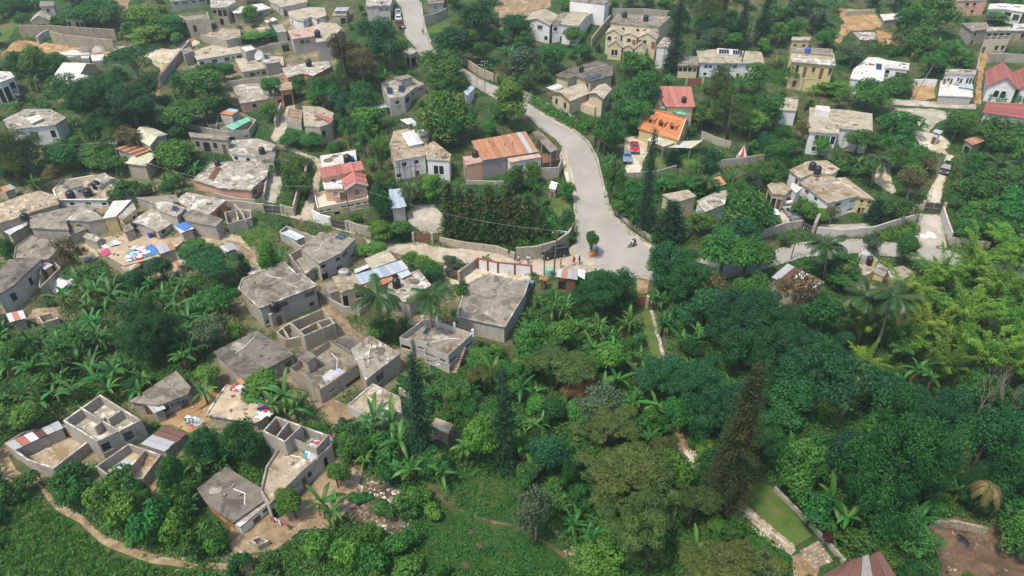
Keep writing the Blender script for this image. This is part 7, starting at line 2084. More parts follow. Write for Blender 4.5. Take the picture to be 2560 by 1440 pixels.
 for s in range(2):
  c = spaced_sprays('crown', 'leaf_cypress', 120 + s, 7.0, 1.25, .3, 26, 8, .42, .14, .3, .55, dens=34, power=1.6, tone=(.15, .9))
  proto('cypress', [('trunk', trunk_mesh('trunk', 'bark', 6.5, .13, None, s, 0, .1)), ('crown', c)], 2.3, 7.3)
 for s in range(2):
  c = spaced_sprays('crown', 'leaf_conifer', 130 + s, 8.0, 2.3, .5, 16, 9, .4, .2, .8, .1, dens=60, power=1.2)
  proto('conical', [('trunk', trunk_mesh('trunk', 'bark', 7.5, .18, None, s, 0, .1)), ('crown', c)], 5.0, 8.3)
 for s in range(5):      # bushes
  mt = ['leaf_mid', 'leaf_bright', 'leaf_mid', 'leaf_mid', 'leaf_bright'][s]
  c, C = crown_round('foliage', mt, 140 + s, 1.25, 1.2, .8, .85, 17, .52, 85, .27, .18, zmin=-.3)
  proto('bush', [('stem', trunk_mesh('stem', 'bark', .9, .06, C, s, 5, .1)), ('foliage', c)], 3.0, 2.1)
 for s in range(2):
  c, C = crown_round('foliage', 'leaf_mango', 150 + s, 1.25, 1.2, .8, .85, 17, .52, 80, .26, .17, zmin=-.3)
  proto('flower_bush', [('stem', trunk_mesh('stem', 'bark', .9, .06, C, s, 5, .1)), ('foliage', c)], 3.0, 2.1)
 c, C = crown_round('foliage', 'leaf_purple', 156, 1.1, 1.1, .9, 1.0, 15, .45, 70, .26, .16, zmin=-.3)
 proto('purple_bush', [('stem', trunk_mesh('stem', 'bark', .9, .06, C, 1, 5, .1)), ('foliage', c)], 2.6, 2.2)
 # bamboo: plumes that rise and bend over
 for s in range(3):
  rng = np.random.default_rng(160 + s); rnd = random.Random(s)
  cm = MB(); Ps, Ax, T = [], [], []
  for k in range(20):
   a = rng.uniform(0, 2 * np.pi); H = rng.uniform(6, 9.6); out = rng.uniform(1.6, 4.2); b = rng.uniform(.1, .7)
   pts = []
   for i in range(9):
    u = i / 8
    pts.append(Vector(((b + out * u ** 2.4) * math.cos(a), (b + out * u ** 2.4) * math.sin(a), H * (u * 1.12 - .26 * u ** 3.2))))
   cm.tube([Vector((pts[0].x, pts[0].y, -.4))] + pts, [.05, .05, .05, .045, .045, .04, .03, .025, .02, .01], 5)
   m = 400; u = rng.uniform(.33, 1, m) ** .8
   idx = np.minimum((u * 8).astype(int), 7); fr = u * 8 - idx
   A = np.array([tuple(p) for p in pts])
   P = A[idx] * (1 - fr[:, None]) + A[idx + 1] * fr[:, None]
   w = .22 + .42 * np.sin(np.pi * np.clip(u, 0, 1) ** 1.1)[:, None]
   P = P + rng.normal(size=(m, 3)) * np.array([.42, .42, .34]) * w
   Ps.append(P); d_ = A[idx + 1] - A[idx]; Ax.append(nrm(d_) + np.array([0, 0, -.7])); T.append(np.clip(rng.uniform(.0, 1) + (u - .7) * .6 + rng.normal(size=m) * .18, 0, 1))
  P, A, T = np.concatenate(Ps), np.concatenate(Ax), np.concatenate(T)
  V, F = leaf_quads(P, nrm(np.array([0, 0, .7]) + rng.normal(size=P.shape) * .5), .38, .085, rng, A)
  proto('bamboo', [('culms', cm.mesh('culms', MATS['stem_green'], True)), ('foliage', mesh_np('foliage', V, F, MATS['leaf_bamboo'], np.repeat(T, 4)))], 8.6, 8.6)
 # bare trees
 for s in range(2):
  rnd = random.Random(170 + s); m = MB()
  def grow(p, d, l, r, lev):
   e = p + d * l
   mid = p.lerp(e, .5) + Vector((rnd.uniform(-.1, .1), rnd.uniform(-.1, .1), 0)) * l
   m.tube([p, mid, e], [r, r * .85, r * .65], 6 if lev < 2 else 4, 0, False)
   if lev < 5:
    for k in range(3 if lev < 4 else 2):
     dd = (d + Vector((rnd.uniform(-1, 1), rnd.uniform(-1, 1), rnd.uniform(-.15, .75))) * .75).normalized()
     grow(e if k else mid.lerp(e, .6), dd, l * rnd.uniform(.6, .8), r * .58, lev + 1)
  grow(Vector((0, 0, -.4)), Vector((.1, .05, 1)).normalized(), 2.6, .17, 0)
  proto('bare', [('branches', m.mesh('branches', MATS['bark_pale'], True))], 7.0, 8.0)
 rng = np.random.default_rng(180)
 for s in range(2):
  c, C = crown_round('twigs', 'leaf_redbrown' if s else 'leaf_brown', 182 + s, 2.6, 2.5, 1.7, 2.6, 34, .7, 60, .5, .05, zmin=-.3, up=.2)
  proto('dry', [('trunk', trunk_mesh('trunk', 'bark', 2.6, .14, C, s, 16)), ('twigs', c)], 5.6, 4.6)
def strip_leaf(name, mat, L, W, arch, lift, fold, seg=7, seed=0, tatter=0.0):
 """one big banana leaf: a folded arching blade with a pale midrib"""
 rng = np.random.default_rng(seed)
 V, F, T = [], [], []
 for i in range(seg + 1):
  u = i / seg
  x = L * (u * .92); z = L * (lift * u - arch * u * u)
  w = W * (math.sin(math.pi * min(1, u * .86 + .12)) ** .6) * (.35 if i == 0 else 1) * (1 if i < seg else .15)
  tw = rng.uniform(-.12, .12) * W
  a, b = w / 2 * (1 - tatter * rng.random()), w / 2 * (1 - tatter * rng.random())
  V += [(x, a, z + fold * a + tw * .3), (x, 0.02, z), (x, -.02, z), (x, -b, z + fold * b - tw * .3)]
  T += [.45 + .2 * rng.random(), .95, .95, .45 + .2 * rng.random()]
  if i:
   k = (i - 1) * 4
   for j in range(3): F.append((k + j, k + j + 1, k + j + 5, k + j + 4))
 return mesh_np(name, np.array(V), np.array(F), MATS[mat], np.array(T), True)
BLEAF, BAN = [], []
def dead_leaves(seed, k):
 rng = np.random.default_rng(seed)
 Vs, Fs, off = [], [], 0
 for i in range(3 * k):
  a = rng.uniform(0, 6.28); x, y = (0, 0) if k == 1 else rng.uniform(-.8, .8, 2); r = rng.uniform(.3, .6); L = rng.uniform(1.0, 1.7); w = rng.uniform(.12, .22)
  c, s = math.cos(a), math.sin(a)
  V = []
  for u in (0, .35, .7, 1.0):
   rr = .12 + r * math.sin(u * 2.2); z = 1.75 + .25 * math.sin(u * 2.4) - L * u ** 1.4
   for q in (-1, 1): V.append((x + c * rr - s * q * w, y + s * rr + c * q * w, z + q * .06))
  Vs += V
  for j in range(3): Fs.append((off + 2 * j, off + 2 * j + 1, off + 2 * j + 3, off + 2 * j + 2))
  off += 8
 return mesh_np('dead_leaves', np.array(Vs), np.array(Fs), MATS['leaf_palm_dry'], rng.uniform(0, 1, len(Vs)), True)
def build_bananas():
 for s in range(4):
  BLEAF.append(strip_leaf('leaf', 'leaf_banana', 2.3 + .2 * s, .62, [.75, .55, .95, .4][s], [.75, .85, .62, .95][s], [.28, .2, -.3, .15][s], 7, s, .25))
 for s in range(4):
  rnd = random.Random(200 + s)
  n = rnd.randint(7, 9)
  lay = []
  for k in range(n):
   lay.append((rnd.randrange(4), 2 * math.pi * k * .382 + rnd.uniform(-.3, .3), -rnd.uniform(-.35, .55) if k else -.9, rnd.uniform(.75, 1.15), 1.9 + rnd.uniform(-.15, .25)))
  st = MB(); st.tube([(0, 0, -.3), (.02, 0, 1.1), (0, .03, 2.0)], [.16, .13, .07], 8)
  BAN.append((st.mesh('stem', MATS['stem_green'], True), lay))
 # joined foliage for the smaller ones: one plant, and clumps of three
 for s in range(4):
  st, lay = BAN[s]
  for clump in (1, 3):
   rnd = random.Random(220 + s)
   Vs, Fs, Ts, off = [], [], [], 0
   sm = MB()
   for c in range(clump):
    dx, dy = (0, 0) if clump == 1 else (rnd.uniform(-.9, .9), rnd.uniform(-.9, .9)); sc = rnd.uniform(.75, 1.15)
    sm.tube([(dx, dy, -.3), (dx, dy, 2.0 * sc)], [.15, .08], 6)
    for li, az, pt, k, z in BAN[(s + c) % 4][1]:
     me = BLEAF[li]
     a = np.zeros(len(me.vertices) * 3, np.float32); me.vertices.foreach_get('co', a); a = a.reshape(-1, 3)
     M = np.array((Matrix.Rotation(az + c, 3, 'Z') @ Matrix.Rotation(pt * .8, 3, 'Y')))
     a = (a * k * sc) @ M.T + np.array([dx, dy, z * sc])
     f = np.zeros(len(me.loops), np.int32); me.loops.foreach_get('vertex_index', f)
     t = np.zeros(len(me.vertices), np.float32); me.attributes['tone'].data.foreach_get('value', t)
     Vs.append(a); Fs.append(f.reshape(-1, 4) + off); Ts.append(np.clip(t + rnd.uniform(-.35, .3), 0, 1)); off += len(a)
   fm = mesh_np('leaves', np.concatenate(Vs), np.concatenate(Fs), MATS['leaf_banana'], np.concatenate(Ts), True)
   dm = dead_leaves(230 + s * 2 + clump, clump)
   proto('banana' if clump == 1 else 'banana_clump', [('stem', sm.mesh('stem', MATS['stem_green'], True)), ('leaves', fm), ('dead_leaves', dm)], 4.2 if clump == 1 else 5.4, 3.7)
build_protos(); build_bananas()
FROND = {}
def frond_mesh(key, mat, L, droop, n=44, wl=.8, seed=0):
 rng = np.random.default_rng(seed)
 pts = []
 for i in range(11):
  u = i / 10; pts.append((L * (u - .12 * u * u * droop), 0, L * (.55 * u - .75 * droop * u * u)))
 A = np.array(pts)
 V, F, T = [], [], []
 def at(u):
  k = min(int(u * 10), 9); f = u * 10 - k; return A[k] * (1 - f) + A[k + 1] * f, nrm((A[k + 1] - A[k])[None])[0]
 for i in range(n):
  u = .1 + .9 * (i + .5) / n
  p, d = at(u)
  l = wl * (math.sin(math.pi * (u * .85 + .1)) ** .5) * rng.uniform(.85, 1.15)
  for s in (-1, 1):
   tip = p + d * l * .55 + np.array([0, s * l * .85, -l * (.25 + .3 * droop) * rng.uniform(.5, 1.3)])
   w = d * .05
   k = len(V); V += [p - w, p + w, tip + w * .4, tip - w * .4]; F.append((k, k + 1, k + 2, k + 3)); T += [float(np.clip(.5 + rng.normal() * .2, 0, 1))] * 4
 for i in range(10):
  k = len(V); o = np.array([0, .03 * (1 - i / 11), 0]); V += [A[i] - o, A[i] + o, A[i + 1] + o * .8, A[i + 1] - o * .8]; F.append((k, k + 1, k + 2, k + 3)); T += [.9] * 4
 FROND[key] = mesh_np('frond', np.array(V), np.array(F), MATS[mat], np.array(T))
frond_mesh('a', 'leaf_palm', 3.4, .75, seed=1); frond_mesh('b', 'leaf_palm', 3.2, 1.1, seed=2); frond_mesh('c', 'leaf_palm', 3.0, .35, seed=3); frond_mesh('dry', 'leaf_palm_dry', 3.3, 1.35, seed=4)
def palm(label, px, py, toppx, n=16, fl=1.0, dry=3, group=None, mat='bark_pale', r=.17):
 """palm standing at a ground pixel whose crown centre is seen at toppx"""
 p = hit(px, py)
 dx, dy, dz = ray(*toppx)
 z = CAMZ + dz * p.y / dy
 x = dx * p.y / dy
 h = z - p.z
 root = empty('palm_tree', p, 0, label, 'palm tree', group)
 m = MB(); lx = x - p.x
 m.tube([(0, 0, -.5), (lx * .3, 0, h * .4), (lx * .7, 0, h * .75), (lx, 0, h)], [r * 1.4, r, r * .85, r * .7], 8); m.build('trunk', MATS[mat], root, True)
 rnd = random.Random(int(px))
 for k in range(n):
  low = k < dry
  key = 'dry' if low else rnd.choice('aabbc')
  f = put('frond', FROND[key], root, (lx, 0, h), (0, (.25 if low else rnd.uniform(-.45, .35)), 2 * math.pi * k * .382 + rnd.uniform(-.2, .2)), fl * rnd.uniform(.85, 1.1))
 s = pxm(p)
 return root
PLANT_NAMES = {'big': ('giant_tree', 'tree'), 'broadleaf': ('broadleaf_tree', 'tree'), 'bright': ('broadleaf_tree', 'tree'), 'dark': ('dense_tree', 'tree'), 'mango': ('mango_tree', 'tree'), 'acacia': ('spreading_tree', 'tree'), 'greyleaf': ('broadleaf_tree', 'tree'), 'brownleaf': ('thin_tree', 'tree'),
   'pine': ('pine_tree', 'pine tree'), 'casuarina': ('casuarina_tree', 'tree'), 'casuarina_brown': ('casuarina_tree', 'tree'), 'conifer': ('conifer', 'conifer'), 'brown_conifer': ('conifer', 'conifer'), 'cypress': ('cypress', 'cypress'), 'conical': ('conifer', 'conifer'),
   'bush': ('bush', 'bush'), 'flower_bush': ('bush', 'bush'), 'purple_bush': ('bush', 'bush'), 'bamboo': ('bamboo_clump', 'bamboo'), 'bare': ('bare_tree', 'tree'), 'dry': ('dry_tree', 'tree'), 'banana': ('banana_plant', 'banana plant'), 'banana_clump': ('banana_clump', 'banana plants')}
LOOK = {'big': 'giant dark tree', 'broadleaf': 'leafy mid green tree', 'bright': 'bright green bushy tree', 'dark': 'dense dark green tree', 'mango': 'yellow tipped mango tree', 'acacia': 'wide flat crowned tree', 'greyleaf': 'grey green leafy tree', 'brownleaf': 'thin brownish tree',
  'pine': 'olive needled pine', 'casuarina': 'wispy olive casuarina', 'casuarina_brown': 'wispy brown casuarina', 'conifer': 'slender dark conifer', 'brown_conifer': 'tall rusty brown conifer', 'cypress': 'rusty green cypress', 'conical': 'cone shaped dark conifer',
  'bush': 'leafy bush', 'flower_bush': 'yellow tinged bush', 'purple_bush': 'dark purple bush', 'bamboo': 'yellow green bamboo clump', 'bare': 'leafless pale tree', 'dry': 'dry brown twiggy tree', 'banana': 'banana plant', 'banana_clump': 'clump of banana plants'}
PLACED = []      # (x, y, radius)
AUTO = []        # things waiting for a label
CNT = {}
def plant(kind, p, w, h, label=None, group=None, rz=None, split=False):
 rnd = random.Random(int(p.x * 131 + p.y * 17))
 pr = PROTO[kind]
 i = CNT.get(kind, 0); CNT[kind] = i + 1
 parts, w0, h0 = pr[rnd.randrange(len(pr))]
 nm, cat = PLANT_NAMES[kind]
 root = empty(nm, p, rnd.uniform(0, 6.28) if rz is None else rz, label, cat, group)
 root.scale = (w / w0, w / w0, h / h0)
 if split and kind == 'banana':
  st, lay = BAN[rnd.randrange(4)]
  put('stem', st, root)
  put('dead_leaves', dead_leaves(int(p.x * 10) % 999, 1), root)
  for li, az, pt, k, z in lay: put('leaf', BLEAF[li], root, (0, 0, z), (rnd.uniform(-.2, .2), pt * .8, az), k)
 else:
  for n_, me in parts: put(n_, me, root)
 PLACED.append((p.x, p.y, w / 2))
 if label is None: AUTO.append((kind, root, p, w))
 return root
def p_x(p): return proj(p.x, p.y, p.z)[0]
def fromBox(x0, y0, x1, y1):
 wpx = x1 - x0
 by = y1 - .16 * wpx
 cxp = (x0 + x1) / 2; p = hit(cxp, by)
 for _ in range(2):      # tall things lean away from the middle of the picture
  hh = (by - y0) / pxm(p) * .55
  p = hit(p_x(p) - (proj(p.x, p.y, p.z + hh)[0] - cxp), by)
 s = pxm(p); w = wpx / s
 dx, dy, dz = ray(cxp, y0)
 h = .96 * (CAMZ + dz * (p.y + w * .12) / dy - p.z)
 return p, w, h
def hedge(label, pts, w, h, mat='leaf_mid', lift=0, seed=1, dens=55, name='hedge'):
 """one clipped or wild hedge along picture points"""
 rng = np.random.default_rng(seed)
 W = [hit(*p) for p in pts]
 Ps, Ns = [], []
 for a, b in zip(W, W[1:]):
  L = (b - a).length; n = int(L * (w + h) * dens)
  u = rng.random(n); an = rng.uniform(-.25, np.pi + .25, n)
  d = (b - a).normalized(); s = np.array([-d.y, d.x, 0])
  wob = 1 + .18 * np.sin(u * L * 1.7 + seed) + .12 * np.sin(u * L * 4.1)
  k = rng.uniform(.75, 1.08, n) * wob
  P = np.array(a)[None] * (1 - u[:, None]) + np.array(b)[None] * u[:, None]
  P = P + s * (np.cos(an) * w / 2 * k)[:, None]
  P[:, 2] = terr_np(P[:, 0], P[:, 1]) + lift + np.maximum(.05, np.sin(an) ** .6 if False else np.abs(np.sin(an)) ** .5 * h * k)
  Ps.append(P); Ns.append(nrm(s * np.cos(an)[:, None] + np.array([0, 0, 1]) * np.abs(np.sin(an))[:, None] + rng.normal(size=(n, 3)) * .4))
 P, Nn = np.concatenate(Ps), np.concatenate(Ns)
 V, F = leaf_quads(P, Nn, .3, .2, rng)
 t = np.clip(.5 + .25 * np.sin(P[:, 0] * 2.1 + P[:, 1] * 1.3) + rng.normal(size=len(P)) * .2, 0, 1)
 c = sum(W, Vector()) / len(W)
 o = put(name, mesh_np(name, V - np.array(c)[None], F, MATS[mat], np.repeat(t, 4)), None, c)
 tag(o, label, name)
 for a, b in zip(W, W[1:]):
  for k in range(int((b - a).length / 1.5) + 1): q = a.lerp(b, k / (int((b - a).length / 1.5) + 1)); PLACED.append((q.x, q.y, w / 2))
 return o
def T(kind, x0, y0, x1, y1, label=None):
 p, w, h = fromBox(x0, y0, x1, y1)
 k = 1.14 if kind in ('broadleaf', 'bright', 'dark', 'mango', 'big', 'acacia', 'greyleaf', 'casuarina', 'casuarina_brown') and y1 < 760 else 1.0
 return plant(kind, p, w * k, max(h * k, w * .35), label)
# ------------------------------------------------------------------ trees read off the photograph: outline boxes of their crowns
# upper left
T('big',150,178,300,345,'huge dark tree with drooping crown left of the white gabled house'); T('big',250,200,400,350,'broad dark tree filling the middle of the left grove')
T('acacia',268,120,405,230,'wide flat crowned tree in front of the limestone lot'); T('broadleaf',160,0,300,82,'large tree above the stone retaining walls'); T('broadleaf',30,28,76,84,'round tree left of the arched porch house'); T('broadleaf',102,40,172,84,'tree covering the right half of the arched porch house')
T('dark',0,-20,90,40,'dark tree in the top left corner'); T('broadleaf',225,10,300,78,'round tree at the right end of the stone walls')
T('broadleaf',0,125,60,205); T('bright',46,112,120,210); T('broadleaf',112,125,172,200); T('bright',60,150,130,212)
T('dark',420,180,468,245,'small dark round tree beside the grey lane wall'); T('broadleaf',455,165,585,300,'large leafy tree below the blue striped house'); T('broadleaf',500,150,562,240); T('broadleaf',395,250,500,340); T('mango',460,235,560,320)
T('casuarina',-30,300,60,480,'tall wispy casuarina at the left border'); T('casuarina',20,330,110,470,'second wispy casuarina just inside the left border'); T('brownleaf',268,305,372,410,'thin tree with bent trunk over the pale ridged roof')
T('broadleaf',100,345,210,440); T('broadleaf',190,360,300,430); T('bright',370,350,490,440); T('broadleaf',200,380,310,450); T('broadleaf',275,440,360,510,'thin green tree right of the white house with roof hut')
T('broadleaf',380,40,470,110); T('bright',310,10,400,100); T('bright',330,60,440,130); T('bright',300,50,350,110)
T('bright',598,12,648,64,'small spreading tree in front of the bright white roof'); T('bright',600,80,680,120); T('broadleaf',640,75,712,108)
# upper middle
T('casuarina_brown',812,70,905,240,'tall brown casuarina right of the orange house'); T('casuarina_brown',860,110,950,250,'autumn coloured tree with pale bent trunk in the upper middle'); T('casuarina',800,170,880,270)
T('dark',905,40,1010,190,'big dark tree below the upper parked cars'); T('broadleaf',965,90,1015,190); T('broadleaf',1040,120,1155,225,'broad tree on the inside of the upper bend'); T('dark',1130,0,1240,120,'dark tree mass right of the upper road top'); T('dark',1090,60,1190,180); T('broadleaf',1165,100,1250,175); T('broadleaf',1060,165,1160,240); T('dark',1240,30,1330,120)
T('bright',1232,185,1326,338,'tall bright green tree on the inner corner of the road'); T('mango',1040,222,1182,375,'large mango tree with reddish shoots above the white two storey house'); T('mango',1090,270,1180,380)
T('broadleaf',640,192,706,270,'tree in front of the stained slab with pink front'); T('broadleaf',725,186,770,250,'tree against the orange house wall'); T('broadleaf',760,190,820,260); T('broadleaf',770,190,850,290); T('dark',870,195,950,300); T('bright',880,260,985,350); T('broadleaf',840,290,900,380); T('bamboo',912,312,982,440,'tall bamboo clump left of the white two storey house'); T('broadleaf',880,300,935,400)
T('bright',650,245,700,310); T('broadleaf',694,335,760,380); T('broadleaf',750,330,812,378); T('mango',690,400,770,515,'bushy dark tree on the walled bank of the track'); T('broadleaf',715,390,765,450); T('bright',655,400,700,440)
T('dark',915,452,980,560,'dark ivy like tree right of the pink roofed house'); T('bright',915,545,985,612,'bright round bush left of the brown sliding gate'); T('bright',970,550,1042,612,'bright bush mass beside the brown sliding gate'); T('bright',1058,428,1122,520,'rounded bright tree in front of the white two storey house')
for i,(x,y0,y1,w) in enumerate([(1122,470,600,34),(1148,468,604,34),(1174,478,606,34),(1200,482,608,36),(1222,476,612,34),(1246,486,612,34),(1270,480,616,36),(1294,488,620,34),(1318,490,620,36),(1340,505,622,32)]):
 T('cypress',x - w * .6,y0 - (30,16,22,4,28,14,34,10,18,6)[i],x + w * .6,y1,['leftmost','second from left','third from left','fourth from left','fifth from left','fifth from right','fourth from right','third from right','second from right','rightmost'][i] + ' rusty green cypress of the dense garden row')
T('bright',1315,400,1360,470,'bright shrub tree beside the tiny playhouse'); T('mango',1260,412,1320,490,'orange tinged garden tree in front of the workshop'); T('bright',1398,452,1440,515,'bright round bush between playhouse and road'); T('flower_bush',1340,505,1395,560); T('flower_bush',1395,520,1440,570); T('flower_bush',1340,550,1400,610); T('flower_bush',1385,565,1438,610); T('bush',1360,530,1420,590)
# around the bend, right side
T('broadleaf',1480,285,1550,400,'tree with bare pole at the outer side of the bend'); T('bright',1535,125,1632,215,'bright tree below the three tier row house'); T('broadleaf',1560,175,1650,300,'leafy tree right of the cream house with terrace'); T('broadleaf',1520,240,1620,350); T('broadleaf',1498,400,1560,520); T('broadleaf',1550,440,1610,540); T('bright',1522,498,1572,555,'round bright bush on the outer kerb of the bend'); T('broadleaf',1575,480,1640,560)
T('conifer',1594,305,1652,590,'tall narrow conifer in front of the red car'); T('conical',1635,488,1722,615,'rounded cone shaped conifer right of the tall narrow one'); T('bright',1714,528,1790,605,'layered bright green tree between conifer and mango'); T('mango',1780,470,1925,615,'big mango tree with pale round shoots in front of the pale slab'); T('broadleaf',1690,440,1800,500); T('broadleaf',1650,430,1720,480); T('conical',1660,368,1708,420,'small layered conifer on the lawn of the tiled house')
T('conifer',1668,-30,1722,190,'tall dark conifer beside the narrow stair tower house'); T('conifer',1838,-20,1884,130,'dark conifer behind the long solar house'); T('casuarina',1720,-60,1800,112); T('casuarina',1780,-70,1850,112); T('conifer',1890,-40,1940,125); T('dark',1730,30,1800,118); T('dark',1790,40,1850,120); T('bright',1925,50,1975,130); T('dark',1880,40,1930,116); T('dark',1660,10,1720,90); T('casuarina',1752,150,1840,330,'wispy tree in front of the long solar house'); T('casuarina',1790,220,1870,360); T('broadleaf',1860,155,1950,260); T('broadleaf',1870,230,1965,350,'tall tree right of the casuarinas'); T('bright',1715,260,1800,340)
T('greyleaf',1268,112,1365,220,'pale grey green tree below the hillside villa'); T('broadleaf',1345,110,1430,205); T('broadleaf',1395,66,1460,135,'tree in front of the hillside villa'); T('broadleaf',1285,70,1335,130); T('broadleaf',1430,110,1490,160)
# upper right
T('broadleaf',2290,-20,2395,105,'large tree left of the pink walled house'); T('broadleaf',2240,10,2310,110); T('broadleaf',2265,65,2350,150); T('broadleaf',2290,120,2370,200); T('broadleaf',2212,182,2285,248,'round tree between bright white roof and sand yard'); T('bright',2460,26,2525,66,'rounded bright tree in front of the white corner house'); T('broadleaf',2120,195,2230,300,'large tree in front of the bright white roofed house at right'); T('bright',2030,200,2140,260); T('broadleaf',1960,160,2010,230)
T('broadleaf',1920,345,2000,410); T('brownleaf',1980,290,2040,375,'thin bare limbed tree left of the broad cream slab'); T('bright',2030,335,2075,400); T('broadleaf',2105,315,2190,400,'open green tree right of the cream slab front'); T('broadleaf',2190,270,2300,350); T('broadleaf',2350,280,2440,370); T('brownleaf',2230,400,2330,525,'brown leafless bush tree beside the white lane'); T('brownleaf',2280,380,2350,450); T('broadleaf',2210,330,2280,410); T('bare',2255,440,2340,530,'bare grey bush between white yard and lane')
T('conical',2165,490,2220,565,'dark conical tree at the right end of the big white house'); T('broadleaf',2195,485,2285,560,'leafy tree behind the long white boundary wall'); T('brownleaf',2050,510,2110,570,'thin pale tree in front of the big white house'); T('bright',1965,490,2040,565,'bright large leaved shrub beside the silver pickup'); T('bright',2030,520,2080,570)
for x0,y0,x1,y1 in [(2400,380,2480,470),(2380,440,2470,560),(2450,420,2560,520),(2480,470,2580,580),(2400,500,2500,600),(2440,290,2560,400),(2520,330,2600,440),(2440,540,2540,620),(2390,540,2450,620)]:T('broadleaf',x0,y0,x1,y1)
for x0,y0,x1,y1 in [(2250,580,2300,640)]:T('broadleaf',x0,y0,x1,y1)
# wood right of the junction
T('big',1440,645,1582,815,'large round tree below the junction beside the roadside stall'); T('dark',1600,600,1700,740,'dark tree reaching over the road right of the junction'); T('big',1640,610,1790,770,'broad dark tree at the front of the wood below the road'); T('broadleaf',1740,575,1880,720); T('broadleaf',1810,590,1930,700); T('dark',1690,690,1830,850); T('brownleaf',1720,665,1850,800,'brownish tree in the middle of the dark wood'); T('broadleaf',1830,660,1930,800); T('brownleaf',1930,660,2060,830,'thin rusty tree in front of the rusty roof'); T('broadleaf',1620,630,1680,720); T('mango',2060,640,2180,730,'dark round tree left of the yellow roofless house'); T('broadleaf',2225,590,2300,680); T('greyleaf',2150,588,2200,640)
T('big',1860,775,2035,965,'large dark tree in the middle of the wood'); T('big',1675,890,1840,1100,'dark tree at the right of the walled path'); T('dark',1780,800,1890,960); T('broadleaf',2000,720,2120,860); T('dark',1900,930,2080,1080); T('acacia',2010,890,2240,1090,'wide flat crowned tree in the dark wood'); T('big',2120,970,2350,1340,'giant dark tree left of the burnt clearing'); T('broadleaf',1930,1070,2065,1250); T('dark',2060,1050,2180,1230); T('dark',2220,1090,2350,1290); T('dark',2390,1000,2540,1200); T('dark',2470,1080,2600,1290); T('broadleaf',2100,1300,2250,1400); T('broadleaf',2220,1310,2340,1420); T('broadleaf',1660,960,1760,1100); T('dark',2340,960,2440,1100)
T('brown_conifer',1768,880,1908,1310,'giant rusty brown conifer beside the long lawn'); T('conifer',1000,858,1088,1160,'tall dark conifer beside the low stained slab'); T('conifer',1215,900,1300,1185,'dark shadowy conifer left of the olive pines'); T('bright',1150,1000,1265,1170,'bright clump crowned tree beside the dark shadowy conifer')
T('pine',1290,855,1500,1010,'wide flat topped olive pine above the dead branches'); T('pine',1425,1030,1600,1160,'yellowish pine at the head of the pine group'); T('pine',1415,1110,1680,1330,'largest olive pine in the middle of the pine group'); T('pine',1490,1190,1700,1430,'tall olive pine at the front of the pine group'); T('pine',1660,1200,1800,1350,'smaller olive pine at the right of the pine group'); T('pine',1690,1340,1950,1500,'pale olive pine cut by the bottom border'); T('pine',1620,1080,1710,1170); T('pine',1560,1330,1680,1450); T('pine',1160,900,1260,1010,'brownish pine left of the dark shadowy conifer'); T('dry',1395,925,1545,1030,'dead red brown tree under the flat topped pine')
T('greyleaf',1285,1195,1395,1370,'soft grey green conifer like tree at the meadow edge'); T('dark',1300,1060,1420,1200); T('dark',1390,1130,1450,1240)
T('bare',2425,885,2510,1080,'leafless pale tree among bamboo at the right border'); T('bare',2470,890,2580,1110,'second leafless tree at the right border'); T('dry',2335,1090,2425,1230,'dry vine covered tree above the broken wall'); T('bare',2340,1060,2420,1180)
T('broadleaf',2480,1270,2600,1400,'thin tree at the edge of the burnt clearing')
for x0,y0,x1,y1 in [(2090,860,2230,960)]:T('bamboo',x0,y0,x1,y1)
# bamboo hill
for i,(x0,y0,x1,y1) in enumerate([(2470,560,2640,720),(2380,590,2520,740),(2290,640,2430,770),(2210,690,2350,800),(2430,660,2580,810),(2330,730,2490,870),(2250,770,2390,900),(2460,760,2620,920),(2380,820,2540,980),(2200,820,2330,930),(2110,770,2230,890),(2490,850,2640,1010),(2300,850,2420,990),(2540,640,2660,780),(2420,620,2480,700),(2270,720,2340,800)]):T('bamboo',x0 - 14,y0 - 26,x1 + 14,y1)
# left middle
T('big',290,735,450,925,'large round dark tree in the left banana grove'); T('brownleaf',125,575,215,705,'olive brown tree hiding the grey slab at the left border'); T('dark',368,640,442,712,'small round dark tree below the blue tarpaulin'); T('acacia',440,635,590,735,'flat spreading tree above the banana grove'); T('dark',288,670,362,735); T('conical',588,626,632,725,'narrow dark tree beside the big flat roofed house'); T('broadleaf',525,690,600,800); T('broadleaf',180,650,280,720); T('bright',450,600,540,660); T('broadleaf',0,830,90,940); T('broadleaf',70,850,180,960); T('broadleaf',140,800,260,900); T('broadleaf',30,930,150,1020); T('broadleaf',0,590,40,660); T('bright',640,605,700,720,'bushy green tree on the dirt road knoll')
T('dark',472,1055,570,1180,'dark tree left of the long terrace house'); T('dark',545,1035,682,1185,'large dark tree overhanging the long terrace house'); T('bright',595,915,715,1010,'bright tree in front of the wide dark slab'); T('bright',480,905,560,985); T('broadleaf',620,960,700,1010); T('broadleaf',405,1110,480,1260,'bush tree right of the roofless unfinished rooms'); T('bright',805,1140,875,1230,'thin bright tree on the bare earth by the terrace house'); T('bright',690,1210,772,1310,'thin bright tree in front of the terrace house'); T('bright',1000,630,1060,690); T('bright',1025,640,1090,700,'yellow green bush right of the cream slab'); T('broadleaf',1050,660,1120,720); T('broadleaf',1120,690,1180,770); T('bright',880,605,960,660,'low bright tree behind the cream slab roof')
T('greyleaf',1100,640,1165,690)
# junction island tree
T('mango',1460,575,1502,646,'small isolated tree with orange flowers in the middle of the junction')
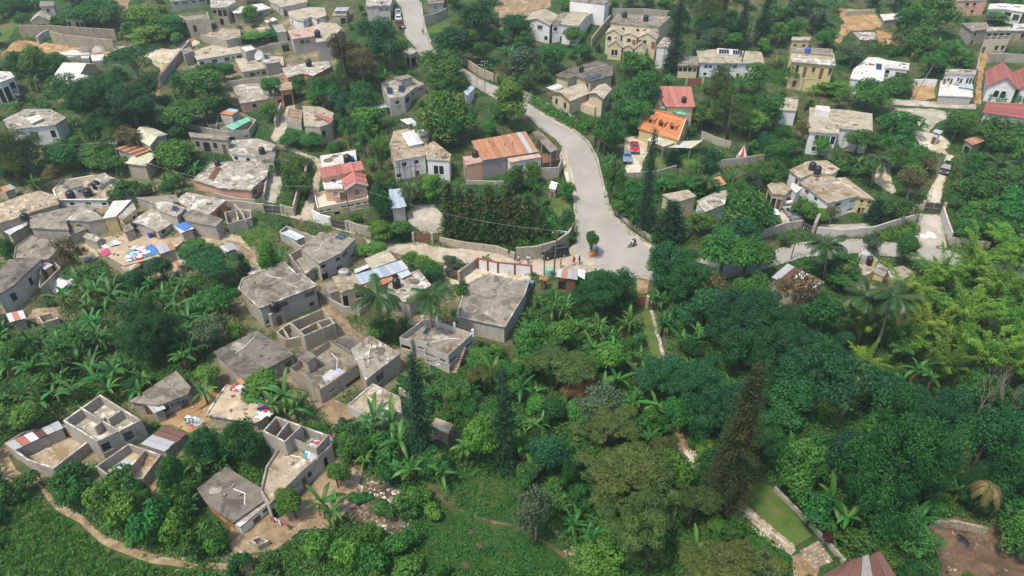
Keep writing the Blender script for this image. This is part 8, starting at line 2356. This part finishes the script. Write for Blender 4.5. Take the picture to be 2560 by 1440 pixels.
# lower left bushes
for x0,y0,x1,y1 in [(-20,1190,62,1272),(20,1180,100,1250),(126,1150,204,1232),(146,1186,230,1270),(200,1190,300,1300),(260,1200,370,1332),(320,1225,440,1358),(390,1260,490,1378),(394,1180,480,1290),(430,1300,520,1388),(236,1170,330,1245),(480,1280,560,1380),(240,1240,320,1318),(350,1290,430,1366),(300,1180,380,1260),(410,1130,470,1200),(500,1330,570,1394)]:T('bush',x0,y0,x1,y1)
for x0,y0,x1,y1 in [(750,1310,860,1410),(830,1330,920,1430),(890,1300,960,1370),(900,1350,1000,1450),(960,1390,1080,1470),(920,1240,990,1300),(990,1200,1080,1280),(1000,1250,1070,1300),(870,1225,930,1260),(930,1150,990,1220),(1050,1250,1110,1300),(960,1310,1050,1390),(640,1380,700,1440),(560,1380,630,1450),(900,1400,990,1470),(1080,1400,1130,1450)]:T('bush',x0,y0,x1,y1)
T('purple_bush',2046,1318,2082,1372,'dark purple bush beside the chequered paving'); T('bush',1940,1380,1990,1430,'small bluish bush left of the chequered paving')
hedge('green hedge between the upper road bend and its grey wall',[(1322,254),(1372,284),(1430,316),(1472,336)],2.2,2.0,'leaf_bright',0,1)
hedge('tall dark hedge behind the bright white roofed house at right',[(2146,132),(2200,134),(2282,140)],2.0,3.0,'leaf_mid',0,2)
hedge('hedge in front of the red gabled house',[(2464,246),(2510,250),(2575,256)],3.2,2.4,'leaf_mid',0,3)
hedge('low clipped hedge at the lawn of the tiled house',[(1640,386),(1664,392),(1690,394),(1736,394)],1.2,.9,'leaf_bright',0,4)
hedge('strip of weeds along the tan wall left of the pink house track',[(776,424),(774,460),(756,505),(742,540)],1.0,.8,'leaf_mid',0,5)
hedge('creeper covered top of the curved stone wall',[(1290,640),(1340,636),(1385,622),(1415,602),(1430,584)],2.2,2.6,'leaf_mid',0,6)
hedge('leafy weeds along the lane to the black gate',[(2356,530),(2368,470),(2388,400)],1.4,.5,'leaf_bright',0,7)
hedge('weedy strip in front of the long white boundary wall',[(2186,600),(2240,590),(2286,572)],2.6,1.4,'leaf_bright',0,8)
hedge('shrubs between the terrace house and the tall dark conifer',[(920,1060),(935,1090),(960,1120),(985,1150)],4.0,2.0,'leaf_mid',0,9)
hedge('dark grass bank beside the bare earth passage',[(842,1064),(880,1070),(905,1084),(870,1100)],2.6,.5,'leaf_dark',0,10)
# palms
palm('coconut palm with drooping yellow fronds by the pale slab',951,852,(942,742),22,1.2,8,None,'bark_pale'); palm('dark green palm right of the coconut palm',1078,850,(1078,740),18,1.1,0)
palm('royal palm standing over the lower road right of the wood',2058,706,(2066,612),22,1.1,0); palm('left of the two tall royal palms above the bamboo',2142,868,(2168,742),20,1.1,4); palm('right of the two tall royal palms above the bamboo',2184,888,(2232,740),20,1.15,3)
palm('palm with long fronds in the trees right of the cream slab',2176,470,(2196,398),16,1.0,3); palm('palm in the trees right of the lane',2500,466,(2500,412),18,1.1,0); palm('palm tree above the broad fronds at the right border',2520,400,(2530,352),16,1.1,0); palm('low palm behind the round garden trees',1760,500,(1768,452),16,.9,0); palm('low fan of palm leaves in front of the grey gate yard',1026,520,(1024,470),18,.8,5); palm('palm tree below the sandy road in the garden centre',2090,418,(2090,380),14,.9,0)
palm('small palm beside the workshop in the garden',1300,470,(1304,430),16,.7,5); palm('young palm in the plantation by the white wall',1210,664,(1210,650),14,.4,0); palm('dry palm stump at the burnt clearing',2478,1300,(2478,1216),12,.7,12)
palm('palm between villa trees and the maroon gate',1228,110,(1236,88),14,.9,0); palm('palm above the ochre slope at the upper right',2062,90,(2066,62),16,1.1,2); palm('palm right of the white roofed hut',2252,104,(2252,78),15,.9,2)
# ------------------------------------------------------------------ banana plants seen large, leaf by leaf
BIG = [(1005,1140,1.2),(1060,1130,1.15),(985,1090,1.2),(940,1080,1.1),(1030,1210,1.05),(1110,1215,.9),(1170,1160,1.2),(1310,1170,1.35),(815,1295,1.1),(840,1310,.9),(720,1030,1.3),(690,1050,1.1),(745,1055,1.1),(260,990,1.2),(300,970,1.25),(240,960,1.15),(285,1010,1.0),(120,1040,1.1),(80,1020,1.0),(200,1010,1.1),(40,960,1.3),(95,960,1.2),(150,930,1.2),(210,900,1.2),(20,890,1.2),(520,1010,.95),(360,1005,.9),(470,930,1.1),(1620,1130,1.1),(1640,1060,1.1),(1580,1040,1.1),(1600,970,1.0),(1960,1150,1.1),(1930,1100,1.1),(2080,1220,1.1),(2060,1290,1.2),(2100,1330,1.1),(2130,1290,1.1),(1500,1010,1.0),(1540,980,1.0),(1480,900,1.0),(1530,900,1.0),(480,830,1.2),(530,840,1.2),(450,800,1.1),(560,800,1.1),(250,760,1.2),(290,770,1.2),(210,740,1.1),(180,780,1.1),(1260,1010,1.0),(1230,960,1.0),(1180,1010,1.0),(2260,1010,1.0),(2310,980,1.1),(2280,960,1.1),(826,684,.6),(806,692,.65),(2450,600,.9),(2520,600,1.0)]
for x,y,k in BIG:
 p = hit(x,y); plant('banana',p,3.9 * k,4.0 * k,None,'banana plants with large single leaves',split=True)
# ------------------------------------------------------------------ the rest of the green, filled in where nothing must stay visible
Z_BAN = [[(1190,800),(1330,700),(1440,760),(1600,780),(1640,960),(1560,1010),(1400,860),(1240,900),(1150,980),(1060,960),(1190,880)],[(0,850),(60,800),(250,700),(500,700),(620,780),(520,870),(400,930),(300,1000),(0,1060)],[(0,200),(120,210),(140,280),(0,300)],[(1660,0),(1960,0),(1960,110),(1680,110)],[(560,400),(690,380),(690,420),(480,440)],[(2280,60),(2560,100),(2560,150),(2300,160)],[(340,430),(640,430),(640,520),(340,500)],[(1640,780),(1760,800),(1720,1000),(1670,960)],[(1900,1000),(2000,1060),(1960,1200),(1880,1100)],[(2040,1180),(2160,1250),(2120,1340),(2020,1260)]]
Z_DARK = [[(1600,620),(2100,640),(2560,980),(2560,1300),(2300,1300),(1900,1240),(1640,1100)],[(140,150),(420,190),(420,340),(140,340)]]
Z_BUSH = [[(280,0),(470,0),(500,90),(300,130)],[(0,1200),(560,1200),(560,1440),(0,1440)],[(740,1180),(1100,1180),(1100,1440),(740,1440)],[(1060,50),(1140,40),(1140,100),(1070,110)]]
Z_NONE = [[(1120,1180),(1290,1190),(1400,1330),(1480,1445),(1080,1445),(1000,1330)],[(0,1240),(120,1262),(260,1368),(520,1445),(0,1445)],[(700,1400),(800,1440),(640,1445)]]
Z_NEEDLE = [[(2100,780),(2300,650),(2600,560),(2600,940),(2300,940),(2220,880)]]
Z_TOWN = [[(420,60),(600,40),(860,50),(850,150),(830,250),(600,270),(440,190)],[(-10,480),(200,430),(640,430),(650,640),(480,690),(200,720),(-10,800)],[(560,700),(700,640),(860,560),(1100,650),(1320,690),(1160,850),(1010,960),(840,1060),(640,1090),(420,1080)],[(0,1130),(140,1030),(330,970),(480,1000),(470,1200),(360,1260),(140,1230)]]
def zone(px,py,zs):return any(inside((px,py),z) for z in zs)
def cover_frac(p,w,h):
 c = proj(p.x,p.y,p.z + h * .62); s = pxm(p)
 rx,ry = w / 2 * s / 4,max(w * .30,h * .40) * s / 4
 cx,cy = c[0] / 4,c[1] / 4
 x0,x1,y0,y1 = int(max(0,cx - rx)),int(min(639,cx + rx)),int(max(0,cy - ry)),int(min(359,cy + ry))
 if x1 <= x0 or y1 <= y0:return 0.0
 return float(SM[y0:y1 + 1,x0:x1 + 1].mean())
def crowd(p,r):
 for x,y,q in PLACED:
  d = (x - p.x) ** 2 + (y - p.y) ** 2
  if d < ((r + q) * .56) ** 2:return True
 return False
rf = random.Random(11)
FILL = {'tree':0,'banana':0,'bush':0}
for phase,tries in (('tree',16000),('banana',14000),('bush',12000)):
 cap = {'tree':290,'banana':360,'bush':268}[phase]
 for _ in range(tries):
  if FILL[phase] >= cap:break
  px,py = rf.uniform(-30,2590),rf.uniform(5,1480)
  if phase == 'tree' and rf.random() < .35:py = rf.uniform(5,500)
  if zone(px,py,Z_NONE):continue
  p = hit(px,py)
  if not ground_free(p.x,p.y):continue
  ban,drk,bsh = zone(px,py,Z_BAN),zone(px,py,Z_DARK),zone(px,py,Z_BUSH)
  if phase == 'tree':
   if (ban and rf.random() < .8) or bsh:continue
   kind = rf.choice(['dark','dark','broadleaf']) if drk else rf.choices(['broadleaf','bright','dark','mango','greyleaf','brownleaf'],[5,3,1.5,1.2,1,.4])[0]
   if drk and rf.random() < .4:kind = 'big'
   bmb = zone(px,py,Z_NEEDLE)
   if bmb:kind = 'bamboo'
   w = rf.uniform(4.0,7.5); h = w * rf.uniform(.8,1.15)
   if kind == 'bamboo':w,h = rf.uniform(6,9),rf.uniform(6.5,9)
   if kind == 'big':w = rf.uniform(7,11); h = w * rf.uniform(.8,1)
  elif phase == 'banana':
   if not ban and (drk and rf.random() < .7 or rf.random() < .55):continue
   kind = 'banana_clump' if rf.random() < .68 else 'banana'
   w = rf.uniform(2.4,4.6); h = w * rf.uniform(.7,1.05)
  else:
   kind = rf.choices(['bush','flower_bush'],[8,1])[0]
   w = rf.uniform(1.8,3.8); h = w * rf.uniform(.6,.85)
  ok = False
  for k in (1,.75,.55):
   if cover_frac(p,w * k,h * k) < .13 and not crowd(p,w * k / 2 * {'tree':.85,'banana':.55,'bush':.6}[phase]):
    ok = True; break
   if phase == 'banana' and k < .8:break
  if not ok:continue
  q = plant(kind,p,w * k,h * k,None,None)
  FILL[phase] += 1
print('FILL',FILL,CNT)
# ------------------------------------------------------------------ labels for plants that have none yet
LAND += [(1440,620,'the road junction'),(1470,420,'the road bend'),(1080,70,'the upper road'),(1640,870,'the walled path'),(1920,1270,'the long lawn'),(2420,1370,'the burnt clearing'),(1240,1330,'the green meadow'),(1540,1220,'the pine group'),(1215,540,'the cypress row'),(2180,780,'the tall royal palms'),(2330,580,'the patched driveway'),(2340,460,'the white lane'),(250,1330,'the cane field path'),(370,830,'the round dark grove tree'),(1840,1080,'the rusty conifer'),(850,160,'the autumn coloured tree'),(215,90,'the stone retaining walls'),(1690,400,'the garden lawn'),(2060,60,'the ochre slope'),(660,570,'the dirt road knoll'),(1042,1000,'the tall dark conifer'),(950,1260,'the rubbish heap'),(1290,60,'the ploughed slope'),(2300,230,'the sand yard'),(2450,720,'the bamboo hill')]
def relation(dx,dy,near):
 if abs(dx) < near and abs(dy) < near:return 'beside'
 if abs(dx) > 1.4 * abs(dy):return 'left of' if dx < 0 else 'right of'
 return 'behind' if dy < 0 else 'in front of'
SINGLE = {'broadleaf','bright','dark','mango','acacia','greyleaf','brownleaf','pine','casuarina','casuarina_brown','conifer','brown_conifer','conical','dry','bare','bamboo'}
buckets = {}
for kind,o,p,w in AUTO:
 px,py = proj(p.x,p.y,p.z + 1)
 l = min(LAND,key=lambda L:(L[0] - px) ** 2 + (1.3 * (L[1] - py)) ** 2)
 rel = relation(px - l[0],py - l[1],45)
 buckets.setdefault((LOOK[kind],rel,l[2]),[]).append((math.hypot(px - l[0],py - l[1]),o,w,kind))
ORD = ['nearest','second nearest','third nearest','fourth nearest','fifth nearest','sixth nearest','seventh nearest','eighth nearest','ninth nearest','tenth nearest','eleventh nearest','twelfth nearest','thirteenth nearest','fourteenth nearest','fifteenth nearest']
for (look,rel,ph),L in buckets.items():
 L.sort(key=lambda t:t[0])
 for i,(d,o,w,kind) in enumerate(L):
  if kind not in SINGLE:
   o['label'] = f'{look} {rel} {ph}'
   o['group'] = (f'{look}es' if look.endswith('bush') else look if look.endswith('s') else f'{look}s') + f' {rel} {ph}'
  else:
   o['label'] = f'{look} {rel} {ph}' if len(L) == 1 else f'{look} {rel} {ph}, {ORD[min(i, 14)]}'
   o['group'] = {'bamboo':'bamboo clumps on the hill','pine':'olive pines','conifer':'dark conifers'}.get(kind,'trees growing among the houses and gardens')
# ------------------------------------------------------------------ ground cover nobody could count
def cover(name,label,mat,n,spread,hgt,leaves,L,Wd,test,seed,blade=False,zones=None):
 rng = np.random.default_rng(seed); rnd = random.Random(seed)
 pts = []
 tries = 0
 while len(pts) < n and tries < n * 8:
  tries += 1
  px,py = rnd.uniform(-60,2620),rnd.uniform(-10,1500)
  if zones is not None and not zone(px,py,zones):continue
  p = hit(px,py)
  if not test(px,py,p):continue
  pts.append((p.x,p.y,p.z,rnd.uniform(.7,1.3)))
 A = np.array(pts)
 m = len(A)
 P = np.repeat(A[:,:3],leaves,0); sc = np.repeat(A[:,3],leaves)[:,None]
 if blade:
  dd = rdir(rng,m * leaves,.15)
  P = P + dd * np.array([spread,spread,hgt]) * sc * rng.uniform(.2,.8,(m * leaves,1))
  ax = nrm(dd + np.array([0,0,.6]))
  Nn = nrm(np.cross(ax,rng.normal(size=ax.shape)) + np.array([0,0,.4]))
  V,F = leaf_quads(P,Nn,L,Wd,rng,ax)
 else:
  dd = rdir(rng,m * leaves,0)
  P = P + dd * np.array([spread,spread,hgt]) * sc
  Nn = nrm(dd * .5 + np.array([0,0,.6]) + rng.normal(size=dd.shape) * .35)
  V,F = leaf_quads(P,Nn,L,Wd,rng,droop=.1)
 t = np.clip(np.repeat(rng.uniform(.1,.85,m),leaves) + rng.normal(size=m * leaves) * .15,0,1)
 o = put(name,mesh_np(name,V,F,MATS[mat],np.repeat(t,4)))
 tag(o,label,kind='stuff')
 return o
free = lambda px,py,p:ground_free(p.x,p.y) and (py < 700 or all(ground_free(p.x + a,p.y + b) for a,b in ((.7,0),(-.7,0),(0,.7),(0,-.7))))
cover('undergrowth','leafy undergrowth between trees and houses','leaf_cover',36000,.9,.7,15,.30,.20,lambda px,py,p:free(px,py,p) and not zone(px,py,Z_NONE) and (random.random() < .45 or not zone(px,py,Z_TOWN)),21)
cover('grass','rough grass tufts on the open ground','leaf_grass',9000,.3,.35,9,.42,.05,lambda px,py,p:free(px,py,p) and not zone(px,py,Z_NONE),22,True)
def patchy(px,py,p):
 v = math.sin(p.x * .9 + 1.3 * math.sin(p.y * .5)) + math.sin(p.y * 1.1 + p.x * .35) + .8 * math.sin(p.x * 2.3 - p.y * 1.9)
 return ground_free(p.x,p.y) and v > -.3
cover('meadow_grass','dense low leaves and grass of the green meadow','leaf_weed',8000,.35,.25,13,.19,.11,free,23,False,[Z_NONE[0],Z_NONE[2]])
cover('meadow_weeds','taller broad leaved weeds in patches over the green meadow','leaf_cover',3600,.5,.55,16,.22,.14,patchy,27,False,[Z_NONE[0],Z_NONE[2]])
cover('young_cane','young green cane blades in the field below the footpath','leaf_cane',8500,.45,.95,14,.60,.10,free,24,True,[Z_NONE[1]])
cover('hedge','dense green weeds on the slope below the grey high base house','leaf_bright',1500,.7,.7,16,.30,.18,free,25,False,[[(290,0),(470,0),(500,90),(300,130)]])
# ------------------------------------------------------------------ air
def haze():
 m = bpy.data.materials.new('haze_air'); m.use_nodes = True; t = m.node_tree; t.nodes.clear()
 o = t.nodes.new('ShaderNodeOutputMaterial'); v = t.nodes.new('ShaderNodeVolumePrincipled')
 v.inputs['Color'].default_value = (.78, .93, .90, 1); v.inputs['Density'].default_value = 0.0004; v.inputs['Anisotropy'].default_value = 0.3
 t.links.new(v.outputs[0], o.inputs['Volume'])
 b = MB(); b.box(-3200, -3200, -3, 3200, 3200, 67)
 tag(b.build('haze', m), 'thin pale haze over the hillside', kind='stuff')
haze()
